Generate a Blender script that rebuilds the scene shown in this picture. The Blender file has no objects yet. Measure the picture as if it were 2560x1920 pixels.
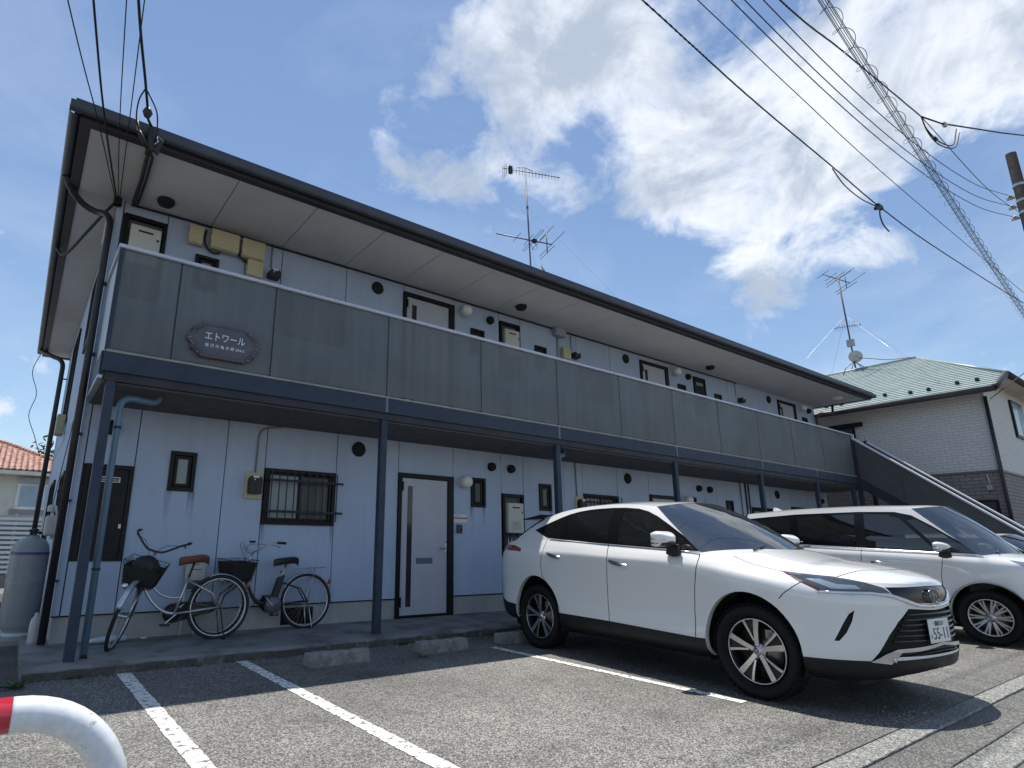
import bpy, bmesh, math, random
from mathutils import Vector, Matrix
from math import sin, cos, pi, radians
random.seed(7)
S = bpy.context.scene
COL = S.collection

# ---------------------------------------------------------------- camera, sky, sun, exposure
CAM_H = 1.15
YAW, PITCH, ROLL = .6203, .2485, -.0073
_F = Vector((sin(YAW)*cos(PITCH), cos(YAW)*cos(PITCH), sin(PITCH)))
_r = Vector((cos(YAW), -sin(YAW), 0)); _d = _F.cross(_r)
_R = cos(ROLL)*_r + sin(ROLL)*_d; _D = -sin(ROLL)*_r + cos(ROLL)*_d
cd = bpy.data.cameras.new('camera'); cam = bpy.data.objects.new('camera', cd); COL.objects.link(cam)
m = Matrix.Identity(4)
for i in range(3):
    m[i][0] = _R[i]; m[i][1] = -_D[i]; m[i][2] = -_F[i]
m.translation = Vector((0, 0, CAM_H)); cam.matrix_world = m
cd.sensor_width = 36; cd.lens = 1476.6/2560*36; cd.shift_x = (1280-1121.1)/2560; cd.shift_y = (988.4-960)/2560
cd.clip_end = 3000; cd.clip_start = .05
S.camera = cam

SUN_DX, SUN_DY = .12, .242                       # the sun stands behind the block, high up
sun_dir = Vector((SUN_DX, SUN_DY, 1)).normalized()
EL = math.asin(sun_dir.z); AZ = math.atan2(sun_dir.x, sun_dir.y)
sl = bpy.data.lights.new('sun', 'SUN'); sl.energy = 4.7; sl.angle = radians(.53); sl.color = (1, .955, .89)
so = bpy.data.objects.new('sun', sl); COL.objects.link(so)
so.rotation_euler = (-sun_dir).to_track_quat('-Z', 'Y').to_euler(); so.location = (5, 5, 30)

W = bpy.data.worlds.new('World'); S.world = W; W.use_nodes = True
nt = W.node_tree; N = nt.nodes; Lk = nt.links; N.clear()
wo = N.new('ShaderNodeOutputWorld'); bg = N.new('ShaderNodeBackground'); Lk.new(bg.outputs[0], wo.inputs[0])
sky = N.new('ShaderNodeTexSky'); sky.sky_type = 'NISHITA'; sky.sun_disc = False
sky.sun_elevation = EL; sky.sun_rotation = AZ; sky.air_density = 1.15; sky.dust_density = .0; sky.ozone_density = 3.4
bg.inputs[1].default_value = .111
def wmath(op, a, b=None, c=None, clamp=False):
    n = N.new('ShaderNodeMath'); n.operation = op; n.use_clamp = clamp
    for i, v in enumerate((a, b, c)):
        if v is None: continue
        if hasattr(v, 'links'): Lk.new(v, n.inputs[i])
        else: n.inputs[i].default_value = v
    return n.outputs[0]
tc = N.new('ShaderNodeTexCoord'); sep = N.new('ShaderNodeSeparateXYZ'); Lk.new(tc.outputs['Generated'], sep.inputs[0])
zz = wmath('ADD', wmath('MAXIMUM', sep.outputs[2], 0.0), .45)
px = wmath('DIVIDE', sep.outputs[0], zz); py = wmath('DIVIDE', sep.outputs[1], zz)
cmb = N.new('ShaderNodeCombineXYZ'); Lk.new(px, cmb.inputs[0]); Lk.new(py, cmb.inputs[1]); cmb.inputs[2].default_value = 3.7
def wnoise(scale, detail, rough, off=(0, 0, 0), dist=0.0):
    a = N.new('ShaderNodeVectorMath'); a.operation = 'ADD'; Lk.new(cmb.outputs[0], a.inputs[0]); a.inputs[1].default_value = off
    n = N.new('ShaderNodeTexNoise'); n.inputs['Scale'].default_value = scale; n.inputs['Detail'].default_value = detail
    n.inputs['Roughness'].default_value = rough; n.inputs['Distortion'].default_value = dist
    Lk.new(a.outputs[0], n.inputs['Vector']); return n.outputs['Fac']
def img_dir(u, v):
    return ((u-1121.1)/1476.6*_R + (v-988.4)/1476.6*_D + _F).normalized()
# cumulus heaps: direction, tightness, weight; elsewhere the plain noise field goes on
HEAPS = [((1290, 60), 420, .30), ((1330, 230), 420, .28), ((1300, 380), 500, .26), ((1400, 470), 600, .22), ((1480, 90), 260, .30), ((1560, 220), 200, .34), ((1720, 330), 200, .34), ((1640, 460), 300, .28), ((1800, 520), 260, .30), ((1960, 480), 260, .28), ((2100, 420), 300, .22), ((1960, 330), 260, .26), ((2080, 230), 300, .2),
         ((2250, 70), 160, .30), ((2450, 110), 160, .30), ((2350, 190), 300, .22), ((2130, 60), 300, .22), ((2540, 220), 400, .14),
         ((960, 310), 900, .27), ((1060, 285), 1100, .26), ((1120, 400), 1300, .22), ((1010, 420), 1300, .24), ((1080, 470), 1600, .2), ((930, 350), 1600, .2), ((1170, 470), 1800, .18),
         ((1890, 690), 900, .24), ((1980, 725), 1200, .24), ((2190, 650), 700, .22), ((2080, 600), 900, .16), ((2310, 600), 700, .14), ((110, 905), 2600, .26), ((15, 1010), 2200, .26),
         ((1810, 80), 900, -.2), ((1480, 345), 1500, -.14), ((2450, 400), 200, -.22), ((500, 300), 40, -.22), ((300, 700), 60, -.16), ((2250, 800), 160, -.16), ((760, 120), 120, -.14), ((1560, 720), 200, -.2), ((1250, 640), 300, -.16), ((1180, 200), 1500, -.14)]
bias = None
nrm = N.new('ShaderNodeVectorMath'); nrm.operation = 'NORMALIZE'; Lk.new(tc.outputs['Generated'], nrm.inputs[0])
for (uv, k, wgt) in HEAPS:
    dn = N.new('ShaderNodeVectorMath'); dn.operation = 'DOT_PRODUCT'; Lk.new(nrm.outputs[0], dn.inputs[0]); dn.inputs[1].default_value = img_dir(*uv)
    e = wmath('MULTIPLY', wmath('EXPONENT', wmath('MULTIPLY', wmath('SUBTRACT', dn.outputs['Value'], 1.0), k)), wgt)
    bias = e if bias is None else wmath('ADD', bias, e)
n1 = wnoise(3.0, 4, .5, (1.3, .4, 0), .2)
n2 = wnoise(7.5, 12, .62, (4.1, 2.2, 0), .35)
dens = wmath('ADD', wmath('ADD', wmath('MULTIPLY', n1, .36), wmath('MULTIPLY', n2, .95)), wmath('MULTIPLY', wmath('MINIMUM', bias, .55), .56))
mr = N.new('ShaderNodeMapRange'); mr.interpolation_type = 'SMOOTHSTEP'; Lk.new(dens, mr.inputs[0])
mr.inputs[1].default_value = .68; mr.inputs[2].default_value = .96
veil = N.new('ShaderNodeMapRange'); Lk.new(wnoise(1.3, 8, .6, (9, 3, 0), .6), veil.inputs[0]); veil.inputs[1].default_value = .42; veil.inputs[2].default_value = .75; veil.inputs[3].default_value = .04; veil.inputs[4].default_value = .36
cfac = wmath('MAXIMUM', wmath('MULTIPLY', mr.outputs[0], .93), veil.outputs[0])
# thick parts of a cloud are greyer than its rims
thick = N.new('ShaderNodeMapRange'); thick.interpolation_type = 'SMOOTHSTEP'; Lk.new(wmath('ADD', dens, wmath('MULTIPLY', wmath('SUBTRACT', wnoise(5.5, 9, .6, (2.03, 7.05, 0), .5), .5), 1.7)), thick.inputs[0]); thick.inputs[1].default_value = .66; thick.inputs[2].default_value = 1.12
ccol = N.new('ShaderNodeMix'); ccol.data_type = 'RGBA'; Lk.new(thick.outputs[0], ccol.inputs['Factor'])
ccol.inputs['A'].default_value = (7.7, 8.0, 8.5, 1); ccol.inputs['B'].default_value = (3.9, 4.5, 5.4, 1)
mixc = N.new('ShaderNodeMix'); mixc.data_type = 'RGBA'; Lk.new(cfac, mixc.inputs['Factor']); Lk.new(sky.outputs[0], mixc.inputs['A']); Lk.new(ccol.outputs['Result'], mixc.inputs['B'])
Lk.new(mixc.outputs['Result'], bg.inputs[0])

S.view_settings.view_transform = 'Standard'; S.view_settings.look = 'None'; S.view_settings.gamma = 1
S.view_settings.exposure = .27; S.view_settings.use_curve_mapping = False
S.render.engine = 'CYCLES'; S.cycles.max_bounces = 8; S.cycles.transparent_max_bounces = 16; S.cycles.use_denoising = True
S.cycles.caustics_reflective = False; S.cycles.caustics_refractive = False

# ---------------------------------------------------------------- materials
MATS = {}
def mat(name, col, rough=.6, metal=0.0, var=.12, vscale=3.0, fine=.08, fscale=60.0, bump=0.0, bscale=80.0, spec=.5, coat=0.0, streak=0.0, coords='Object', alpha=1.0, col2=None, c2=(.5, .6), c2s=4.0, flake=0.0):
    if name in MATS: return MATS[name]
    M = bpy.data.materials.new(name); M.use_nodes = True; t = M.node_tree; n = t.nodes; l = t.links
    p = n['Principled BSDF']; p.inputs['Roughness'].default_value = rough; p.inputs['Metallic'].default_value = metal
    p.inputs['Specular IOR Level'].default_value = spec; p.inputs['Coat Weight'].default_value = coat; p.inputs['Coat Roughness'].default_value = .03
    if alpha < 1: p.inputs['Alpha'].default_value = alpha
    tcn = n.new('ShaderNodeTexCoord'); vec = tcn.outputs[coords]
    def noise(sc, det=4, ro=.55, scl=None):
        x = n.new('ShaderNodeTexNoise'); x.inputs['Scale'].default_value = sc; x.inputs['Detail'].default_value = det; x.inputs['Roughness'].default_value = ro
        v = vec
        if scl:
            mp = n.new('ShaderNodeMapping'); mp.inputs['Scale'].default_value = scl; l.new(vec, mp.inputs[0]); v = mp.outputs[0]
        l.new(v, x.inputs['Vector']); return x.outputs['Fac']
    def ramp(src, a, b, lo, hi):
        r = n.new('ShaderNodeMapRange'); l.new(src, r.inputs[0]); r.inputs[1].default_value = a; r.inputs[2].default_value = b; r.inputs[3].default_value = lo; r.inputs[4].default_value = hi; return r.outputs[0]
    base = None
    if col2 is not None:
        mx = n.new('ShaderNodeMix'); mx.data_type = 'RGBA'; mx.inputs['A'].default_value = (*col, 1); mx.inputs['B'].default_value = (*col2, 1)
        l.new(ramp(noise(c2s, 6, .6), c2[0], c2[1], 0, 1), mx.inputs['Factor']); base = mx.outputs['Result']
    facs = []
    if var: facs.append(ramp(noise(vscale, 5), .3, .7, 1-var, 1+var))
    if fine: facs.append(ramp(noise(fscale, 3), .3, .7, 1-fine, 1+fine))
    if streak: facs.append(ramp(noise(2.2, 6, .6, (5, 5, .35)), .42, .75, 1.0, 1-streak))
    f = None
    for g in facs:
        if f is None: f = g
        else:
            mm = n.new('ShaderNodeMath'); mm.operation = 'MULTIPLY'; l.new(f, mm.inputs[0]); l.new(g, mm.inputs[1]); f = mm.outputs[0]
    if f is not None:
        vm = n.new('ShaderNodeVectorMath'); vm.operation = 'SCALE'
        if base is not None: l.new(base, vm.inputs[0])
        else: vm.inputs[0].default_value = col
        l.new(f, vm.inputs['Scale']); l.new(vm.outputs[0], p.inputs['Base Color'])
    elif base is not None: l.new(base, p.inputs['Base Color'])
    else: p.inputs['Base Color'].default_value = (*col, 1)
    if var and rough > .1:
        l.new(ramp(noise(vscale*2.3, 4), .3, .7, max(.03, rough*.85), min(1, rough*1.12)), p.inputs['Roughness'])
    if bump:
        b = n.new('ShaderNodeBump'); b.inputs['Strength'].default_value = 1; b.inputs['Distance'].default_value = bump; l.new(noise(bscale, 4, .6), b.inputs['Height']); l.new(b.outputs[0], p.inputs['Normal'])
    MATS[name] = M; return M

def glass_mat(name, tint, trans, rough=.0, ior=1.8):
    """car and house panes: a coated sheet that mirrors at a slant and lets `trans` of the light through"""
    if name in MATS: return MATS[name]
    M = bpy.data.materials.new(name); M.use_nodes = True; t = M.node_tree; n = t.nodes; l = t.links; n.clear()
    o = n.new('ShaderNodeOutputMaterial'); mx = n.new('ShaderNodeMixShader'); fr = n.new('ShaderNodeFresnel'); fr.inputs[0].default_value = ior
    gl = n.new('ShaderNodeBsdfGlossy'); gl.inputs['Roughness'].default_value = rough; gl.inputs['Color'].default_value = (1, 1, 1, 1)
    tr = n.new('ShaderNodeBsdfTransparent'); tr.inputs[0].default_value = (*[trans*c for c in tint], 1)
    df = n.new('ShaderNodeBsdfDiffuse'); df.inputs[0].default_value = (*[.012*c for c in tint], 1)
    ad = n.new('ShaderNodeAddShader'); l.new(tr.outputs[0], ad.inputs[0]); l.new(df.outputs[0], ad.inputs[1])
    l.new(fr.outputs[0], mx.inputs[0]); l.new(ad.outputs[0], mx.inputs[1]); l.new(gl.outputs[0], mx.inputs[2]); l.new(mx.outputs[0], o.inputs[0])
    MATS[name] = M; return M

# ---------------------------------------------------------------- mesh helpers
class MB:
    def __init__(s): s.v = []; s.f = []; s.sm = []
    def add(s, vs, fs, smooth=False):
        b = len(s.v); s.v += [tuple(p) for p in vs]; s.f += [tuple(b+i for i in q) for q in fs]; s.sm += [smooth]*len(fs); return s
    def box(s, x0, x1, y0, y1, z0, z1):
        v = [(x, y, z) for z in (z0, z1) for y in (y0, y1) for x in (x0, x1)]
        return s.add(v, [(0, 2, 3, 1), (4, 5, 7, 6), (0, 1, 5, 4), (2, 6, 7, 3), (0, 4, 6, 2), (1, 3, 7, 5)])
    def obox(s, c, ax, ay, az):
        c, ax, ay, az = Vector(c), Vector(ax), Vector(ay), Vector(az)
        v = [c+i*ax+j*ay+k*az for k in (-1, 1) for j in (-1, 1) for i in (-1, 1)]
        return s.add(v, [(0, 2, 3, 1), (4, 5, 7, 6), (0, 1, 5, 4), (2, 6, 7, 3), (0, 4, 6, 2), (1, 3, 7, 5)])
    def bar(s, p, q, w, h, up=(0, 0, 1)):
        p, q = Vector(p), Vector(q); d = (q-p); L = d.length; d.normalize(); u = Vector(up); sd = d.cross(u)
        if sd.length < 1e-4: sd = d.cross(Vector((1, 0, 0)))
        sd.normalize(); u = sd.cross(d)
        return s.obox((p+q)/2, d*L/2, sd*w/2, u*h/2)
    def prism(s, poly, fn, a, b):
        """polygon of 2-D points mapped by fn(u, v, w) between w=a and w=b"""
        n = len(poly); v = [fn(u, w_, a) for u, w_ in poly]+[fn(u, w_, b) for u, w_ in poly]
        return s.add(v, [tuple(range(n))[::-1], tuple(range(n, 2*n))]+[(i, (i+1) % n, n+(i+1) % n, n+i) for i in range(n)])
    def tube(s, pts, r, n=8, closed=False, caps=True):
        pts = [Vector(p) for p in pts]; N_ = len(pts); rs = r if isinstance(r, (list, tuple)) else [r]*N_
        prev = None; vs = []
        for i, p in enumerate(pts):
            if closed: t = pts[(i+1) % N_]-pts[i-1]
            else: t = pts[min(i+1, N_-1)]-pts[max(i-1, 0)]
            if t.length < 1e-9: t = Vector((0, 0, 1))
            t.normalize()
            if prev is None:
                a = t.cross(Vector((0, 0, 1)));
                if a.length < .05: a = t.cross(Vector((1, 0, 0)))
            else:
                a = prev-t*prev.dot(t)
                if a.length < 1e-6: a = t.cross(Vector((1, 0, 0)))
            a.normalize(); prev = a; b = t.cross(a)
            vs += [p+(a*cos(2*pi*k/n)+b*sin(2*pi*k/n))*rs[i] for k in range(n)]
        fs = []
        for i in range(N_ if closed else N_-1):
            j = (i+1) % N_
            for k in range(n): fs.append((i*n+k, i*n+(k+1) % n, j*n+(k+1) % n, j*n+k))
        s.add(vs, fs, True)
        if caps and not closed:
            b0 = len(s.v)-len(vs); s.f.append(tuple(b0+k for k in range(n))[::-1]); s.f.append(tuple(b0+(N_-1)*n+k for k in range(n))); s.sm += [False, False]
        return s
    def lathe(s, prof, n=24, c=(0, 0, 0), axis='Z', closed=False):
        vs = []
        for r, h in prof:
            for k in range(n):
                a = 2*pi*k/n; x, y = r*cos(a), r*sin(a)
                p = {'Z': (x, y, h), 'Y': (x, h, y), 'X': (h, x, y)}[axis]
                vs.append((c[0]+p[0], c[1]+p[1], c[2]+p[2]))
        m_ = len(prof); fs = []
        for i in range(m_ if closed else m_-1):
            j = (i+1) % m_
            for k in range(n): fs.append((i*n+k, i*n+(k+1) % n, j*n+(k+1) % n, j*n+k))
        s.add(vs, fs, True); return s
    def grid(s, rows, smooth=True, flip=False):
        R_, C_ = len(rows), len(rows[0]); vs = [p for r in rows for p in r]; fs = []
        for i in range(R_-1):
            for j in range(C_-1):
                q = (i*C_+j, i*C_+j+1, (i+1)*C_+j+1, (i+1)*C_+j); fs.append(q[::-1] if flip else q)
        return s.add(vs, fs, smooth)
    def build(s, name, material, parent=None, bevel=0, loc=None, subd=0, solid=0, segs=2, weld=False, fixn=True):
        me = bpy.data.meshes.new(name); me.from_pydata(s.v, [], s.f); me.polygons.foreach_set('use_smooth', s.sm)
        if fixn or weld:
            bm = bmesh.new(); bm.from_mesh(me)
            if weld: bmesh.ops.remove_doubles(bm, verts=bm.verts, dist=1e-5)
            if fixn: bmesh.ops.recalc_face_normals(bm, faces=bm.faces)
            bm.to_mesh(me); bm.free()
        if material is not None: me.materials.append(material)
        return link(name, me, parent, bevel, loc, subd, solid, segs)
def link(name, me, parent=None, bevel=0, loc=None, subd=0, solid=0, segs=2):
    o = bpy.data.objects.new(name, me); COL.objects.link(o)
    if parent is not None:
        o.parent = parent
        if parent.name in WORLD: o.matrix_parent_inverse = WORLD[parent.name]
    if loc is not None: o.location = loc
    if solid: md = o.modifiers.new('s', 'SOLIDIFY'); md.thickness = solid; md.offset = -1
    if subd: md = o.modifiers.new('d', 'SUBSURF'); md.levels = subd; md.render_levels = subd
    if bevel: md = o.modifiers.new('b', 'BEVEL'); md.width = bevel; md.segments = segs; md.limit_method = 'ANGLE'; md.angle_limit = .6
    return o
WORLD = {}                                         # roots whose parts are written in world coordinates
def root(name, base):
    o = empty(name, base); WORLD[o.name] = Matrix.Translation(-Vector(base)); return o
def empty(name, loc=(0, 0, 0), rz=0.0, parent=None):
    o = bpy.data.objects.new(name, None); COL.objects.link(o); o.location = loc; o.rotation_euler = (0, 0, rz); o.empty_display_size = .1
    if parent is not None: o.parent = parent
    return o
def tag(o, label, cat, group=None, kind=None):
    o['label'] = label; o['category'] = cat
    if group: o['group'] = group
    if kind: o['kind'] = kind
    return o
def struct(o, kind='structure'): o['kind'] = kind; return o
def inst(src, parent=None, loc=None, name=None, rz=None):
    o = src.copy(); COL.objects.link(o)
    if name: o.name = name
    o.parent = parent
    if loc is not None: o.location = loc
    if rz is not None: o.rotation_euler = (0, 0, rz)
    return o
def copy_tree(o, parent=None, loc=None):
    c = o.copy(); COL.objects.link(c); c.parent = parent
    if loc is not None: c.location = loc
    for ch in list(o.children): copy_tree(ch, c)
    return c
def arc(c, r, a0, a1, n, fn):
    return [fn(c[0]+r*cos(a0+(a1-a0)*i/n), c[1]+r*sin(a0+(a1-a0)*i/n)) for i in range(n+1)]
def bez(p0, p1, p2, n=8):
    p0, p1, p2 = Vector(p0), Vector(p1), Vector(p2)
    return [p0*(1-t)**2+p1*2*t*(1-t)+p2*t*t for t in [i/n for i in range(n+1)]]
def spline(pts, n=6, closed=False):
    P = [Vector(p) for p in pts]; M_ = len(P); out = []
    for i in range(M_ if closed else M_-1):
        a = P[i-1] if (i > 0 or closed) else P[0]*2-P[1]; b = P[i]; c = P[(i+1) % M_]; d = P[(i+2) % M_] if (i+2 < M_ or closed) else c*2-b
        for k in range(n):
            t = k/n; out.append(.5*((2*b)+(c-a)*t+(2*a-5*b+4*c-d)*t*t+(3*b-a-3*c+d)*t**3))
    if not closed: out.append(P[-1])
    return out
def text_mesh(body, size, depth=.002, align='CENTER'):
    cu = bpy.data.curves.new('t', 'FONT'); cu.body = body; cu.size = size; cu.extrude = depth; cu.align_x = align; cu.align_y = 'CENTER'
    o = bpy.data.objects.new('t', cu); COL.objects.link(o); dg = bpy.context.evaluated_depsgraph_get(); dg.update()
    me = bpy.data.meshes.new_from_object(o.evaluated_get(dg)); bpy.data.objects.remove(o); me.materials.clear(); return me
def place_text(name, body, size, material, parent, origin, ux, uz, depth=.002, fit=None, fith=None):
    """flat lettering: ux = reading direction, uz = up"""
    me = text_mesh(body, size, depth); ux, uz = Vector(ux).normalized(), Vector(uz).normalized(); nn = ux.cross(uz)
    w = max(v.co.x for v in me.vertices)-min(v.co.x for v in me.vertices) if len(me.vertices) else 1
    hh = max(v.co.y for v in me.vertices)-min(v.co.y for v in me.vertices) if len(me.vertices) else 1
    k = fit/w if fit else 1; kh = fith/hh if fith else k
    for v in me.vertices: v.co = Vector(origin)+ux*v.co.x*k+uz*v.co.y*kh+nn*v.co.z
    me.materials.append(material); return link(name, me, parent)
# ---------------------------------------------------------------- palette
M_wall = mat('painted siding', (.445, .53, .685), .75, var=.05, vscale=1.2, fine=.04, fscale=90, bump=.0012, bscale=160, streak=.07)
M_plinth = mat('plinth render', (.40, .40, .39), .85, var=.12, vscale=2, fine=.06, bump=.002, bscale=120, streak=.12)
M_soffit = mat('soffit board', (.60, .605, .61), .85, var=.05, vscale=2, fine=.03, bump=.0008, bscale=200)
M_fascia = mat('fascia', (.035, .031, .033), .5, var=.2, vscale=4)
M_gutter = mat('gutter', (.05, .056, .075), .42, var=.15, vscale=5)
M_roof = mat('roof slate', (.07, .07, .075), .7, var=.15)
M_rail = mat('aluminium cap', (.52, .55, .63), .35, metal=.1, var=.06)
M_beam = mat('navy steel', (.040, .053, .082), .55, spec=.25, var=.16, vscale=3, fine=.08, fscale=30)
M_beam2 = mat('dark lip steel', (.04, .043, .055), .55, spec=.25, var=.2, vscale=3)
M_deck = mat('deck underside', (.085, .083, .09), .8, var=.1)
M_frame = mat('bronze frame', (.010, .0095, .010), .45, var=.15, spec=.25)
M_door = mat('door leaf', (.50, .51, .57), .5, var=.05, vscale=2, fine=.03, streak=.06)
M_black = mat('black plastic', (.015, .015, .016), .5, var=.1)
M_blackm = mat('black matt', (.008, .008, .008), .8, var=0, fine=0)
M_white = mat('white plastic', (.72, .73, .72), .4, var=.03)
M_cream = mat('ivory box', (.58, .50, .32), .5, var=.06)
M_heater = mat('heater casing', (.62, .60, .55), .45, var=.05)
M_chrome = mat('chrome', (.75, .75, .76), .12, metal=1, var=0, fine=0)
M_steel = mat('steel', (.5, .5, .5), .3, metal=.9, var=.08)
M_globe = mat('opal glass', (.80, .80, .78), .25, var=.02)
M_pane = glass_mat('dark pane', (.75, .85, .9), .55, .02)
M_frost = mat('frosted pane', (.30, .33, .34), .35, var=.06, vscale=6)
M_frost2 = mat('dark frosted pane', (.06, .065, .075), .25, var=.06, vscale=6)
M_slab = mat('apron concrete', (.21, .21, .205), .9, var=.18, vscale=1.7, fine=.1, fscale=40, bump=.004, bscale=70, col2=(.12, .12, .115), c2=(.48, .62), c2s=2.5)
M_stop = mat('kerb block', (.25, .25, .24), .9, var=.15, vscale=6, fine=.12, fscale=70, bump=.004, bscale=90, col2=(.14, .14, .135), c2=(.5, .66), c2s=7)
M_pipe = mat('blue grey pipe', (.13, .21, .29), .4, var=.12, vscale=4)
M_pipe2 = mat('black pipe', (.022, .02, .026), .45, var=.1)
M_cable = mat('cable', (.012, .012, .013), .6, var=0, fine=0)

def asphalt(name, dark, light, seed):
    M = bpy.data.materials.new(name); M.use_nodes = True; t = M.node_tree; n = t.nodes; l = t.links; p = n['Principled BSDF']
    tcn = n.new('ShaderNodeTexCoord'); mp = n.new('ShaderNodeMapping'); mp.inputs['Location'].default_value = (seed, seed*1.7, 0); l.new(tcn.outputs['Object'], mp.inputs[0]); v = mp.outputs[0]
    def nz(sc, d=4, r=.6):
        x = n.new('ShaderNodeTexNoise'); x.inputs['Scale'].default_value = sc; x.inputs['Detail'].default_value = d; x.inputs['Roughness'].default_value = r; l.new(v, x.inputs['Vector']); return x.outputs['Fac']
    def mrg(src, a, b, lo, hi):
        r = n.new('ShaderNodeMapRange'); l.new(src, r.inputs[0]); r.inputs[1].default_value = a; r.inputs[2].default_value = b; r.inputs[3].default_value = lo; r.inputs[4].default_value = hi; return r.outputs[0]
    vo = n.new('ShaderNodeTexVoronoi'); vo.inputs['Scale'].default_value = 100; l.new(v, vo.inputs['Vector'])       # the stones of the mix
    sepc = n.new('ShaderNodeSeparateColor'); l.new(vo.outputs['Color'], sepc.inputs[0])
    stone = mrg(sepc.outputs[0], .15, 1, 0, 1)
    gap = mrg(vo.outputs['Distance'], .25, .65, 1, .38)
    mx = n.new('ShaderNodeMix'); mx.data_type = 'RGBA'; mx.inputs['A'].default_value = (*dark, 1); mx.inputs['B'].default_value = (*light, 1); l.new(stone, mx.inputs['Factor'])
    fac = n.new('ShaderNodeMath'); fac.operation = 'MULTIPLY'; l.new(gap, fac.inputs[0]); l.new(mrg(nz(.55, 7, .62), .34, .68, .58, 1.32), fac.inputs[1])
    f2 = n.new('ShaderNodeMath'); f2.operation = 'MULTIPLY'; l.new(fac.outputs[0], f2.inputs[0]); l.new(mrg(nz(9, 5), .3, .7, .86, 1.14), f2.inputs[1])
    f3 = n.new('ShaderNodeMath'); f3.operation = 'MULTIPLY'; l.new(f2.outputs[0], f3.inputs[0]); l.new(mrg(nz(2.1, 5, .55), .58, .72, 1.0, .66), f3.inputs[1])      # oil and damp patches
    vs = n.new('ShaderNodeVectorMath'); vs.operation = 'SCALE'; l.new(mx.outputs['Result'], vs.inputs[0]); l.new(f3.outputs[0], vs.inputs['Scale']); l.new(vs.outputs[0], p.inputs['Base Color'])
    p.inputs['Roughness'].default_value = .62; p.inputs['Specular IOR Level'].default_value = .8
    b = n.new('ShaderNodeBump'); b.inputs['Distance'].default_value = .006; b.inputs['Strength'].default_value = .9; l.new(mrg(vo.outputs['Distance'], 0, .7, 1, 0), b.inputs['Height']); l.new(b.outputs[0], p.inputs['Normal'])
    return M
M_asph = asphalt('car park asphalt', (.075, .071, .065), (.50, .48, .43), 3.0)
M_road = asphalt('road asphalt', (.13, .13, .13), (.36, .36, .355), 11.0)
def paint_mat():
    M = mat('worn line paint', (.72, .72, .69), .75, var=.06, vscale=8, fine=.1, fscale=120, bump=.003, bscale=110, col2=(.17, .165, .155), c2=(.54, .59), c2s=21); return M
M_paint = paint_mat()
def perforated():
    M = bpy.data.materials.new('perforated sheet'); M.use_nodes = True; t = M.node_tree; n = t.nodes; l = t.links; p = n['Principled BSDF']
    p.inputs['Roughness'].default_value = .5
    tcn = n.new('ShaderNodeTexCoord'); x = n.new('ShaderNodeTexNoise'); x.inputs['Scale'].default_value = 1.6; x.inputs['Detail'].default_value = 6; l.new(tcn.outputs['Object'], x.inputs['Vector'])
    mpp = n.new('ShaderNodeMapping'); mpp.inputs['Scale'].default_value = (9, 9, .5); l.new(tcn.outputs['Object'], mpp.inputs[0]); y = n.new('ShaderNodeTexNoise'); y.inputs['Scale'].default_value = 1; y.inputs['Detail'].default_value = 5; l.new(mpp.outputs[0], y.inputs['Vector'])
    ad = n.new('ShaderNodeMath'); ad.operation = 'ADD'; l.new(x.outputs['Fac'], ad.inputs[0]); l.new(y.outputs['Fac'], ad.inputs[1])
    mx = n.new('ShaderNodeMix'); mx.data_type = 'RGBA'; mx.inputs['A'].default_value = (.12, .135, .14, 1); mx.inputs['B'].default_value = (.165, .18, .18, 1)
    r = n.new('ShaderNodeMapRange'); l.new(ad.outputs[0], r.inputs[0]); r.inputs[1].default_value = .75; r.inputs[2].default_value = 1.3; l.new(r.outputs[0], mx.inputs['Factor']); l.new(mx.outputs['Result'], p.inputs['Base Color'])
    tr = n.new('ShaderNodeBsdfTransparent'); ms = n.new('ShaderNodeMixShader'); ms.inputs[0].default_value = .31
    l.new(p.outputs[0], ms.inputs[1]); l.new(tr.outputs[0], ms.inputs[2]); l.new(ms.outputs[0], n['Material Output'].inputs[0]); return M
M_perf = perforated()

# ---------------------------------------------------------------- ground
KERB_Y = 1.62
g = MB().add([(-900, -900, -.12), (900, -900, -.12), (900, 900, -.12), (-900, 900, -.12)], [(0, 1, 2, 3)]).build('ground', mat('earth', (.15, .15, .145), .95, var=.25, vscale=.5)); struct(g)
g = MB().box(-60, 120, KERB_Y+.15, 60, -.11, 0).build('parking_lot', M_asph); struct(g)
g = MB().box(-60, 120, -5.5, 1.17, -.11, -.045).build('road', M_road); struct(g)
M_kerb = asphalt('kerb concrete', (.17, .17, .155), (.60, .60, .545), 21.0)
M_gut = asphalt('gutter concrete', (.075, .073, .066), (.36, .35, .31), 31.0); M_lip = asphalt('gutter lip concrete', (.16, .16, .145), (.58, .58, .52), 41.0)
kr = empty('kerb', (4, KERB_Y+.07, 0)); struct(kr)
for i in range(-8, 26):
    MB().box(-.298, .298, -.068, .076, -.11, -.002).build('kerb_block', M_kerb, kr, bevel=.006, loc=(i*.6-2, 0, random.uniform(-.002, .001)))
gt = empty('gutter', (4, 1.49, 0)); struct(gt)
for i in range(-8, 26):
    o = MB().add([(-.2985, -.12, -.11), (.2985, -.12, -.11), (.2985, .124, -.11), (-.2985, .124, -.11), (-.2985, -.12, -.026), (.2985, -.12, -.026), (.2985, .124, -.012), (-.2985, .124, -.012)],
         [(0, 3, 2, 1), (4, 5, 6, 7), (0, 1, 5, 4), (1, 2, 6, 5), (2, 3, 7, 6), (3, 0, 4, 7)]).build('gutter_block', M_gut, gt, bevel=.006, loc=(i*.6-2.2, 0, random.uniform(-.003, .002)))
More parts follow.
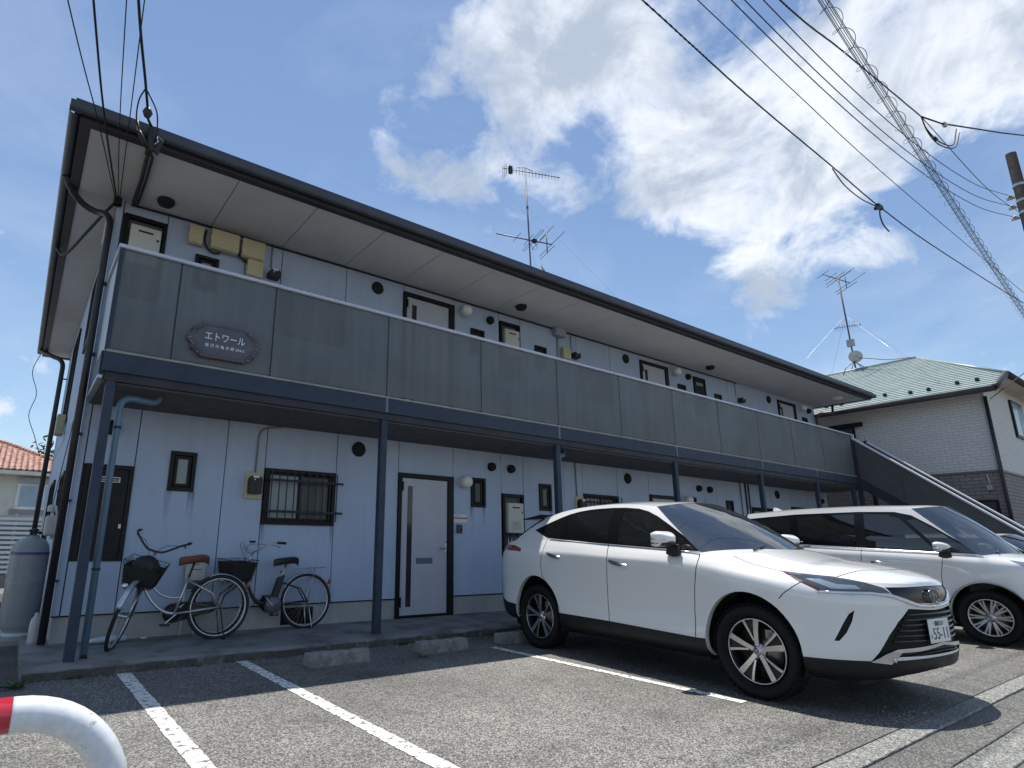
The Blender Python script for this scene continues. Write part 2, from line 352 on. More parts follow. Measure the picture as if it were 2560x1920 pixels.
# pale lip of the gutter along the road
for i in range(-8, 26): struct(MB().box(-.2985, .2985, 1.172, 1.366, -.11, -.028).build('gutter_lip', M_lip, gt, bevel=.006, loc=(i*.6-2.3, -1.49, random.uniform(-.003, .001))))
def pline(x0, x1, y0, y1, name='parking_line'):
    random.seed(int(x0*100)); n = 90; L, R_ = [], []
    for i in range(n+1):
        y = y0+(y1-y0)*i/n; L.append((x0+random.uniform(-.005, .005), y, .004)); R_.append((x1+random.uniform(-.005, .005), y, .004))
    o = MB().grid([[a, b] for a, b in zip(L, R_)], smooth=False).build(name, M_paint); return struct(o)
pline(.942, 1.056, 1.9, 6.44); pline(2.0, 2.112, 1.9, 6.44); pline(4.69, 4.78, 2.70, 5.71); pline(7.2, 7.29, 2.70, 5.71); pline(9.72, 9.81, 2.70, 5.71); pline(12.2, 12.29, 2.7, 5.71)
# apron slab before the doors
ap = MB()
n = 46; rows = []
random.seed(3)
def edge(x): return 6.455+.012*sin(x*1.7)+random.uniform(-.006, .006)
prof = [(0, 8.4, .104), (0, 7.0, .100), (0, None, .094), (1, None, -.02)]
xs = [.23+(19.6-.23)*i/160 for i in range(161)]; R0 = []
for x in xs:
    e = edge(x); R0.append([(x, 8.5, .108), (x, 7.3, .103), (x, e+.03, .098), (x, e, .082+random.uniform(-.008, .006)), (x, e-.012, -.03)])
ap.grid(R0, smooth=False); ap.add([p for p in R0[0]]+[(.23, 8.5, -.03)], [(0, 1, 2, 3, 4, 5)]); ap.add([p for p in R0[-1]]+[(19.6, 8.5, -.03)], [(5, 4, 3, 2, 1, 0)])
o = ap.build('apron', M_slab); struct(o)
ef = MB(); ef.grid([[(x, p[3][1]-.0025, p[3][2]-.012), (x, p[4][1]-.003, -.02)] for x, p in zip(xs, R0)], smooth=False); ef.build('mossy_edge', mat('mossy edge', (.075, .075, .066), .95, var=.35, vscale=5, fine=.25, fscale=30, bump=.006, bscale=40, col2=(.18, .18, .165), c2=(.58, .68), c2s=6), o, fixn=False)
# strip of bare ground beside the block, with a low concrete base for the gas bottles
o = MB().box(-3.5, .21, 6.2, 17.5, -.05, .005).build('side_yard', mat('dark gravel', (.065, .063, .058), .95, var=.3, vscale=2, fine=.25, fscale=35, bump=.01, bscale=45)); struct(o)
# grit swept against the apron and the kerb
random.seed(5); gp = MB()
for k in range(900):
    if k < 560: x, y = random.uniform(.3, 12), 6.44-abs(random.gauss(0, .09))
    else: x, y = random.uniform(.5, 9), KERB_Y+.17+abs(random.gauss(0, .12))
    r = random.uniform(.003, .009); z = .002
    gp.add([(x-r, y-r*.7, z), (x+r*.8, y-r, z), (x+r, y+r*.8, z), (x-r*.7, y+r, z), (x, y, z+r*random.uniform(.8, 1.5))], [(0, 1, 4), (1, 2, 4), (2, 3, 4), (3, 0, 4)])
o = gp.build('grit', mat('grit', (.30, .28, .24), .9, var=.35, vscale=40), fixn=False); tag(o, 'loose grit swept along the apron edge and the kerb', 'grit', kind='stuff')
# wheel stops
for (x, y, L_, lab) in ((2.48, 5.74, .66, 'weathered concrete wheel stop between the two long white lines and the bay line'), (3.78, 5.76, .64, 'weathered concrete wheel stop beside the end of the bay line next to the white SUV'), (4.93, 5.78, .6, 'weathered concrete wheel stop behind the rear tyre of the white SUV')):
    poly = [(-.075, 0), (.075, 0), (.06, .12), (-.06, .12)]
    random.seed(int(x*10)); mbx = MB(); sec = 14; rws = []
    for i in range(sec+1):
        xx = L_*i/sec; k = .006
        rws.append([(xx, p[0]+random.uniform(-k, k)*.7, p[1]+(random.uniform(-k, k) if p[1] > 0 else 0)) for p in poly+poly[:1]])
    mbx.grid(rws, smooth=False); mbx.add(rws[0][:4], [(0, 1, 2, 3)]); mbx.add(rws[-1][:4], [(3, 2, 1, 0)])
    o = mbx.build('wheel_stop', M_stop, None, bevel=.012, loc=(x, y+.075, 0), weld=True); o.rotation_euler = (0, 0, random.uniform(-.02, .02)); tag(o, lab, 'wheel stop', 'wheel stops along the apron')
# ---------------------------------------------------------------- the apartment block
YW, YB, XL, XR, YR = 7.88, 6.655, .46, 19.45, 15.8
A = root('apartment_building', (10, 11.8, 0)); tag(A, 'two-storey blue-grey apartment block with a long mesh-panelled access balcony and deep eaves', 'building')
UNITS = (0, 6.24, 12.48); JO = (.53, 1.05, 2.09, 2.61, 3.65, 4.69, 5.73)
joints = [XL]+[u+j for u in UNITS for j in JO]+[19.25, XR]
joints = [j for i, j in enumerate(joints) if j <= XR]
core = MB().box(XL+.03, XR-.03, YW+.05, YR-.03, .1, 5.39).build('wall', mat('joint sealant', (.10, .105, .115), .8, var=.1), A)
# front openings per unit: (x0, x1, z0, z1), upper ones relative to the upper storey
def openings(u, up):
    dz = 3.02 if up else 0
    o = [(u+.555, u+1.05, .95+dz+(.15 if up else 0), 2.03+dz+(.18 if up else 0), 'recess'), (u+4.69, u+5.73, .10+dz, 2.235+dz, 'door')]
    if up: o += [(u+1.43, u+1.735, 4.44, 4.925, 'small'), (u+2.615, u+3.645, 4.05, 4.79, 'wide'), (u+6.10, u+6.405, 4.44, 4.925, 'small')]
    else: o += [(u+1.43, u+1.735, 1.77, 2.255, 'small'), (u+2.615, u+3.645, 1.40, 2.14, 'wide'), (u+6.10, u+6.405, 1.77, 2.255, 'small')]
    return [q for q in o if q[0] < XR-.3]
OP = {False: [], True: []}
for u in UNITS:
    for up in (False, True): OP[up] += openings(u, up)
def rect_minus(x0, x1, z0, z1, holes):
    xs = sorted({x0, x1}|{min(max(h[i], x0), x1) for h in holes for i in (0, 1)}); zs = sorted({z0, z1}|{min(max(h[i], z0), z1) for h in holes for i in (2, 3)}); out = []
    for a, b in zip(xs, xs[1:]):
        for c, d in zip(zs, zs[1:]):
            if b-a < 1e-4 or d-c < 1e-4: continue
            mx_, mz_ = (a+b)/2, (c+d)/2
            if not any(h[0] < mx_ < h[1] and h[2] < mz_ < h[3] for h in holes): out.append((a, b, c, d))
    return out
G = .006
for up, z0, z1 in ((False, .385, 2.74), (True, 2.96, 5.40)):
    for a, b in zip(joints, joints[1:]):
        hs = [h for h in OP[up] if h[1] > a and h[0] < b]
        mb = MB()
        for (p, q, r_, s_) in rect_minus(a+G, b-G, z0, z1, hs): mb.box(p, q, YW, YW+.035, r_, s_)
        full = [h for h in hs if h[0] <= a+.03 and h[1] >= b-.03]
        if full:                                     # an opening as wide as the panel: pieces above and below are panels of their own
            lo_, hi_ = min(h[2] for h in full), max(h[3] for h in full)
            for c_, d_ in ((z0, lo_), (hi_, z1)):
                if d_-c_ > .05: MB().box(a+G, b-G, YW, YW+.035, c_, d_).build('wall_panel', M_wall, core)
        elif mb.v: mb.build('wall_panel', M_wall, core, weld=True)
# gable end and rear panels
ys = [YW+.001+i*(YR-YW)/8 for i in range(9)]
side_win = [(9.3, 10.1, 3.9, 4.95), (12.2, 13.6, 3.2, 4.95), (9.6, 10.4, 1.2, 2.1), (12.3, 13.7, .5, 2.2)]
for z0, z1 in ((.385, 2.84), (2.86, 5.40)):
    for a, b in zip(ys, ys[1:]):
        mb = MB()
        for (p, q, r_, s_) in rect_minus(a+G, b-G, z0, z1, side_win): mb.box(XL, XL+.028, p, q, r_, s_)
        mb.build('wall_panel', M_wall, core)
        MB().box(XR-.028, XR, a+G, b-G, z0, z1).build('wall_panel', M_wall, core)
MB().box(XL-.012, XL+.06, YW-.012, YW+.06, .385, 5.39).build('corner_trim', M_wall, core, bevel=.006)
MB().box(XL, XR, YR-.03, YR, .1, 5.39).build('wall_panel', M_wall, core)
for i, (a, b, c, d) in enumerate(side_win):
    w_ = MB()
    for q in ((a, a+.05, c, d), (b-.05, b, c, d), (a+.05, b-.05, c, c+.05), (a+.05, b-.05, d-.05, d), ((a+b)/2-.02, (a+b)/2+.02, c+.05, d-.05)): w_.box(XL-.03, XL+.05, q[0], q[1], q[2], q[3])
    wo_ = w_.build('window', M_frame, A); MB().box(XL+.005, XL+.012, a+.05, b-.05, c+.05, d-.05).build('pane', M_frost2, wo_)
# plinth and base flashing
pl = MB()
for (p, q, r_, s_) in rect_minus(XL+.012, XR-.012, .09, .372, [h for h in OP[False] if h[4] == 'door']): pl.box(p, q, YW+.012, YW+.06, r_, s_)
pl.box(XL+.012, XL+.04, YW+.06, YR, .0, .372); pl.build('plinth', M_plinth, A)
fl = MB()
for (p, q, r_, s_) in rect_minus(XL-.006, XR, .372, .386, [h for h in OP[False] if h[4] == 'door']): fl.box(p, q, YW-.006, YW+.04, r_, s_)
fl.box(XL-.006, XL+.03, YW+.04, YR, .372, .386); fl.build('base_flashing', M_frame, A)
for u in UNITS:
    fv = MB().box(u+2.98, u+3.42, YW+.006, YW+.011, .13, .34)
    v_ = fv.build('floor_vent', M_blackm, A); bars = MB()
    for k in range(19): bars.box(u+2.99+k*.0235, u+2.995+k*.0235, YW-.002, YW+.0055, .135, .335)
    bars.build('bars', M_frame, v_)
# --- windows
def wide_window(u, z0, z1, curtain):
    x0, x1 = u+2.615, u+3.645; w_ = MB(); y0, y1 = YW-.028, YW+.06
    for q in ((x0, x0+.055, z0, z1), (x1-.055, x1, z0, z1), (x0+.055, x1-.055, z0, z0+.05), (x0+.055, x1-.055, z1-.05, z1)): w_.box(q[0], q[1], y0, y1, q[2], q[3])
    wo_ = w_.build('window', M_frame, A, bevel=.003); xm = (x0+x1)/2-.03
    s_ = MB()
    for (a, b, y) in ((x0+.055, xm+.03, YW+.012), (xm-.03, x1-.055, YW+.035)):
        for q in ((a, a+.035, z0+.05, z1-.05), (b-.035, b, z0+.05, z1-.05), (a+.035, b-.035, z0+.05, z0+.09), (a+.035, b-.035, z1-.085, z1-.05)): s_.box(q[0], q[1], y, y+.02, q[2], q[3])
    s_.build('sash', M_frame, wo_)
    MB().box(x0+.09, xm-.005, YW+.018, YW+.024, z0+.09, z1-.085).build('pane', M_frost if curtain else M_frost2, wo_)
    MB().box(xm+.005, x1-.09, YW+.041, YW+.047, z0+.09, z1-.085).build('pane', M_frost2, wo_)
    yg = YW-.11
    gr = MB()
    for zc in (z0+.17, z1-.16): gr.box(x0+.03, x1+.08, yg, yg+.012, zc-.016, zc+.016)
    for xx in (x0+.03, x1-.06):
        for zc in (z0+.17, z1-.16): gr.box(xx, xx+.02, yg+.0125, YW-.0285, zc-.012, zc+.012)
    gr.build('grille_rail', M_beam2, wo_)
    for k in range(10): MB().box(0, .012, yg-.0125, yg-.0005, z0+.05, z1-.03).build('grille_bar', M_beam2, wo_, loc=(x0+.06+k*.1045, 0, 0))
def small_window(x0, x1, z0, z1):
    w_ = MB(); y0, y1 = YW-.03, YW+.05
    for q in ((x0, x0+.045, z0, z1), (x1-.045, x1, z0, z1), (x0+.045, x1-.045, z0, z0+.045), (x0+.045, x1-.045, z1-.045, z1)): w_.box(q[0], q[1], y0, y1, q[2], q[3])
    wo_ = w_.build('window', M_frame, A, bevel=.003)
    s_ = MB()
    a, b, c, d = x0+.062, x1-.062, z0+.062, z1-.062
    for q in ((a, a+.03, c, d), (b-.03, b, c, d), (a+.03, b-.03, c, c+.03), (a+.03, b-.03, d-.03, d)): s_.box(q[0], q[1], YW-.012, YW+.02, q[2], q[3])
    s_.build('sash', M_frame, wo_); MB().box(a+.03, b-.03, YW+.003, YW+.009, c+.03, d-.03).build('pane', M_frost2 if x0 > 2 else M_frost, wo_)
    MB().box(x0+.045, x1-.045, YW+.012, YW+.018, z0+.045, z1-.045).build('backing', M_blackm, wo_)
def door(u, dz):
    x0, x1, z0, z1 = u+4.69, u+5.73, .10+dz, 2.235+dz; f = MB()
    for q in ((x0, x0+.06, z0, z1), (x1-.11, x1, z0, z1), (x0+.06, x1-.11, z1-.072, z1), (x0+.06, x1-.11, z0, z0+.035)): f.box(q[0], q[1], YW-.035, YW+.08, q[2], q[3])
    fo = f.build('door_frame', M_frame, A, bevel=.004)
    a, b, c, d = x0+.064, x1-.114, z0+.04, z1-.077
    leaf = MB().box(a, b, YW-.006, YW+.04, c, d).build('door', M_door, A, bevel=.003)
    MB().box(a+.11, a+.20, YW-.0095, YW-.0065, c+.12, d-.12).build('glazing_slit', mat('slit glass', (.035, .033, .04), .15, var=.05), leaf)
    MB().box(a+.285, a+.585, YW-.016, YW-.0065, c+.735, c+.82).build('mail_slot', mat('slot metal', (.13, .15, .19), .4, var=.05), leaf, bevel=.004)
    MB().box(b-.05, b-.012, YW-.014, YW-.0065, c+.90, c+1.10).build('lock_plate', M_steel, leaf, bevel=.003)
    MB().tube([(b-.03, YW-.0145, c+.97), (b-.03, YW-.055, c+.97), (b-.06, YW-.062, c+.97), (b-.16, YW-.06, c+.965)], .011, 8).build('handle', M_steel, leaf)
    MB().lathe([(0, -.028), (.014, -.026), (.018, -.0145), (.018, 0)], 12, (b-.03, YW-.001, c+1.06), 'Y').build('cylinder_lock', M_steel, leaf)
    for zc in (c+.12, d-.2): MB().box(a-.012, a+.012, YW-.05, YW-.0365, zc, zc+.14).build('hinge', M_frame, leaf)
def vent(x, z, r):
    n = 20; dp = .45 if r > .1 else 1.0; mb = MB().lathe([(r*1.0, 0), (r*1.02, -.03*dp), (r*.9, -.07*dp), (r*.55, -.095*dp), (0, -.1*dp)], n, (x, YW-.001, z), 'Y'); return mb.build('vent_hood', M_blackm, A)
for u in UNITS:
    for up in (False, True):
        dz = 3.02 if up else 0
        wide_window(u, 4.05 if up else 1.40, 4.79 if up else 2.14, curtain=(u < 1 and not up) or u > 5)
        for o_ in OP[up]:
            if o_[4] == 'small' and u+.2 <= o_[0] < u+6.44: small_window(*o_[:4])
        door(u, dz)
        if not (u == 0 and up): pass
        if up: vent(u+4.20, 5.18, .105)
        else: vent(u+3.99, 2.525, .11)
        if u+6.53 < XR: vent(u+6.54, 5.165 if up else 2.468, .075)
        if not up: vent(u+.745, 2.465, .085 if u == 0 else .075)
def stain_mat():
    M = bpy.data.materials.new('rain stain'); M.use_nodes = True; t = M.node_tree; n = t.nodes; l = t.links; p = n['Principled BSDF']; p.inputs['Base Color'].default_value = (.06, .07, .085, 1); p.inputs['Roughness'].default_value = .9
    tcn = n.new('ShaderNodeTexCoord'); sp = n.new('ShaderNodeSeparateXYZ'); l.new(tcn.outputs['Generated'], sp.inputs[0]); mp = n.new('ShaderNodeMapping'); mp.inputs['Scale'].default_value = (40, 40, 3); l.new(tcn.outputs['Object'], mp.inputs[0]); nz = n.new('ShaderNodeTexNoise'); nz.inputs['Scale'].default_value = 1; nz.inputs['Detail'].default_value = 5; l.new(mp.outputs[0], nz.inputs['Vector'])
    def mth(op, a, b):
        q = n.new('ShaderNodeMath'); q.operation = op; q.use_clamp = True
        for i_, v_ in enumerate((a, b)):
            if hasattr(v_, 'links'): l.new(v_, q.inputs[i_])
            else: q.inputs[i_].default_value = v_
        return q.outputs[0]
    xx = mth('MULTIPLY', sp.outputs[0], mth('SUBTRACT', 1.0, sp.outputs[0])); f = mth('MULTIPLY', mth('MULTIPLY', mth('POWER', sp.outputs[2], 1.3), mth('MULTIPLY', xx, 4.0)), mth('MULTIPLY', mth('SUBTRACT', nz.outputs['Fac'], .3), 1.6))
    tr = n.new('ShaderNodeBsdfTransparent'); ms = n.new('ShaderNodeMixShader'); l.new(f, ms.inputs[0]); l.new(tr.outputs[0], ms.inputs[1]); l.new(p.outputs[0], ms.inputs[2]); l.new(ms.outputs[0], n['Material Output'].inputs[0]); return M
M_stain = stain_mat()
random.seed(11)
for o_ in OP[False]:
    if o_[4] in ('small', 'wide'):
        for xx in (o_[0]+.02, o_[1]-.02): w_ = random.uniform(.03, .06); MB().add([(xx-w_, YW-.0015, o_[2]-random.uniform(.25, .5)), (xx+w_, YW-.0015, o_[2]-.4), (xx+w_, YW-.0015, o_[2]), (xx-w_, YW-.0015, o_[2])], [(0, 1, 2, 3)]).build('rain_stain', M_stain, core, fixn=False)
for xx in (.9, 1.9, 2.75, 3.3, 4.4, 6.2, 6.6, 7.6, 9.2): w_ = random.uniform(.08, .2); MB().add([(xx-w_, YW-.0015, .40), (xx+w_, YW-.0015, .40), (xx+w_, YW-.0015, .39+random.uniform(.1, .3)), (xx-w_, YW-.0015, .62)][::-1], [(0, 1, 2, 3)]).build('splash_stain', M_stain, core, fixn=False) if False else None
# recessed cupboards: closed with a dark door or holding a water heater
HEAT = []
def cupboard(u, dz, closed):
    z0, z1 = (.95+dz+.15, 2.03+dz+.18) if dz else (.95, 2.03); x0, x1 = u+.555, u+1.05; f = MB()
    for q in ((x0, x0+.045, z0, z1), (x1-.045, x1, z0, z1), (x0+.045, x1-.045, z1-.05, z1), (x0+.045, x1-.045, z0, z0+.05)): f.box(q[0], q[1], YW-.02, YW+.25, q[2], q[3])
    fo = f.build('cupboard', M_frame, A, bevel=.003); MB().box(x0+.045, x1-.045, YW+.22, YW+.24, z0+.05, z1-.05).build('back_panel', M_blackm, fo)
    if closed:
        MB().box(x0+.05, x1-.05, YW-.004, YW+.012, z0+.075, z1-.055).build('cupboard_door', mat('cupboard door', (.013, .014, .018), .5, var=.08, spec=.25), fo)
        sl_ = MB(); za = z1-.20
        for q in ((x0+.11, x1-.13, za, za+.01), (x0+.11, x1-.13, za+.05, za+.06), (x0+.11, x0+.12, za+.0105, za+.0495), (x1-.14, x1-.13, za+.0105, za+.0495), (x0+.12, x1-.14, za+.025, za+.032)): sl_.box(q[0], q[1], YW-.012, YW-.0045, q[2], q[3])
        sl_.build('vent_slot', M_white, fo); MB().box(x1-.085, x1-.06, YW-.015, YW-.0045, z0+.36, z0+.41).build('latch', M_white, fo)
        for k in range(5): MB().box(x0+.1+k*.062, x0+.125+k*.062, YW-.008, YW-.0045, z0+.082, z0+.1).build('vent_hole', M_blackm, fo)
    else: HEAT.append((u, dz, x0, x1, z0, z1))
for u in UNITS:
    cupboard(u, 0, u == 0); cupboard(u, 3.02, u > 12)
# --- balcony
bal = MB().box(XL+.03, 18.5, YB+.08, YW-.004, 2.72, 2.98).build('balcony', M_deck, A)
MB().box(XL+.02, 18.52, YB+.0005, YB+.0795, 2.835, 3.06).build('edge_beam', M_beam, bal, bevel=.004)
MB().box(XL+.05, 18.50, YB+.03, YB+.079, 2.745, 2.834).build('lower_lip', M_beam2, bal)
MB().box(XL-.005, XL+.029, YB+.0805, YW-.14, 2.80, 3.06).build('end_beam', M_beam, bal)
MB().box(XL-.012, XL+.029, YB+.05, YW-.14, 2.765, 2.795).build('end_trim', M_rail, bal)
PJ = [.485, 1.09, 2.175, 3.755, 5.37, 6.99, 8.60, 10.22, 11.84, 13.46, 15.07, 16.68, 18.47]
for a, b in zip(PJ, PJ[1:]):
    MB().box(a+.008, b-.008, YB+.018, YB+.022, 3.075, 4.175).build('mesh_panel', M_perf, bal)
for x in PJ[1:-1]: MB().box(x-.013, x+.013, YB+.0235, YB+.05, 3.0605, 4.19).build('panel_post', M_beam2, bal)
MB().box(.47, .512, YB+.002, YB+.05, 3.0605, 4.19).build('panel_post', M_beam, bal)
MB().box(.486, .490, YB+.06, YW-.15, 3.075, 4.175).build('mesh_panel', mat('end sheet', (.5, .53, .56), .5, var=.05), bal)
MB().box(.455, 18.56, YB-.012, YB+.062, 4.1905, 4.235).build('handrail', M_rail, bal, bevel=.012)
MB().box(.456, .53, YB+.063, YW-.12, 4.1905, 4.235).build('handrail', M_rail, bal, bevel=.012)
bs = MB(); bs.box(.485, 18.5, YB-.004, YB-.0003, 3.035, 3.06); bs.build('sill_trim', mat('dusty sill', (.30, .29, .255), .8, var=.2, vscale=3), bal)
for x in (3.755, 6.98, 10.2, 13.42, 16.1): MB().box(x-.02, x+.02, YB-.005, YB-.0004, 2.84, 3.034).build('splice_plate', mat('splice', (.12, .15, .20), .5, var=.1), bal)
for i, x in enumerate((.575, 3.755, 6.98, 10.2, 13.42, 16.15, 18.3)):
    MB().box(x-.045, x+.045, YB+.035, YB+.125, .095, 2.744 if i else 2.79).build('post', M_beam, A, bevel=.008)
# rainwater pipes
def dpipe(pts, r, mt, name='downspout', n=10): return MB().tube(pts, r, n).build(name, mt, A)
d1 = dpipe([(.70, 6.84, .12), (.70, 6.845, 2.50)]+bez((.70, 6.845, 2.50), (.70, 6.85, 2.62), (.82, 6.9, 2.63), 6)[1:]+bez((1.0, 7.0, 2.64), (1.1, 7.05, 2.645), (1.1, 7.05, 2.75), 5), .034, M_pipe)
MB().tube([(.70, 6.84, .105), (.70, 6.80, .10)], .036, 10).build('pipe_shoe', M_black, d1)
for z in (.9, 2.3): MB().lathe([(.040, -.012), (.040, .012)], 10, (.70, 6.843, z)).build('clip', M_beam2, d1)
d2 = dpipe([(7.13, 6.83, .12), (7.13, 6.83, 2.5)]+bez((7.13, 6.83, 2.5), (7.13, 6.83, 2.62), (7.26, 6.9, 2.63), 5)[1:]+[(7.36, 6.95, 2.63), (7.4, 6.97, 2.75)], .034, M_pipe)
d3 = dpipe([(13.6, 6.83, .12), (13.6, 6.83, 2.75)], .034, M_pipe)
d4 = dpipe([(.40, 7.80, .12), (.40, 7.80, 4.95)]+bez((.40, 7.80, 4.95), (.40, 7.86, 5.17), (.25, 8.08, 5.23), 6)[1:]+bez((.25, 8.08, 5.23), (.0, 8.1, 5.27), (-.13, 7.75, 5.43), 6)[1:], .040, M_pipe2)
for z in (.75, 1.6, 2.35, 3.3, 4.2): MB().box(.385, .47, 7.79, 7.875, z-.012, z+.012).build('clip', M_pipe2, d4)
d5 = dpipe([(.34, 15.4, .1), (.34, 15.4, 4.95)]+bez((.34, 15.4, 4.95), (.34, 15.4, 5.15), (.15, 15.6, 5.22), 5)[1:]+[(-.1, 15.9, 5.40)], .05, M_pipe2)
for z in (1.2, 2.6, 3.8, 4.7): MB().box(.335, .47, 15.38, 15.42, z-.012, z+.012).build('clip', M_pipe2, d5)
d6 = dpipe([(19.36, 7.80, 4.3), (19.36, 7.80, 4.9)]+bez((19.36, 7.80, 4.9), (19.36, 7.8, 5.1), (19.5, 7.7, 5.12), 5)[1:]+[(19.8, 7.5, 5.15), (19.85, 7.5, 5.4)], .04, mat('brown pipe', (.09, .055, .04), .5))
# --- eaves and roof
SZ, EX0, EX1, EY0, EY1 = 5.39, .02, 19.74, 6.55, 16.2
sof = MB().box(EX0-.05, EX1+.05, EY0-.05, EY1+.05, SZ+.012, SZ+.05).build('soffit', M_fascia, A)
xs = [EX0, .60]+[1.58+1.005*i for i in range(18)]+[EX1]
for a, b in zip(xs, xs[1:]): MB().box(a+.005, b-.005, EY0, YW+.03, SZ-.002, SZ+.0115).build('soffit_panel', M_soffit, sof)
yy = [YW+.033+i*1.03 for i in range(9)]
for a, b in zip(yy, yy[1:]):
    b = min(b, EY1); MB().box(EX0, XL-.003, a+.003, b-.003, SZ-.002, SZ+.0115).build('soffit_panel', M_soffit, sof); MB().box(XR+.003, EX1, a+.003, b-.003, SZ-.002, SZ+.0115).build('soffit_panel', M_soffit, sof)
fa = MB(); fa.box(EX0-.10, EX1+.10, EY0-.10, EY0-.001, SZ-.015, SZ+.15); fa.box(EX0-.10, EX0-.001, EY0, EY1, SZ-.015, SZ+.15); fa.box(EX1+.001, EX1+.10, EY0, EY1, SZ-.015, SZ+.15); fa.box(EX0-.10, EX1+.10, EY1+.001, EY1+.1, SZ-.015, SZ+.15)
fa.build('fascia', M_fascia, A)
def gutter(p, q, out):
    p, q, out = Vector(p), Vector(q), Vector(out); d = (q-p).normalized(); mb = MB(); pr = []
    for k in range(9):
        a = -pi+pi*k/8; pr.append((.052+.052*cos(a), .044*sin(a)))
    pr = [(0, .05)]+pr+[(.104, .052), (.098, .052)]; pr2 = [(max(.004, min(.1, x_+(.004 if x_ < .05 else -.004))), z_+.004) for x_, z_ in pr[::-1]]
    rows = [[c+out*x_+Vector((0, 0, z_)) for (x_, z_) in pr+pr2] for c in (p, q)]
    mb.grid(rows, smooth=False); return mb.build('gutter', M_gutter, A)
GZ = SZ+.068
gutter((EX0-.20, EY0-.101, GZ), (EX1+.20, EY0-.101, GZ), (0, -1, 0)); gutter((EX0-.101, EY1+.1, GZ), (EX0-.101, EY0-.1, GZ), (-1, 0, 0)); gutter((EX1+.101, EY0-.1, GZ), (EX1+.101, EY1+.1, GZ), (1, 0, 0))
x0, x1, y0, y1, ze = EX0-.16, EX1+.16, EY0-.16, EY1+.16, SZ+.16; ym = (y0+y1)/2; rz = ze+.3*(ym-y0); ri = ym-y0
MB().add([(x0, y0, ze), (x1, y0, ze), (x1, y1, ze), (x0, y1, ze), (x0+ri, ym, rz), (x1-ri, ym, rz)], [(0, 1, 5, 4), (1, 2, 5), (2, 3, 4, 5), (3, 0, 4), (3, 2, 1, 0)]).build('roof', M_roof, A)
MB().box(x0, x1, y0, y0+.03, ze-.012, ze+.018).build('drip_edge', M_gutter, A)
# snow stops / clips along the gutter
for i in range(28):
    MB().box(-.006, .006, EY0-.2, EY0-.09, GZ+.0525, GZ+.075).build('gutter_bracket', M_gutter, A, loc=(.6+i*.7, 0, 0))
for (x, y) in ((.95, 7.55), (6.9, 7.4), (13.1, 7.45)): MB().lathe([(.10, SZ-.0022), (.105, SZ-.03), (.085, SZ-.07), (.0, SZ-.075)], 16, (x, y, 0)).build('soffit_vent', M_blackm, A)
l_ = MB().lathe([(.15, SZ-.0022), (.15, SZ-.02), (.12, SZ-.05), (0, SZ-.065)], 20, (18.9, 7.0, 0)).build('soffit_lamp', M_globe, A)
# dirt-free conduit runs on the wall
def conduit(pts, r=.011, mt=None): return MB().tube(pts, r, 6).build('conduit', mt or mat('conduit', (.24, .24, .25), .5), A)
for u in UNITS:
    if u == 0: conduit([(2.48, YW-.02, 2.07), (2.49, YW-.02, 2.52)]+bez((2.49, YW-.02, 2.52), (2.49, YW-.02, 2.66), (2.62, YW-.02, 2.68), 6)[1:]+[(2.8, YW-.02, 2.715)])
    else: conduit([(u+2.42, YW-.02, 2.07), (u+2.40, YW-.02, 2.715)])
    conduit([(u+2.45, YW-.015, 5.02), (u+2.45, YW-.015, 5.387)], .009)
conduit([(.60, YW-.02, 5.35), (1.3, YW-.02, 5.37), (2.3, YW-.02, 5.36), (4, YW-.02, 5.375), (8, YW-.02, 5.37), (15, YW-.02, 5.375)], .014, M_cable)
conduit([(8.30, YW-.02, 4.3), (8.30, YW-.02, 5.3)], .02, mat('grey pipe', (.35, .38, .42), .5)); MB().box(8.16, 8.44, YW-.13, YW-.002, 5.22, 5.385).build('pipe_box', mat('grey pipe', (.35, .38, .42), .5), A, bevel=.005)
for x in (14.62, 14.85, 15.0): conduit([(x, YW-.02, .4), (x, YW-.02, 2.715)], .016 if x > 14.7 else .01, mat('dark conduit', (.06, .06, .07), .5))
# ------------------------------------------------ fixtures screwed to the front
for k, (u, dz, x0, x1, z0, z1) in enumerate(HEAT):
    first = dz and u == 0
    hx0, hx1 = (x0+.075, x1-.065); hz1 = z1-.15 if dz else z1-.16; hz0 = hz1-.51; yb_ = YW-.07
    h = root('water_heater', ((hx0+hx1)/2, YW, hz0))
    MB().box(hx0, hx1, yb_, YW+.12, hz0, hz1).build('casing', M_heater, h, bevel=.012, segs=3)
    MB().box(hx0+.09, hx0+.26, yb_-.006, yb_-.0005, hz1-.09, hz1-.065).build('exhaust_slot', M_black, h, bevel=.003)
    MB().box(hx0+.08, hx1-.08, yb_-.003, yb_-.0005, hz0+.06, hz0+.2).build('label_plate', mat('grey print', (.42, .42, .40), .5, col2=(.55, .54, .50), c2=(.45, .55), c2s=40), h)
    MB().box(hx1-.05, hx1-.02, yb_-.002, yb_-.0005, hz1-.17, hz1-.14).build('badge', M_black, h)
    pp = MB()
    for j in range(4): pp.tube([(hx0+.07+j*.075, YW+.03, hz0), (hx0+.07+j*.075, YW+.03, z0+.06)], .010, 6)
    pp.build('pipework', M_steel, h)
    MB().lathe([(.03, 0), (.03, .012), (0, .016)], 10, ((hx0+hx1)/2, YW-.02, hz1)).build('top_bracket', M_steel, h)
    where = {(0, True): 'on the balcony next to the ivory meter boxes', (1, True): 'on the balcony between the first and second upstairs doors', (1, False): 'on the ground floor just behind the tail of the white SUV', (2, False): 'on the ground floor behind the white minivan'}[(round(u/6.24), bool(dz))]
    tag(h, 'cream gas water heater '+where, 'water heater', 'water heaters in the wall recesses')
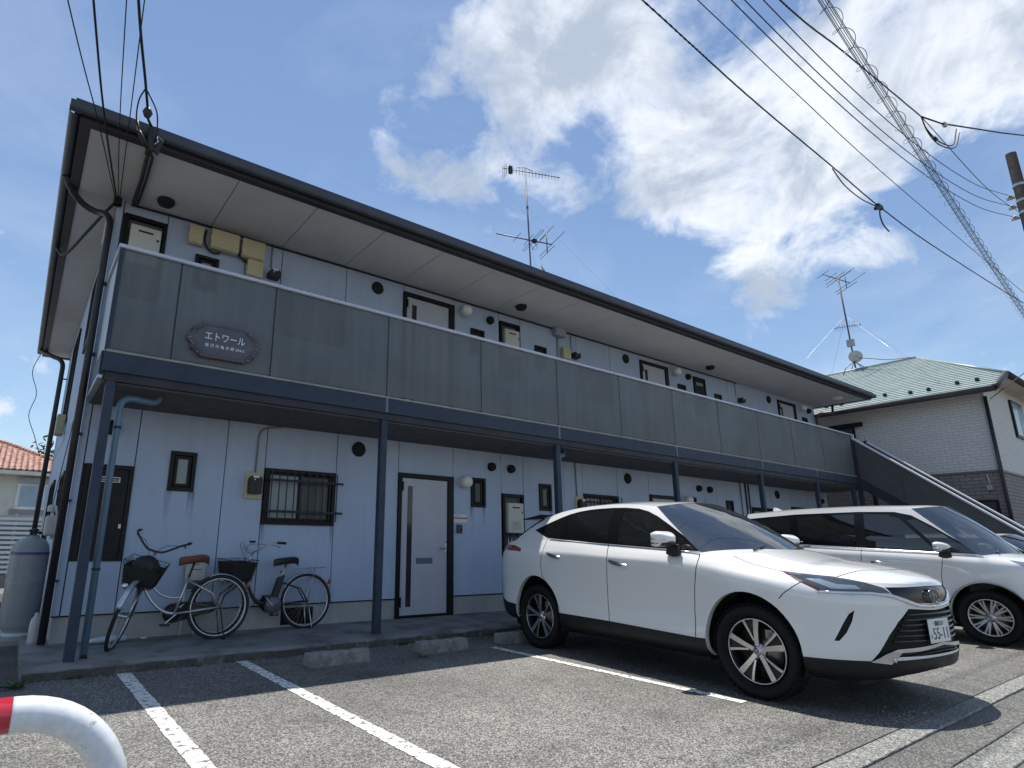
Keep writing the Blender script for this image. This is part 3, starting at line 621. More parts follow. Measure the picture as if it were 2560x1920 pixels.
def meter(x, z, lab, back=True, h_=.35, w_=.23):
    m_ = root('electric_meter', (x+w_/2, YW, z-h_))
    if back: MB().box(x, x+w_, YW-.035, YW-.001, z-h_, z).build('backplate', M_cream, m_, bevel=.012)
    cx = x+w_/2; mb = MB(); poly = [(cx-.08, z-h_+.06), (cx+.08, z-h_+.06), (cx+.085, z-.12)]+[(cx+.085*cos(a), z-.12+.075*sin(a)) for a in [pi*i/10 for i in range(1, 10)]]+[(cx-.085, z-.12)]
    mb.prism(poly, lambda u_, v_, w: (u_, w, v_), YW-.14, YW-.036 if back else YW-.001); mb.build('meter_body', M_black, m_, bevel=.008)
    MB().box(cx-.045, cx+.035, YW-.144, YW-.1405, z-.085, z-.055).build('display', M_white, m_)
    MB().box(cx-.03, cx-.012, YW-.144, YW-.1405, z-.115, z-.1).build('seal', M_white, m_)
    mm = MB()
    for j in range(3): mm.lathe([(.006, 0), (0, -.004)], 6, (x+.05+.06*j, YW-.036, z-h_+.03), 'Y')
    if back: mm.build('screw', M_steel, m_)
    tag(m_, lab, 'electric meter', 'electric meters')
meter(2.355, 2.07, 'black electric meter on an ivory backplate beside the barred window above the bicycles')
meter(8.60, 2.07, 'black electric meter on an ivory backplate above the roof of the white SUV')
meter(2.39, 5.02, 'black electric meter next to the cluster of ivory boxes on the balcony', back=False, h_=.24, w_=.19)
meter(8.66, 5.03, 'black electric meter beside the small ivory box on the balcony', back=False, h_=.24, w_=.19)
meter(15.0, 5.03, 'black electric meter on the balcony wall before the last upstairs door', back=False, h_=.24, w_=.19)
for (x0, x1, z0, z1, dep, lab) in ((1.31, 1.48, 5.03, 5.30, .10, 'narrow ivory service box at the end of the row under the eaves'), (1.585, 1.95, 5.03, 5.315, .13, 'widest ivory meter box in the row under the eaves'), (2.0, 2.31, 5.03, 5.31, .13, 'square ivory meter box beside the widest one under the eaves'), (2.10, 2.315, 4.77, 5.025, .11, 'ivory box hanging below the square meter box'), (8.38, 8.59, 4.77, 5.02, .10, 'small ivory box alone on the middle of the balcony wall')):
    b_ = root('meter_box', ((x0+x1)/2, YW, z0)); MB().box(x0, x1, YW-dep+.02, YW-.001, z0, z1).build('box_body', M_cream, b_, bevel=.006); MB().box(x0-.004, x1+.004, YW-dep, YW-dep+.0195, z0+.012, z1-.004).build('box_lid', M_cream, b_, bevel=.008)
    MB().box(x0-.012, x0-.0045, YW-dep+.004, YW-dep+.016, (z0+z1)/2-.02, (z0+z1)/2+.02).build('latch', M_cream, b_); tag(b_, lab, 'meter box', 'ivory boxes on the balcony wall')
cbl = MB()
for xx in (1.53, 1.975): cbl.tube(spline([(xx, YW-.03, 5.3), (xx-.02, YW-.05, 5.15), (xx+.03, YW-.05, 5.03), (xx+.12, YW-.04, 4.99), (xx+.2, YW-.03, 5.02)], 4), .013, 6)
cbl.build('box_cable', M_cable, A)
def globe(x, z, lab):
    g_ = root('wall_lamp', (x, YW, z)); MB().lathe([(.085, -.001), (.085, -.03), (.07, -.04)], 24, (x, YW, z), 'Y').build('lamp_base', M_white, g_)
    pr = [(.105*sin(a), -.115-.105*cos(a)*.92) for a in [pi*i/14 for i in range(15)]]
    MB().lathe(pr, 28, (x, YW, z), 'Y').build('lamp_shade', M_globe, g_); tag(g_, lab, 'wall lamp', 'globe lamps beside the flat doors')
globe(5.93, 2.165, 'white globe lamp beside the ground floor door that stands clear of the cars'); globe(12.2, 2.165, 'white globe lamp on the ground floor wall behind the two white cars')
globe(5.93, 5.175, 'white globe lamp by the first upstairs door from the name plaque'); globe(12.2, 5.175, 'white globe lamp by the second upstairs door from the name plaque'); globe(18.5, 5.175, 'white globe lamp by the last upstairs door near the stair head')
n_ = root('name_plate', (5.87, YW, 1.51)); MB().box(5.74, 6.015, YW-.02, YW-.001, 1.505, 1.64).build('plate', M_white, n_, bevel=.004); MB().box(5.742, 6.013, YW-.023, YW-.0205, 1.565, 1.59).build('stripe', mat('faded red', (.42, .2, .16), .6), n_); MB().box(5.76, 5.86, YW-.023, YW-.0205, 1.602, 1.628).build('card', mat('pale card', (.55, .62, .62), .6), n_); tag(n_, 'white name plate with a faded red stripe beside the door', 'name plate')
n_ = root('intercom', (5.86, YW, 1.34)); MB().box(5.805, 5.91, YW-.03, YW-.001, 1.34, 1.475).build('case', mat('brown plastic', (.06, .045, .045), .45), n_, bevel=.006); MB().box(5.87, 5.895, YW-.034, YW-.0305, 1.36, 1.41).build('button', M_blackm, n_); tag(n_, 'small dark brown door intercom under the name plate', 'intercom')
# name plaque on the balcony front
pq = root('name_plaque', (1.60, YB, 3.13)); M_pl = mat('bronze plaque', (.085, .075, .085), .45, var=.15, vscale=8, bump=.002, bscale=60); M_pl2 = mat('plaque field', (.09, .095, .12), .5, var=.1, vscale=6)
def plaque_outline(cx, cz, w, h, inset=0):
    P = [(-.30, .5), (.30, .5), (.36, .36), (.44, .30), (.43, .18), (.5, .05), (.5, -.05), (.43, -.18), (.44, -.30), (.36, -.36), (.30, -.5), (-.30, -.5), (-.36, -.36), (-.44, -.30), (-.43, -.18), (-.5, -.05), (-.5, .05), (-.43, .18), (-.44, .30), (-.36, .36)]
    return [(cx+x_*(w-inset), cz+z_*(h-inset)) for x_, z_ in P]
fy = lambda u_, v_, w_: (u_, w_, v_)
PCX, PCZ, PWd, PH = 1.615, 3.345, .80, .40
MB().prism(plaque_outline(PCX, PCZ, PWd, PH), fy, YB-.03, YB+.016).build('plate', M_pl, pq, bevel=.006)
MB().tube([(x_, YB-.03, z_) for x_, z_ in plaque_outline(PCX, PCZ, PWd, PH, .03)], .009, 6, closed=True).build('rim', mat('rim bronze', (.13, .11, .12), .4, var=.15), pq)
MB().prism(plaque_outline(PCX, PCZ, PWd*.82, PH*.82), fy, YB-.034, YB-.0301).build('field', M_pl2, pq)
M_lt = mat('white lettering', (.80, .82, .84), .5, var=0, fine=0)
place_text('lettering', 'エトワール', .1, M_lt, pq, (PCX+.005, YB-.036, PCZ+.045), (1, 0, 0), (0, 0, 1), .002, fit=.44, fith=.088)
place_text('lettering', '藤 沢 市 亀 井 野 394-5', .04, M_lt, pq, (PCX+.01, YB-.036, PCZ-.06), (1, 0, 0), (0, 0, 1), .002, fit=.43, fith=.042)
for (a, b) in ((-.28, .155), (.28, .155), (-.28, -.155), (.28, -.155), (-.36, 0), (.36, 0)): MB().lathe([(.008, -.0345), (.006, -.04), (0, -.042)], 8, (PCX+a, YB, PCZ+b), 'Y').build('screw', M_chrome, pq)
for sx in (-1, 1):
    for sz in (-1, 1):
        for k in range(3): MB().tube([(PCX+sx*(.33-.03*k+.02*cos(t)), YB-.036, PCZ+sz*(.10+.025*k+.02*sin(t))) for t in [i*.6 for i in range(8)]], .006, 5).build('scroll_ornament', M_pl, pq)
tag(pq, 'dark bronze plaque with white lettering on the balcony front', 'name plaque')
# outside stair at the far end
stx = root('outside_staircase', (19.1, 5.2, 0)); X0, X1 = 18.62, 19.55; SL = (4.09-1.51)/(6.64-3.58)
def sz_(y, top): return top-(6.64-y)*SL
yb0, yb1 = 2.6, 6.63
M_stp = mat('stair side sheet', (.085, .085, .09), .55, var=.12, vscale=2)
cuts = [yb1, 5.69, 4.79, 3.9, 3.0]
for (xx, t0) in ((X0, 0), (X1, 0)):
    for a, b in zip(cuts, cuts[1:]):
        MB().prism([(a-.006, sz_(a-.006, 4.06)), (b+.006, sz_(b+.006, 4.06)), (b+.006, max(.02, sz_(b+.006, 3.02))), (a-.006, sz_(a-.006, 3.02))], lambda u_, v_, w_: (w_, u_, v_), xx-.004, xx+.004).build('side_panel', M_stp, stx)
    MB().prism([(yb1, sz_(yb1, 3.019)), (2.72, max(.02, sz_(2.72, 3.019))), (3.0, .02), (yb1, sz_(yb1, 2.72))], lambda u_, v_, w_: (w_, u_, v_), xx-.03, xx+.03).build('stringer', M_beam2, stx)
    MB().bar((xx, 6.66, 4.11), (xx, 2.95, sz_(2.95, 4.09)), .10, .055).build('handrail', mat('bright rail', (.72, .74, .78), .3, var=.04), stx, bevel=.018); MB().bar((xx, 6.66, 4.08), (xx, 6.66, 4.235), .06, .06, (1, 0, 0)).build('newel', M_rail, stx); MB().box(xx-.03, xx+.03, 2.92, 2.98, 0, sz_(2.95, 4.06)).build('newel', M_beam2, stx)
for i in range(15):
    y = 6.55-i*.252; z = 2.98-(i+1)*.2
    if z > .05: MB().box(X0+.005, X1-.005, y-.28, y, z-.03, z).build('tread', M_deck, stx)
MB().box(X0-.04, X0+.05, 6.63, 6.72, 0, 4.05).build('post', M_beam2, stx); MB().box(X1-.04, X1+.05, 6.63, 6.72, 0, 4.15).build('post', M_beam2, stx)
MB().box(X0+.05, X1-.04, 6.66, YW, 2.75, 2.98).build('landing', M_deck, stx); MB().box(X1-.004, X1+.004, 6.73, YW, 2.98, 4.06).build('side_panel', M_stp, stx); MB().tube([(X1, 6.64, 4.16), (X1, YW, 4.16)], .026, 10).build('handrail', M_rail, stx)
tag(stx, 'dark sheet-sided steel staircase with pale handrails at the end of the block', 'staircase')
# ---------------------------------------------------------------- vehicles
def herm(keys):
    keys = sorted(keys); xs = [k[0] for k in keys]; ys = [k[1] for k in keys]; n = len(xs)
    if n == 1: return lambda x: ys[0]
    d = [(ys[i+1]-ys[i])/(xs[i+1]-xs[i]) for i in range(n-1)]; m_ = [d[0]]+[0 if d[i-1]*d[i] <= 0 else 2*d[i-1]*d[i]/(d[i-1]+d[i]) for i in range(1, n-1)]+[d[-1]]
    def f(x):
        if x <= xs[0]: return ys[0]
        if x >= xs[-1]: return ys[-1]
        i = 0
        while x > xs[i+1]: i += 1
        h = xs[i+1]-xs[i]; t = (x-xs[i])/h
        return (2*t**3-3*t*t+1)*ys[i]+(t**3-2*t*t+t)*h*m_[i]+(-2*t**3+3*t*t)*ys[i+1]+(t**3-t*t)*h*m_[i+1]
    return f
def in_poly(u, v, P):
    c = False; j = len(P)-1
    for i in range(len(P)):
        if (P[i][1] > v) != (P[j][1] > v) and u < (P[j][0]-P[i][0])*(v-P[i][1])/(P[j][1]-P[i][1])+P[i][0]: c = not c
        j = i
    return c
class Shell:
    """right half of a car skin; outlines are cut into it and become parts"""
    def __init__(s): s.bm = bmesh.new(); s.lay = s.bm.faces.layers.int.new('part'); s.names = ['body']
    def pid(s, n):
        if n not in s.names: s.names.append(n)
        return s.names.index(n)
    def grid(s, rows, part='body'):
        k = s.pid(part); V = [[s.bm.verts.new(p) for p in r] for r in rows]
        for a, b in zip(V, V[1:]):
            for i in range(len(a)-1):
                try: f = s.bm.faces.new((a[i], a[i+1], b[i+1], b[i])); f[s.lay] = k; f.smooth = True
                except ValueError: pass
    def weld(s, d=2e-4):
        bmesh.ops.remove_doubles(s.bm, verts=s.bm.verts, dist=d)
        bmesh.ops.dissolve_degenerate(s.bm, edges=s.bm.edges, dist=1e-5)
        bmesh.ops.recalc_face_normals(s.bm, faces=s.bm.faces); s.bm.faces.ensure_lookup_table()
        c = sum((f.normal.dot(f.calc_center_median()-Vector((-1.4, 0, .8)))*f.calc_area() for f in s.bm.faces), 0.0)
        if c < 0: bmesh.ops.reverse_faces(s.bm, faces=s.bm.faces)
    def cut(s, poly, view, part, src=None, filt=None, closed=True):
        D = {'side': Vector((0, 1, 0)), 'front': Vector((1, 0, 0)), 'top': Vector((0, 0, 1)), 'diag': Vector((1, -1, 0)).normalized()}[view]
        if view == 'side': P3 = lambda u, v: Vector((u, 0, v)); pr = lambda p: (p.x, p.z)
        elif view == 'front': P3 = lambda u, v: Vector((0, u, v)); pr = lambda p: (p.y, p.z)
        elif view == 'top': P3 = lambda u, v: Vector((u, v, 0)); pr = lambda p: (p.x, p.y)
        else:
            E = Vector((1, 1, 0)).normalized(); P3 = lambda u, v: E*u+Vector((0, 0, v)); pr = lambda p: (p.dot(E), p.z)
        srcs = None if src is None else {s.pid(n) for n in ([src] if isinstance(src, str) else src)}
        ok = lambda f: (srcs is None or f[s.lay] in srcs) and (filt is None or filt(f))
        n = len(poly)
        for i in range(n if closed else n-1):
            a, b = poly[i], poly[(i+1) % n]
            u0, u1 = min(a[0], b[0])-1e-4, max(a[0], b[0])+1e-4; v0, v1 = min(a[1], b[1])-1e-4, max(a[1], b[1])+1e-4
            fs = []
            for f in s.bm.faces:
                if not ok(f): continue
                q = [pr(v.co) for v in f.verts]
                if max(t[0] for t in q) < u0 or min(t[0] for t in q) > u1 or max(t[1] for t in q) < v0 or min(t[1] for t in q) > v1: continue
                fs.append(f)
            if not fs: continue
            no = D.cross(P3(*b)-P3(*a))
            if no.length < 1e-9: continue
            es = {e for f in fs for e in f.edges}; vs = {v for f in fs for v in f.verts}
            bmesh.ops.bisect_plane(s.bm, geom=list(fs)+list(es)+list(vs), dist=1e-6, plane_co=P3(*a), plane_no=no.normalized())
        k = s.pid(part); cnt = 0
        for f in s.bm.faces:
            if ok(f) and in_poly(*pr(f.calc_center_median()), poly): f[s.lay] = k; cnt += 1
        return cnt
    def seam(s, line, view, w=.0085, **kw):
        for a, b in zip(line, line[1:]):
            d = Vector((b[0]-a[0], b[1]-a[1])); L = d.length
            if L < 1e-6: continue
            d /= L; n = Vector((-d.y, d.x))*w/2; e = d*w*.3
            A_, B_ = Vector(a)-e, Vector(b)+e
            s.cut([tuple(A_+n), tuple(B_+n), tuple(B_-n), tuple(A_-n)], view, 'gap', **kw)
    def drop(s, *names):
        ids = {s.pid(n) for n in names}; bmesh.ops.delete(s.bm, geom=[f for f in s.bm.faces if f[s.lay] in ids], context='FACES')
    def lip(s, part, test, vec):
        k = s.pid(part); E = [e for e in s.bm.edges if e.is_boundary and test((e.verts[0].co+e.verts[1].co)/2)]
        r = bmesh.ops.extrude_edge_only(s.bm, edges=E); vs = [v for v in r['geom'] if isinstance(v, bmesh.types.BMVert)]; bmesh.ops.translate(s.bm, verts=vs, vec=vec)
        for f in r['geom']:
            if isinstance(f, bmesh.types.BMFace): f[s.lay] = k; f.smooth = True
    def emit(s, part, name, material, parent, mode='both', inset=0.0, solid=0.0, split=False):
        """mode both: one object holding both halves; split: one object per side"""
        k = s.pid(part); F_ = [f for f in s.bm.faces if f[s.lay] == k]
        if not F_: return []
        idx = {}; V, Fs = [], []
        for f in F_:
            q = []
            for v in f.verts:
                if v not in idx: idx[v] = len(V); V.append(v.co-v.normal*inset)
                q.append(idx[v])
            Fs.append(q)
        out = []
        def mk(Vs, Fl):
            me = bpy.data.meshes.new(name); me.from_pydata([tuple(v) for v in Vs], [], Fl); me.polygons.foreach_set('use_smooth', [True]*len(me.polygons)); me.materials.append(material)
            bm = bmesh.new(); bm.from_mesh(me); bmesh.ops.remove_doubles(bm, verts=bm.verts, dist=2e-5); bm.to_mesh(me); bm.free()
            o = link(name, me, parent, solid=solid); out.append(o)
        Vm = [Vector((v.x, -v.y, v.z)) for v in V]; Fm = [q[::-1] for q in Fs]
        if split: mk(V, Fs); mk(Vm, Fm)
        else: mk(V+Vm, Fs+[[i+len(V) for i in q] for q in Fm])
        return out
def lower_rows(C, inset=0.0, ncol=(16, 56, 14)):
    NF, NS, NR = ncol; rows = []
    for r in C['rows']:
        xF, W0, xR = r['xF']-inset, r['W']-inset, r['xR']+inset; xf0, xr0 = r.get('xf0', C['xf0']), r.get('xr0', C['xr0']); zf = r['zf']
        nf, mf = r.get('nf', 2.1), r.get('mf', 2.35); fl = r.get('flare', 0.0)
        def Ws(x):
            w = W0*(1-C.get('plan', .010)*((x-C['xm'])/1.8)**2)
            for (cx, _) in C['wheels']: w += fl*math.exp(-((x-cx)/.42)**2)
            return w
        row = []
        for i in range(NF):
            th = pi/2*(1-i/NF); x = xf0+(xF-xf0)*sin(th)**(2/nf); y = Ws(xf0)*max(0, cos(th))**(2/mf) if i else 0
            row.append((x, -y, zf(x)))
        for i in range(NS+1):
            x = xf0+(xr0-xf0)*i/NS; row.append((x, -Ws(x), zf(x)))
        for i in range(1, NR+1):
            th = pi/2*i/NR; x = xr0+(xR-xr0)*sin(th)**(2/2.6); y = Ws(xr0)*max(0, cos(th))**(2/2.8) if i < NR else 0
            row.append((x, -y, zf(x)))
        rows.append(row)
    return rows
def dense(rows, n=4):
    """smooth the ring stack vertically with a spline through the rings"""
    out = []
    cols = [spline([r[j] for r in rows], n) for j in range(len(rows[0]))]
    return [[tuple(c[i]) for c in cols] for i in range(len(cols[0]))]
def wheel(car, x, y, side, R=.352, rim=.247, kind='ten', M=None, steer=0.0, w=.115):
    """side -1: right of the car"""
    wh = empty('wheel', (x, y, R), 0, car); wh.rotation_euler = (0, 0, steer); s = side
    T = MB(); o = w*s
    pr = [(rim-.004, .35), (rim+.012, .62), (rim+.03, .80), (R-.065, .97), (R-.035, .98), (R-.014, .86), (R-.003, .66), (R, .3), (R, -.3), (R-.003, -.66), (R-.014, -.9), (R-.05, -1), (rim+.02, -.9), (rim-.004, -.6)]
    T.lathe([(a, b*o) for a, b in pr], 56, axis='Y', closed=True); T.build('tyre', mat('tyre rubber', (.010, .010, .011), .8, var=.15, vscale=20, spec=.25), wh)
    tr = MB()
    for k in range(48):
        a = 2*pi*k/48
        for (b, dl) in ((.66, 0), (.05, .04), (-.5, .02)):
            a2 = a+dl; p = Vector((R*cos(a2), b*o, R*sin(a2))); rad = Vector((cos(a2), 0, sin(a2))); tan = Vector((-sin(a2), 0, cos(a2)))
            tr.obox(p+rad*.0005, tan*.016, Vector((0, .028, 0)), rad*.003)
    tt = tr.build('tread', mat('tyre rubber', (.010, .010, .011), .8, var=.15, vscale=20, spec=.25), wh); tt['kind'] = 'stuff'
    Rm = MB(); Rm.lathe([(rim, .42*o), (rim-.006, .66*o), (rim-.012, .66*o), (rim-.02, .45*o), (rim-.035, -.3*o), (rim-.02, -.9*o)], 48, axis='Y'); rimo = Rm.build('rim', mat('rim black', (.03, .03, .032), .35, metal=.6, var=.05) if kind == 'ten' else mat('rim silver', (.42, .43, .45), .3, metal=.85, var=.05), wh)
    MB().lathe([(rim-.001, .60*o), (rim-.003, .672*o), (rim-.011, .672*o), (rim-.013, .60*o)], 48, axis='Y').build('rim_edge', mat('machined alloy', (.62, .61, .59), .25, metal=.9, var=.04), rimo)
    MB().lathe([(0, -.25*o), (.17, -.25*o), (.172, -.12*o), (.09, -.12*o), (.07, .1*o), (0, .1*o)], 32, axis='Y').build('brake_disc', mat('brake disc', (.2, .19, .18), .35, metal=.8), wh)
    MB().lathe([(rim-.03, -.34*o), (0, -.34*o)], 32, axis='Y').build('hub_back', M_blackm, wh)
    cal = MB()
    for k in range(6): a = .25+k*.14; cal.obox((.165*cos(a), .05*o, .165*sin(a)), (.028, 0, 0), (0, .028, 0), (0, 0, .03))
    cal.build('caliper', mat('caliper', (.3, .29, .27), .5, metal=.5), wh)
    face = mat('machined alloy', (.62, .61, .59), .25, metal=.9, var=.04)
    def arm(a0, a1, r0, r1, w0, w1, y0, y1, m_, name, th=.012):
        mb = MB(); P = []
        for i in range(7):
            t = i/6; r = r0+(r1-r0)*t; a = a0+(a1-a0)*t**.8; ww = w0+(w1-w0)*t; yy = (y0+(y1-y0)*math.sin(t*pi/2))*s
            c = Vector((r*cos(a), yy, r*sin(a))); tn = Vector((-sin(a), 0, cos(a)))
            P.append([c-tn*ww/2, c+tn*ww/2, c+tn*ww/2-Vector((0, th*s, 0)), c-tn*ww/2-Vector((0, th*s, 0)), c-tn*ww/2])
        mb.grid(P, smooth=False); mb.add(P[-1][:4], [(0, 1, 2, 3)]); mb.add(P[0][:4], [(3, 2, 1, 0)]); return mb.build(name, m_, rimo)
    dk = mat('rim black', (.03, .03, .032), .35, metal=.6, var=.05)  # barrel and spoke webs have a black finish of their own
    if kind == 'ten':
        for k in range(5):
            a = 2*pi*k/5+.34
            arm(a-.04, a-.12, .035, rim-.008, .032, .045, w*.50, w*.63, face, 'spoke'); arm(a-.02, a+.03, .05, rim-.012, .028, .06, w*.36, w*.5, dk, 'spoke_web', .03)
            arm(a+.26, a+.36, .075, rim-.008, .013, .022, w*.50, w*.63, face, 'spoke'); arm(a+.2, a+.27, .07, rim-.012, .03, .05, w*.36, w*.5, dk, 'spoke_web', .03)
    else:
        for k in range(10):
            a = 2*pi*k/10; arm(a-.03, a-.10, .05, rim-.006, .022, .02, w*.40, w*.6, mat('rim silver', (.42, .43, .45), .3, metal=.85, var=.05), 'spoke', .02); arm(a+.10, a+.10, .06, rim-.006, .018, .02, w*.40, w*.6, mat('rim silver', (.42, .43, .45), .3, metal=.85, var=.05), 'spoke', .02)
    MB().lathe([(0, w*.60*s), (.022, w*.60*s), (.030, w*.56*s), (.034, w*.45*s), (.06, w*.40*s), (.062, w*.2*s)], 24, axis='Y').build('hub', face, rimo)
    MB().lathe([(0, w*.612*s), (.019, w*.610*s), (.021, w*.598*s)], 20, axis='Y').build('hub_cap', M_black, rimo)
    em = MB()
    for (rx, rz, cz) in ((.016, .010, 0), (.006, .010, .0), (.011, .0045, .004)): em.tube([(rx*cos(t), w*.618*s, cz+rz*sin(t)) for t in [2*pi*i/14 for i in range(14)]], .0016, 4, closed=True)
    em.build('hub_emblem', M_chrome, rimo)
    nb = MB()
    for k in range(5): a = 2*pi*k/5+.62; nb.lathe([(.010, w*.3*s), (.010, w*.46*s), (0, w*.48*s)], 6, (.058*cos(a), 0, .058*sin(a)), 'Y')
    nb.build('wheel_nuts', M_steel, rimo); return wh
def seat(car, x, y, mt, w=.5, z=.55, rear=False):
    st_ = empty('seat', (x, y, z), 0, car)
    def pad(name, rows): MB().grid(rows).build(name, mt, st_, solid=0)
    MB().box(-.25, .25, -w/2, w/2, -.08, .08).build('cushion', mt, st_, bevel=.05, segs=3)
    b = MB(); b.prism([(-.22, .05), (-.32, .05), (-.50, .62), (-.40, .64)], lambda u, v, q: (u, q, v), -w/2, w/2); b.build('backrest', mt, st_, bevel=.04, segs=3)
    if not rear or w < .8: MB().prism([(-.42, .68), (-.50, .67), (-.53, .86), (-.45, .88)], lambda u, v, q: (u, q, v), -.13, .13).build('headrest', mt, st_, bevel=.03, segs=3)
    return st_

M_cpaint = mat('pearl white paint', (.80, .80, .78), .28, var=0, fine=0, spec=.5, coat=1.0)
M_clad = mat('dark cladding', (.014, .0145, .016), .55, var=.08, spec=.3)
M_piano = mat('piano black', (.007, .007, .008), .22, var=0, fine=0, spec=.35)
M_tint = glass_mat('privacy glass', (.7, .75, .75), .06); M_clear = glass_mat('green glass', (.72, .80, .76), .42); M_wind = glass_mat('windscreen glass', (.75, .82, .80), .45, ior=2.6)
M_seat = mat('seat cloth', (.03, .03, .032), .8); M_seatg = mat('pale seat cloth', (.20, .21, .19), .8)
M_lens = mat('lamp lens', (.05, .06, .07), .06, var=0, fine=0, coat=1); M_lensb = mat('lamp inner', (.30, .36, .42), .15, metal=.5, var=.05); M_red = mat('red lens', (.25, .006, .012), .12, coat=1, var=0, fine=0)
M_redr = mat('amber red strip', (.10, .02, .015), .15, coat=.8, var=0, fine=0)

# ---- the SUV
CS = dict(xf0=.22, xr0=-3.12, xm=-1.4, plan=.010, wheels=((0, .35), (-2.69, .35)))
def K(*a): return herm(list(a))
CS['rows'] = [
 dict(W=.70, xF=.74, xR=-3.50, zf=K((-3.6, .30), (-3.0, .24), (0, .21), (.8, .24))),
 dict(W=.865, xF=.885, xR=-3.66, zf=K((-3.76, .40), (-3.3, .30), (-2.3, .285), (-.5, .28), (.4, .255), (.7, .25), (.93, .33))),
 dict(W=.905, xF=.925, xR=-3.73, zf=K((-3.76, .52), (-3.45, .44), (-2.3, .41), (-.5, .385), (.4, .365), (.8, .40), (.98, .47)), flare=.012),
 dict(W=.892, xF=.925, xR=-3.75, zf=K((-3.76, .64), (-2.5, .56), (-1.5, .55), (-.5, .53), (.5, .51), (.98, .565)), flare=.03),
 dict(W=.898, xF=.92, xR=-3.76, zf=K((-3.76, .79), (-3, .76), (-1.5, .745), (-.4, .72), (.5, .66), (.98, .66)), flare=.032),
 dict(W=.922, xF=.915, xR=-3.72, zf=K((-3.76, .94), (-3.1, 1.02), (-2.5, 1.03), (-1.5, 1.0), (-.5, .955), (0, .895), (.5, .80), (.98, .745)), flare=.012),
 dict(W=.898, xF=.91, xR=-3.70, zf=K((-3.76, 1.05), (-3.1, 1.12), (-2.5, 1.125), (-1.5, 1.08), (-.5, 1.035), (0, .96), (.5, .875), (.98, .82))),
 dict(W=.835, xF=.89, xR=-3.62, xf0=.18, zf=K((-3.76, 1.16), (-3.1, 1.215), (-2.5, 1.225), (-1.5, 1.165), (-.5, 1.10), (-.2, 1.055), (.05, 1.0), (.3, .955), (.6, .92), (.98, .885)))]
def greenhouse(C, G_, nrow=8):
    """columns from the screen's centre round the side to the tailgate's centre: base and top ring, bowed between"""
    base = []; top = []
    nW, nS, nR = G_.get('nW', 12), G_.get('nS', 46), G_.get('nR', 12)
    for i in range(nW):
        t = i/nW; y = t*G_['bw']; base.append((G_['bx0']+(G_['bx1']-G_['bx0'])*t**2.2, -y, G_['bz0']+(G_['bz1']-G_['bz0'])*t**2))
        y = t*G_['tw']; top.append((G_['tx0']+(G_['tx1']-G_['tx0'])*t**2.4, -y, G_['tz0']+(G_['tzf'](G_['tx1'])-G_['tz0'])*t**2))
    for i in range(nS+1):
        t = i/nS; x = G_['bx1']+(G_['bx2']-G_['bx1'])*t; base.append((x, -G_['bwf'](x), G_['bzf'](x)))
        x = G_['tx1']+(G_['tx2']-G_['tx1'])*t; top.append((x, -G_['twf'](x), G_['tzf'](x)))
    xb, yb_, zb = base[-1]; xt, yt, zt = top[-1]
    for i in range(1, nR+1):
        t = pi/2*i/nR; s_ = sin(t)**.85; c = max(0, cos(t))**.8 if i < nR else 0
        base.append((xb+(G_['bx3']-xb)*s_, yb_*c, zb+(G_['bz3']-zb)*s_)); top.append((xt+(G_['tx3']-xt)*s_, yt*c, zt+(G_['tz3']-zt)*s_))
    rows = []
    for k in range(nrow+1):
        t = k/nrow; row = []
        for j, (b, q) in enumerate(zip(base, top)):
            p = Vector(b).lerp(Vector(q), t); bow = 4*t*(1-t)
            if j < nW: p += Vector((.022, 0, .022))*bow
            elif j <= nW+nS: p += Vector((0, -.022, .004))*bow
            else: p += Vector((-.012, 0, .012))*bow
            row.append(tuple(p))
        rows.append(row)
    return rows, nW, nS, nR
def roof_rows(ring, spine, x_a, x_b, n=8):
    rows = []
    for k in range(n+1):
        s_ = k/n; row = []
        for (x, y, z) in ring:
            xa = min(max(x, x_a), x_b); e = 1-(1-s_)**2
            row.append((x+(xa-x)*s_, y*(1-s_), z+(spine(xa)-z)*e))
        rows.append(row)
    return rows
def hood_rows(C, x0, crown, n=30, m_=14, end=None):
    r = C['rows'][-1]; top = lower_rows(C)[-1]; pts = [p for p in top if p[0] >= x0-.02]; xF = r['xF']; rows = []
    xs = sorted({p[0] for p in pts if p[0] >= x0}|{x0}); import bisect
    P = sorted([(p[0], -p[1], p[2]) for p in top])
    def wz(x):
        i = min(max(bisect.bisect([q[0] for q in P], x), 1), len(P)-1); a, b = P[i-1], P[i]; t = (x-a[0])/(b[0]-a[0]) if b[0] > a[0] else 0
        return a[1]+(b[1]-a[1])*t, a[2]+(b[2]-a[2])*t
    for x in xs:
        w, z = wz(x); c = crown(x); row = []
        for j in range(m_+1):
            y = j/m_; row.append((x, -w*y, z+c*(1-y**2.6)))
        rows.append(row)
    return rows
def circle(cx, cz, r, n=40): return [(cx+r*cos(2*pi*i/n), cz+r*sin(2*pi*i/n)) for i in range(n)]
GS = dict(bx0=-.10, bx1=-.44, bx2=-3.30, bx3=-3.60, bw=.80, bz0=1.115, bz1=1.095, bz3=1.165, tx0=-.98, tx1=-1.10, tx2=-2.86, tx3=-3.08, tw=.585, tz0=1.60, tz3=1.50,
          bwf=herm([(-3.3, .775), (-2.6, .83), (-1.5, .838), (-.44, .82)]), bzf=herm([(-3.3, 1.19), (-2.5, 1.215), (-1.5, 1.155), (-.44, 1.085)]),
          twf=herm([(-2.9, .585), (-2.0, .615), (-1.1, .59)]), tzf=herm([(-2.9, 1.475), (-2.5, 1.555), (-2.1, 1.59), (-1.7, 1.60), (-1.4, 1.588), (-1.1, 1.55)]))
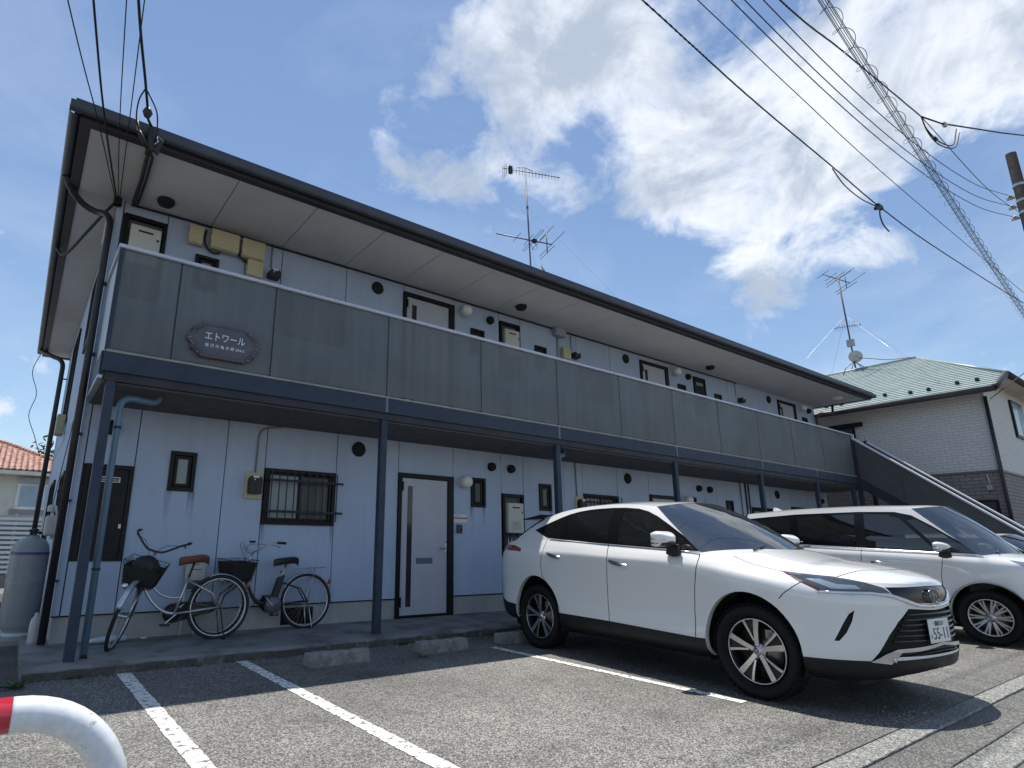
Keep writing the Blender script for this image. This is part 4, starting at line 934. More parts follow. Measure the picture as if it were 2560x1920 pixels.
def suv_shell():
    s = Shell(); s.grid(dense(lower_rows(CS), 4))
    gr, nW, nS, nR = greenhouse(CS, GS)
    s.grid([r[:nW+1] for r in gr], 'windscreen'); s.grid([r[nW:nW+nS+1] for r in gr], 'upper'); s.grid([r[nW+nS:] for r in gr], 'rear_glass')
    s.grid(roof_rows(gr[-1], herm([(-3.1, 1.52), (-2.6, 1.615), (-2.1, 1.65), (-1.6, 1.648), (-1.2, 1.62)]), -2.75, -1.3), 'roof')
    s.grid(hood_rows(CS, -.5, lambda x: .092*(max(0, 1-max(0, (x-.30)/.59)**2))**.5 if x < .89 else 0), 'hood')
    s.weld(); return s
SUV = empty('white_suv', (5.81, 2.606, 0), math.atan2(-.9965, -.0837))
def to2(view, pts):
    if view == 'side': return [(p[0], p[2]) for p in pts]
    if view == 'front': return [(p[1], p[2]) for p in pts]
    if view == 'top': return [(p[0], p[1]) for p in pts]
    return [((p[0]+p[1])*.70710678, p[2]) for p in pts]
def ell(cx, cz, rx, rz, n=44): return [(cx+rx*cos(2*pi*i/n), cz+rz*sin(2*pi*i/n)) for i in range(n)]
def arches(s, C, R, els):
    for (cx, cz, rx, rz) in els:
        n_ = len(els); E = ell(cx, cz, rx, rz)
        s.cut(E, 'side', 'hole', filt=lambda f: f.calc_center_median().y < -.5)
    s.drop('hole')
    for (cx, cz, rx, rz) in els:
        s.lip('arch_lip', lambda p: abs(math.hypot((p.x-cx)/rx, (p.z-cz)/rz)-1) < .03 and p.y < -.5, (0, .05, 0))
        for sd in (-1, 1):
            L = MB(); rows = []
            for y in (-.885, -.5): rows.append([((cx+(rx+.012)*cos(t)), sd*-y if sd > 0 else y, cz+(rz+.012)*sin(t)) for t in [-.35+(pi+.7)*i/24 for i in range(25)]])
            L.grid(rows); L.add([(cx+(rx+.012)*cos(t), sd*.5, cz+(rz+.012)*sin(t)) for t in [-.35+(pi+.7)*i/24 for i in range(25)]], [tuple(range(25))]); L.build('arch_liner', M_blackm, R, fixn=False)
def inner_shell(C, R, els, inset=.025):
    t = Shell(); t.grid(dense(lower_rows(C, inset, (10, 30, 8)), 2)); t.weld()
    for (cx, cz, rx, rz) in els: t.cut(ell(cx, cz, rx+.01, rz+.01, 24), 'side', 'hole', filt=lambda f: f.calc_center_median().y < -.45)
    t.drop('hole'); t.emit('body', 'inner_body', M_blackm, R)
def emblem(R, x, y, z, rx, rz, tilt=0.0, mt=None):
    e = MB(); mt = mt or M_chrome
    def el(a, b, cy, cz, r=.004): e.tube([(x-((cz+b*sin(t)))*tilt, y+cy+a*cos(t), z+cz+b*sin(t)) for t in [2*pi*i/28 for i in range(28)]], r, 6, closed=True)
    el(rx, rz, 0, 0, .0055); el(rx*.36, rz*.92, 0, 0); el(rx*.72, rz*.36, 0, rz*.5); return e.build('emblem', mt, R)
def plate(R, x, y, z, tilt=0.0, w=.33, h=.165):
    p = MB().box(x, x+.006, y-w/2, y+w/2, z-h/2, z+h/2).build('number_plate', mat('plate white', (.78, .79, .77), .4, var=.02), R, bevel=.004)
    g_ = mat('plate green', (.015, .045, .03), .5, var=0, fine=0)
    for (t, oy, oz, sz, fw_, fh) in (('湘南333', 0, .048, .04, .135, .036), ('55-11', .018, -.024, .09, .235, .078), ('え', -.137, -.035, .04, .028, .03)):
        place_text('plate_text', t, sz, g_, p, (x+.0065, y+oy, z+oz), (0, 1, 0), (0, 0, 1), .0012, fit=fw_, fith=fh)
    for oy in (-.09, .09): MB().lathe([(.008, 0), (.006, .004), (0, .005)], 8, (x+.006, y+oy, z+.055), 'X').build('plate_bolt', M_steel, p)
    return p
def mirror(R, sd, x, y, z, k=1.0, arm=True):
    m_ = empty('door_mirror', (x, sd*y, z), 0, R)
    prof = [(0, 0), (.35, .62), (.6, .9), (.8, 1), (.93, .98), (1, .9)]; rows = []
    for t, r in prof:
        rows.append([(.10*k-.20*k*t if False else .11*k-.19*k*t, sd*(.125*k*r*max(-1, min(1, 1.25*cos(a)))), .075*k*r*max(-.85, min(1, 1.2*sin(a)))+.01*k*(1-t)) for a in [2*pi*i/24 for i in range(25)]])
    mb = MB().grid(rows); mb.build('mirror_shell', M_cpaint, m_, subd=1, weld=True)
    MB().box(-.084*k, -.078*k, -.11*k, .11*k, -.055*k, .06*k).build('mirror_glass', M_chrome, m_, bevel=.004)
    lowr = MB(); rows = [[(.10*k-.185*k*t, sd*.127*k*r*cos(a), -.03*k-.038*k*r*abs(sin(a))) for a in [pi*i/12 for i in range(13)]] for t, r in prof]; lowr.grid(rows); lowr.build('mirror_base', M_black, m_)
    if arm:
        a_ = MB(); i0 = -sd*.07*k
        a_.prism([(.05*k, -.04*k), (-.07*k, -.04*k), (-.10*k, -.13*k), (-.02*k, -.155*k), (.06*k, -.14*k)], lambda u, v, q: (u, q, v), i0-.02*sd, -sd*(.13*k)); a_.build('mirror_arm', M_black, m_, bevel=.012)
    MB().tube([(.07*k, sd*.10*k, .0), (.0, sd*.128*k, .0), (-.07*k, sd*.125*k, .005)], .004, 5).build('turn_signal', M_chrome, m_); return m_
def handle(R, sd, x0, z0, x1, z1, y):
    n_ = Vector((x0-x1, 0, z0-z1)); mb = MB(); rows = []
    for i in range(9):
        t = i/8; p = Vector((x0+(x1-x0)*t, sd*(y+.022*math.sin(pi*min(1, max(0, t)))**.5+.004), z0+(z1-z0)*t)); h = .013+.008*math.sin(pi*t*.8+.3)
        rows.append([p+Vector((0, sd*.008*cos(a), h*sin(a))) for a in [2*pi*k/10 for k in range(11)]])
    mb.grid(rows); mb.add(rows[0][:10], [tuple(range(10))]); mb.add(rows[-1][:10], [tuple(range(10))]); return mb.build('handle', M_chrome, R)
def interior(R, x_dash, seats, zf=.30, w=.72, xr=-3.2, dash_z=1.04):
    MB().box(xr, x_dash+.3, -w, w, zf-.05, zf).build('floor_pan', M_blackm, R)
    d = MB(); d.prism([(x_dash+.42, .75), (x_dash+.42, dash_z+.02), (x_dash, dash_z), (x_dash-.08, dash_z-.12), (x_dash-.02, .55)], lambda u, v, q: (u, q, v), -w-.03, w+.03); d.build('dashboard', mat('dash plastic', (.02, .02, .021), .7), R, bevel=.03)
    sw = MB(); c = Vector((x_dash-.24, -.36, dash_z-.08)); ax = Vector((.88, 0, -.47)); u = Vector((0, 1, 0)); v = ax.cross(u)
    sw.tube([c+(u*cos(t)+v*sin(t))*.185 for t in [2*pi*i/24 for i in range(24)]], .015, 6, closed=True); sw.tube([c-u*.18, c+ax*.03, c+u*.18], .014, 6); sw.tube([c+ax*.03, c+ax*.3], .03, 6); sw.build('steering_wheel', M_black, R)
    for (x, y, ww, mt, z, rr) in seats: seat(R, x, y, mt, ww, z, rr)
def build_suv():
    s = suv_shell(); R = SUV
    ELS = ((-.025, .37, .408, .432), (-2.70, .375, .405, .435))
    # side glass opening
    dlo = [(-2.899, 1.342), (-2.72, 1.292), (-2.565, 1.243), (-2.30, 1.222), (-2.035, 1.201), (-1.559, 1.174), (-.672, 1.121), (-.468, 1.112), (-.60, 1.208), (-.691, 1.263), (-.854, 1.354), (-1.029, 1.446), (-1.167, 1.503), (-1.30, 1.537), (-1.48, 1.555), (-1.65, 1.561), (-1.85, 1.561), (-2.0, 1.556), (-2.17, 1.541), (-2.321, 1.517), (-2.48, 1.475), (-2.642, 1.425)]
    s.cut(dlo, 'side', 'trim', src='upper')
    for nm, P in (('glass_front', [(-.70, 1.138), (-1.45, 1.184), (-1.47, 1.515), (-1.33, 1.51), (-1.20, 1.475), (-1.05, 1.42), (-.88, 1.325)]), ('glass_tip', [(-.53, 1.128), (-.665, 1.136), (-.78, 1.26), (-.66, 1.222)]), ('glass_rear', [(-1.60, 1.193), (-2.22, 1.232), (-2.28, 1.45), (-2.29, 1.493), (-2.1, 1.525), (-1.63, 1.532)]), ('glass_quarter', [(-2.345, 1.245), (-2.56, 1.262), (-2.78, 1.327), (-2.6, 1.41), (-2.37, 1.472)])): s.cut(P, 'side', nm, src='trim')
    # seams
    side_low = dict(src=['body'])
    s.seam([(-1.56, 1.175), (-1.516, 1.058), (-1.517, .978), (-1.547, .789), (-1.558, .59), (-1.54, .417)], 'side', filt=lambda f: f.calc_center_median().y < -.6, src=['body', 'upper'])
    s.seam([(-.47, 1.112), (-.445, 1.06), (-.441, 1.008), (-.459, .916), (-.493, .789), (-.518, .618), (-.527, .39)], 'side', filt=lambda f: f.calc_center_median().y < -.6, src=['body', 'upper'])
    s.seam([(-2.55, 1.24), (-2.542, 1.087), (-2.57, .948), (-2.558, .811), (-2.392, .656), (-2.29, .461), (-2.285, .426)], 'side', filt=lambda f: f.calc_center_median().y < -.6, src=['body', 'upper'])
    s.seam([(.42, .90), (.36, .85), (.305, .808), (.27, .77)], 'side', w=.007, filt=lambda f: f.calc_center_median().y < -.6, src=['body'])
    s.seam([(-.20, -.735), (-.132, -.769), (.017, -.800), (.14, -.803), (.247, -.795), (.36, -.765), (.48, -.715), (.58, -.655)], 'top', src=['hood'])
    s.seam([(.58, -.655), (.60, -.50), (.612, -.374), (.655, -.197), (.672, 0.01)], 'top', src=['hood'])
    # cladding below the sill, arches, lamps, grilles
    s.cut([(-3.9, .1), (-3.9, .63), (-3.49, .53), (-3.40, .495), (-3.275, .468), (-3.101, .455), (-2.281, .426), (-1.54, .417), (-.527, .39), (-.424, .393), (.386, .370), (.80, .372), (1.0, .39), (1.0, .1)], 'side', 'cladding', src=['body', 'gap'])
    arches(s, CS, R, ELS)
    hd = to2('diag', [(.242, -.804, .969), (.388, -.855, .906), (.52, -.838, .846), (.611, -.776, .843), (.74, -.635, .841), (.838, -.456, .831), (.809, -.483, .869), (.723, -.578, .907), (.628, -.634, .928), (.486, -.706, .948)])
    s.cut(hd, 'diag', 'headlamp', src=['body', 'hood', 'gap'], filt=lambda f: f.calc_center_median().x > .1)
    s.cut(to2('diag', [(.242, -.804, .969), (.388, -.855, .906), (.52, -.838, .846), (.545, -.825, .852), (.40, -.84, .918), (.30, -.80, .962)]), 'diag', 'red_strip', src='headlamp')
    s.cut(to2('diag', [(.42, -.80, .925), (.60, -.78, .858), (.735, -.64, .858), (.70, -.65, .885), (.60, -.72, .89), (.5, -.75, .925)]), 'diag', 'lamp_cell', src='headlamp')
    s.cut([(-.472, .872), (-.283, .872), (.02, .876), (.02, .752), (-.218, .757), (-.30, .78), (-.447, .824)], 'front', 'grille_upper', src=['body', 'hood', 'headlamp'], filt=lambda f: f.calc_center_median().x > .5)
    s.cut([(-.335, .723), (-.105, .708), (.02, .704), (.02, .40), (-.289, .40), (-.49, .40), (-.66, .372), (-.535, .545), (-.454, .632)], 'front', 'grille_lower', src=['body', 'cladding'], filt=lambda f: f.calc_center_median().x > .5)
    s.cut(to2('diag', [(.698, -.711, .713), (.67, -.74, .687), (.634, -.769, .616), (.60, -.792, .545), (.577, -.807, .498), (.602, -.79, .498), (.645, -.757, .557), (.68, -.728, .638)]), 'diag', 'corner_slit', src='body', filt=lambda f: f.calc_center_median().x > .3)
    s.cut([(-.665, .366), (-.575, .422), (-.511, .447), (-.49, .452), (-.292, .462), (.02, .482), (.02, .462), (-.292, .436), (-.47, .428), (-.545, .352)], 'front', 'chrome_lower', src=['body', 'cladding', 'grille_lower'], filt=lambda f: f.calc_center_median().x > .5)
    s.cut(to2('side', [(-3.28, 0, 1.10), (-2.97, 0, 1.082), (-2.985, 0, 1.118), (-3.12, 0, 1.155), (-3.5, 0, 1.17), (-3.75, 0, 1.16), (-3.75, 0, 1.10)]), 'side', 'tail_lamp', src='body', filt=lambda f: f.calc_center_median().x < -2.9)
    # doors become parts of their own
    s.cut([(-1.56, 1.19), (-1.516, 1.058), (-1.517, .978), (-1.547, .789), (-1.558, .59), (-1.54, .417), (-.527, .39), (-.518, .618), (-.493, .789), (-.459, .916), (-.441, 1.008), (-.445, 1.06), (-.47, 1.112)], 'side', 'door_front', src=['body', 'upper'], filt=lambda f: f.calc_center_median().y < -.6)
    s.cut([(-1.56, 1.19), (-1.516, 1.058), (-1.517, .978), (-1.547, .789), (-1.558, .59), (-1.54, .417), (-2.285, .426), (-2.29, .461), (-2.392, .656), (-2.558, .811), (-2.57, .948), (-2.542, 1.087), (-2.55, 1.255)], 'side', 'door_rear', src=['body', 'upper'], filt=lambda f: f.calc_center_median().y < -.6)
    s.drop('gap')
    for f in s.bm.faces:
        c_ = f.calc_center_median()
        if c_.x > -1.4 and f[s.lay] in (s.pid('body'), s.pid('arch_lip')): f[s.lay] = s.pid('wing') if f[s.lay] == s.pid('body') else s.pid('wing_lip')
    for p, nm, m_, ins in (('upper', 'pillars', M_cpaint, 0), ('roof', 'roof', M_cpaint, 0), ('hood', 'hood', M_cpaint, 0), ('windscreen', 'windscreen', M_wind, .002), ('rear_glass', 'rear_window', M_tint, .002), ('cladding', 'cladding', M_clad, -.003), ('grille_upper', 'upper_grille', M_piano, .006), ('grille_lower', 'lower_grille', mat('grille black', (.009, .009, .01), .4, var=0, fine=0), .03), ('chrome_lower', 'bumper_trim', M_chrome, -.006)): s.emit(p, nm, m_, R, inset=ins)
    for p, nm, m_, ins in (('body', 'rear_quarter', M_cpaint, 0), ('wing', 'front_wing', M_cpaint, 0), ('arch_lip', 'arch_lip', M_cpaint, 0), ('wing_lip', 'arch_lip', M_cpaint, 0), ('headlamp', 'headlight', M_lens, -.001), ('tail_lamp', 'tail_light', M_red, -.004), ('corner_slit', 'bumper_slit', M_blackm, .012), ('trim', 'window_trim', M_piano, .003)): s.emit(p, nm, m_, R, inset=ins, split=True)
    hl = [o for o in R.children if o.name.startswith('headlight')]
    for p, nm, m_ in (('red_strip', 'side_marker', M_redr), ('lamp_cell', 'lamp_cell', M_lensb)):
        for o, par in zip(s.emit(p, nm, m_, R, inset=-.001, split=True), hl): o.parent = par
    for (dp, gp, gm, hx) in (('door_front', ('glass_front', 'glass_tip'), M_clear, (-1.49, 1.008, -1.24, .960)), ('door_rear', ('glass_rear', 'glass_quarter'), M_tint, (-2.462, 1.066, -2.236, 1.020))):
        ds = s.emit(dp, 'door', M_cpaint, R, split=True)
        for g_ in gp:
            for o, par in zip(s.emit(g_, 'side_window', gm, R, inset=.004, split=True), ds): o.parent = par
        for sd, d in zip((-1, 1), ds): handle(d, sd, *hx, .921)
    inner_shell(CS, R, ELS)
    for sd in (-1, 1):
        MB().tube([(x, sd*(.838 if x > -2.4 else .83)*1.004, z) for x, z in [(-.46, 1.104), (-.672, 1.113), (-1.1, 1.138), (-1.559, 1.166), (-2.035, 1.193), (-2.30, 1.214), (-2.50, 1.226)]], .0055, 6).build('belt_trim', M_chrome, R)
        MB().tube([Vector((x*1.0+.004, sd*-y, z)) for x, y, z in [(.521, -.842, .836), (.60, -.785, .833), (.679, -.717, .832), (.768, -.596, .832), (.839, -.466, .812), (.881, -.34, .772), (.904, -.227, .742), (.914, -.1, .734), (.918, 0, .733)]], .0115, 8).build('nose_trim', M_chrome, R)
        mirror(R, sd, -.68, 1.0, 1.215)
    fx = lambda y: .22+.70*(max(0, 1-(abs(y)/.905)**2.35))**(1/2.1)
    for k in range(6):
        z = .50+k*.036; hw = .50-.028*k
        MB().tube([(fx(t*hw)-.010, t*hw, z) for t in [-1+2*i/16 for i in range(17)]], .0085, 6).build('grille_slat', mat('grille bar', (.02, .02, .021), .3, var=0, fine=0), R)
    for k in range(3):
        z = .365+k*.022; MB().tube([(fx(t*.46)-.012, t*.46, z+.03*(1-t*t)) for t in [-1+2*i/14 for i in range(15)]], .006, 5).build('intake_slat', M_black, R)
    emblem(R, .928, 0, .805, .075, .052, .15, mat('dark chrome', (.22, .22, .23), .18, metal=1, var=0, fine=0)); plate(R, .925, -.02, .562)
    for sd in (-1, 1): MB().lathe([(.0, .012), (.022, .012), (.028, 0), (.028, -.02)], 14, (.818, sd*.505, .382), 'X').build('fog_lamp', M_chrome, R)
    for k, (xa, ya, za, xb, yb, zb) in enumerate(((-.16, -.5, 1.128, -.30, .02, 1.178), (-.14, .12, 1.135, -.28, .62, 1.165))): MB().tube([(xa, ya, za), ((xa+xb)/2+.02, (ya+yb)/2, (za+zb)/2+.012), (xb, yb, zb)], .008, 5).build('wiper', M_black, R)
    sp = MB(); sp.prism([(-2.98, 1.545), (-3.35, 1.50), (-3.37, 1.485), (-3.0, 1.49)], lambda u, v, q: (u, q, v), -.56, .56); sp.build('spoiler', M_piano, R, bevel=.01)
    MB().lathe([(.03, 0), (.02, .02), (.0, .035)], 10, (-2.85, 0, 1.565)).build('roof_fin', M_cpaint, R)
    MB().box(-3.45, .62, -.62, .62, .19, .24).build('underbody', M_blackm, R)
    interior(R, -.62, [(-1.28, -.37, .52, M_seatg, .58, False), (-1.28, .37, .52, M_seatg, .58, False), (-2.15, 0, 1.3, M_seat, .6, True)], zf=.33)
    for x in (0, -2.69):
        for sd in (-1, 1): wheel(R, x, sd*.795, sd)
build_suv(); tag(SUV, 'white crossover SUV parked nose-out beside the bay line', 'car')
# ---- the minivan and a small car behind it
CV = dict(xf0=.22, xr0=-2.85, xm=-1.3, plan=.008, wheels=((0, .33), (-2.75, .33)))
CV['rows'] = [
 dict(W=.62, xF=.60, xR=-3.20, zf=K((-3.3, .26), (0, .20), (.8, .22))),
 dict(W=.80, xF=.77, xR=-3.32, zf=K((-3.4, .33), (-2.4, .25), (.4, .235), (.84, .27))),
 dict(W=.835, xF=.82, xR=-3.38, zf=K((-3.4, .46), (-2.4, .37), (.4, .36), (.84, .42)), flare=.01),
 dict(W=.838, xF=.83, xR=-3.40, zf=K((-3.4, .62), (-1.5, .56), (.4, .53), (.84, .55)), flare=.02),
 dict(W=.842, xF=.83, xR=-3.40, zf=K((-3.4, .82), (-1.5, .76), (.4, .70), (.84, .68)), flare=.02),
 dict(W=.852, xF=.82, xR=-3.38, zf=K((-3.4, 1.0), (-1.5, .98), (-.3, .93), (.4, .88), (.84, .80))),
 dict(W=.842, xF=.80, xR=-3.36, zf=K((-3.4, 1.12), (-1.5, 1.08), (-.3, 1.02), (.4, .96), (.84, .88))),
 dict(W=.80, xF=.76, xR=-3.32, xf0=.16, zf=K((-3.4, 1.21), (-2.1, 1.18), (-1.3, 1.138), (0, 1.065), (.4, 1.015), (.8, .93)))]
GV = dict(bx0=.24, bx1=.03, bx2=-3.12, bx3=-3.32, bw=.77, bz0=1.105, bz1=1.062, bz3=1.20, tx0=-.42, tx1=-.66, tx2=-2.98, tx3=-3.10, tw=.62, tz0=1.735, tz3=1.70,
          bwf=herm([(-3.2, .76), (-2, .80), (0, .79)]), bzf=herm([(-3.2, 1.20), (-2.1, 1.17), (-1.3, 1.128), (.03, 1.055)]), twf=herm([(-3, .64), (-2, .67), (-.66, .64)]), tzf=herm([(-3.0, 1.69), (-2.2, 1.72), (-1.3, 1.725), (-.66, 1.695)]), nS=30, nR=8)
def build_van(R, C, G_, spine, dlo, panes, seams, doors, els, wheels, wkind, crown, lamp, ncol=(12, 40, 10), mir=None, clad=None, belt=None, detail=True, doorh=()):
    s = Shell(); s.grid(dense(lower_rows(C, 0, ncol), 3)); gr, nW, nS, nR = greenhouse(C, G_)
    s.grid([r[:nW+1] for r in gr], 'windscreen'); s.grid([r[nW:nW+nS+1] for r in gr], 'upper'); s.grid([r[nW+nS:] for r in gr], 'rear_glass')
    s.grid(roof_rows(gr[-1], spine, G_['tx2']+.1, G_['tx1']-.1), 'roof'); s.grid(hood_rows(C, G_['bx1']-.05, crown), 'hood'); s.weld()
    near = lambda f: f.calc_center_median().y < -.5
    s.cut(dlo, 'side', 'trim', src='upper')
    for i, (P, m_) in enumerate(panes): s.cut(P, 'side', 'pane%d' % i, src='trim')
    for L_ in seams: s.seam(L_, 'side', filt=near, src=['body', 'upper'], w=.007)
    if clad: s.cut(clad, 'side', 'cladding', src=['body', 'gap'])
    arches(s, C, R, els)
    s.cut(to2('diag', lamp), 'diag', 'headlamp', src=['body', 'hood'], filt=lambda f: f.calc_center_median().x > .1)
    for i, P in enumerate(doors): s.cut(P, 'side', 'door%d' % i, src=['body', 'upper'], filt=near)
    s.drop('gap')
    for f in s.bm.faces:
        c_ = f.calc_center_median()
        if c_.x > -1.2 and f[s.lay] in (s.pid('body'), s.pid('arch_lip')): f[s.lay] = s.pid('wing') if f[s.lay] == s.pid('body') else s.pid('wing_lip')
    s.emit('wing', 'front_body', M_cpaint, R); s.emit('wing_lip', 'arch_lip', M_cpaint, R, split=True)
    for p, nm, m_, ins in (('body', 'rear_body', M_cpaint, 0), ('upper', 'pillars', M_cpaint, 0), ('roof', 'roof', M_cpaint, 0), ('hood', 'hood', M_cpaint, 0), ('windscreen', 'windscreen', M_wind, .002), ('rear_glass', 'rear_window', M_tint, .002), ('cladding', 'cladding', M_clad, -.003)): s.emit(p, nm, m_, R, inset=ins)
    s.emit('arch_lip', 'arch_lip', M_cpaint, R, split=True)
    s.emit('headlamp', 'headlight', M_lensb, R, split=True, inset=-.002); s.emit('trim', 'window_trim', M_piano, R, split=True, inset=.003)
    for i, (P, m_) in enumerate(panes): s.emit('pane%d' % i, 'side_window', m_, R, split=True, inset=.005)
    for i, P in enumerate(doors):
        ds = s.emit('door%d' % i, 'door', M_cpaint, R, split=True)
        if i < len(doorh):
            for sd, d in zip((-1, 1), ds): handle(d, sd, *doorh[i])
    inner_shell(C, R, els)
    if belt:
        for sd in (-1, 1): MB().tube([(x, sd*y, z) for x, y, z in belt], .006, 6).build('belt_trim', M_chrome, R)
    if mir:
        for sd in (-1, 1): mirror(R, sd, *mir)
    for (x, y, rad, rim) in wheels:
        for sd in (-1, 1): wheel(R, x, sd*y, sd, R=rad, rim=rim, kind=wkind, w=.10)
VAN = empty('white_minivan', (10.80, 2.40, 0), -pi/2)
dloV = [(.05, 1.085), (-.34, 1.108), (-1.29, 1.16), (-2.14, 1.205), (-2.95, 1.235), (-3.0, 1.45), (-2.95, 1.62), (-2.2, 1.665), (-1.3, 1.672), (-.86, 1.655), (-.66, 1.60), (-.45, 1.46), (-.2, 1.27)]
build_van(VAN, CV, GV, herm([(-3.1, 1.74), (-2.3, 1.785), (-1.5, 1.79), (-.7, 1.765)]), dloV,
 [([(-.43, 1.13), (-1.22, 1.172), (-1.24, 1.64), (-.95, 1.625), (-.80, 1.56)], M_clear), ([(.0, 1.10), (-.36, 1.122), (-.72, 1.535), (-.62, 1.55), (-.42, 1.41), (-.2, 1.24)], M_clear), ([(-1.36, 1.18), (-2.15, 1.222), (-2.17, 1.635), (-1.36, 1.645)], M_tint), ([(-2.26, 1.228), (-2.90, 1.252), (-2.93, 1.59), (-2.27, 1.632)], M_tint)],
 [[(-.34, 1.108), (-.36, 1.0), (-.40, .8), (-.41, .6), (-.39, .34)], [(-1.29, 1.17), (-1.30, .9), (-1.30, .34)], [(-2.22, 1.21), (-2.24, .95), (-2.30, .75), (-2.33, .55)]],
 [[(-.34, 1.12), (-.36, 1.0), (-.40, .8), (-.41, .6), (-.39, .34), (-1.30, .34), (-1.30, .9), (-1.29, 1.17)], [(-1.29, 1.18), (-1.30, .9), (-1.30, .34), (-2.33, .34), (-2.33, .55), (-2.30, .75), (-2.24, .95), (-2.22, 1.22)]],
 ((.02, .335, .39, .405), (-2.75, .335, .385, .40)), ((0, .74, .326, .222), (-2.75, .74, .326, .222)), 'double', lambda x: .06*(max(0, 1-max(0, (x-.25)/.51)**2))**.5 if x < .76 else 0,
 [(.30, -.80, 1.02), (.42, -.83, .955), (.60, -.76, .90), (.72, -.60, .89), (.73, -.56, .93), (.60, -.68, .965), (.45, -.74, .995)],
 mir=(-.30, .96, 1.17, .92), belt=[(.05, .800, 1.075), (-.34, .806, 1.098), (-1.29, .812, 1.148), (-2.14, .806, 1.192), (-2.9, .785, 1.222)], doorh=((-1.18, .965, -.98, .945, .848), (-1.42, .98, -1.62, .985, .848)))
MB().box(-3.1, .55, -.6, .6, .17, .22).build('underbody', M_blackm, VAN)
interior(VAN, -.15, [(-.85, -.35, .5, M_seat, .66, False), (-.85, .35, .5, M_seat, .66, False), (-1.75, -.36, .5, M_seat, .66, False), (-1.75, .36, .5, M_seat, .66, False), (-2.6, 0, 1.2, M_seat, .66, True)], zf=.36, w=.70, xr=-3.0, dash_z=1.0)
MB().prism([(-2.7, 1.775), (-2.86, 1.772), (-2.84, 1.83), (-2.80, 1.825)], lambda u, v, q: (u, q, v), -.02, .02).build('roof_fin', M_cpaint, VAN, bevel=.006)
MB().tube([(.17, -.6, 1.10), (.05, -.2, 1.19)], .008, 5).build('wiper', M_black, VAN); MB().tube([(.22, .1, 1.12), (.05, .55, 1.20)], .008, 5).build('wiper', M_black, VAN)
tag(VAN, 'white minivan with dark rear windows standing in front of the staircase', 'minivan')
CK = dict(xf0=.22, xr0=-2.35, xm=-1.1, plan=.008, wheels=((0, .28), (-2.4, .28)))
CK['rows'] = [dict(W=r['W']*.88, xF=r['xF']*.75, xR=r['xR']*.82+.02, zf=(lambda f: (lambda x: f(x*1.2)*.86))(r['zf'])) for r in CV['rows']]
GK = dict(bx0=.10, bx1=-.06, bx2=-2.55, bx3=-2.70, bw=.68, bz0=.955, bz1=.92, bz3=1.03, tx0=-.50, tx1=-.62, tx2=-2.42, tx3=-2.5, tw=.54, tz0=1.40, tz3=1.38, bwf=herm([(-2.6, .67), (-1, .70), (0, .69)]), bzf=herm([(-2.6, 1.02), (-1.3, .98), (0, .91)]), twf=herm([(-2.5, .55), (-1.5, .57), (-.6, .555)]), tzf=herm([(-2.5, 1.36), (-1.5, 1.385), (-.6, 1.365)]), nS=20, nR=6)
KEI = empty('small_white_car', (13.75, 2.25, 0), -pi/2)
build_van(KEI, CK, GK, herm([(-2.5, 1.40), (-1.5, 1.425), (-.6, 1.41)]), [(-.04, .945), (-1.0, .985), (-2.45, 1.045), (-2.42, 1.31), (-1.5, 1.34), (-.75, 1.33), (-.55, 1.27)],
 [([(-.30, .975), (-1.05, 1.005), (-1.07, 1.31), (-.80, 1.305), (-.62, 1.24)], M_clear), ([(-1.15, 1.01), (-2.3, 1.055), (-2.3, 1.295), (-1.15, 1.315)], M_tint)], [[(-.25, .95), (-.27, .6), (-.27, .3)], [(-1.1, .99), (-1.1, .3)]], [[(-.25, .96), (-.27, .6), (-.27, .3), (-1.1, .3), (-1.1, .99)]],
 ((.0, .285, .33, .34), (-2.3, .285, .33, .34)), ((0, .63, .278, .19), (-2.3, .63, .278, .19)), 'double', lambda x: .05*(max(0, 1-max(0, (x-.2)/.37)**2))**.5 if x < .57 else 0, [(.25, -.66, .87), (.35, -.68, .79), (.48, -.6, .77), (.5, -.55, .84), (.4, -.62, .87)], ncol=(10, 26, 8), mir=(-.30, .82, 1.01, .8))
interior(KEI, -.25, [(-.9, -.3, .45, M_seatg, .5, False), (-.9, .3, .45, M_seatg, .5, False), (-1.75, 0, 1.0, M_seatg, .5, True)], zf=.3, w=.58, xr=-2.4, dash_z=.88)
tag(KEI, 'small white car beyond the minivan at the foot of the stairs', 'car')

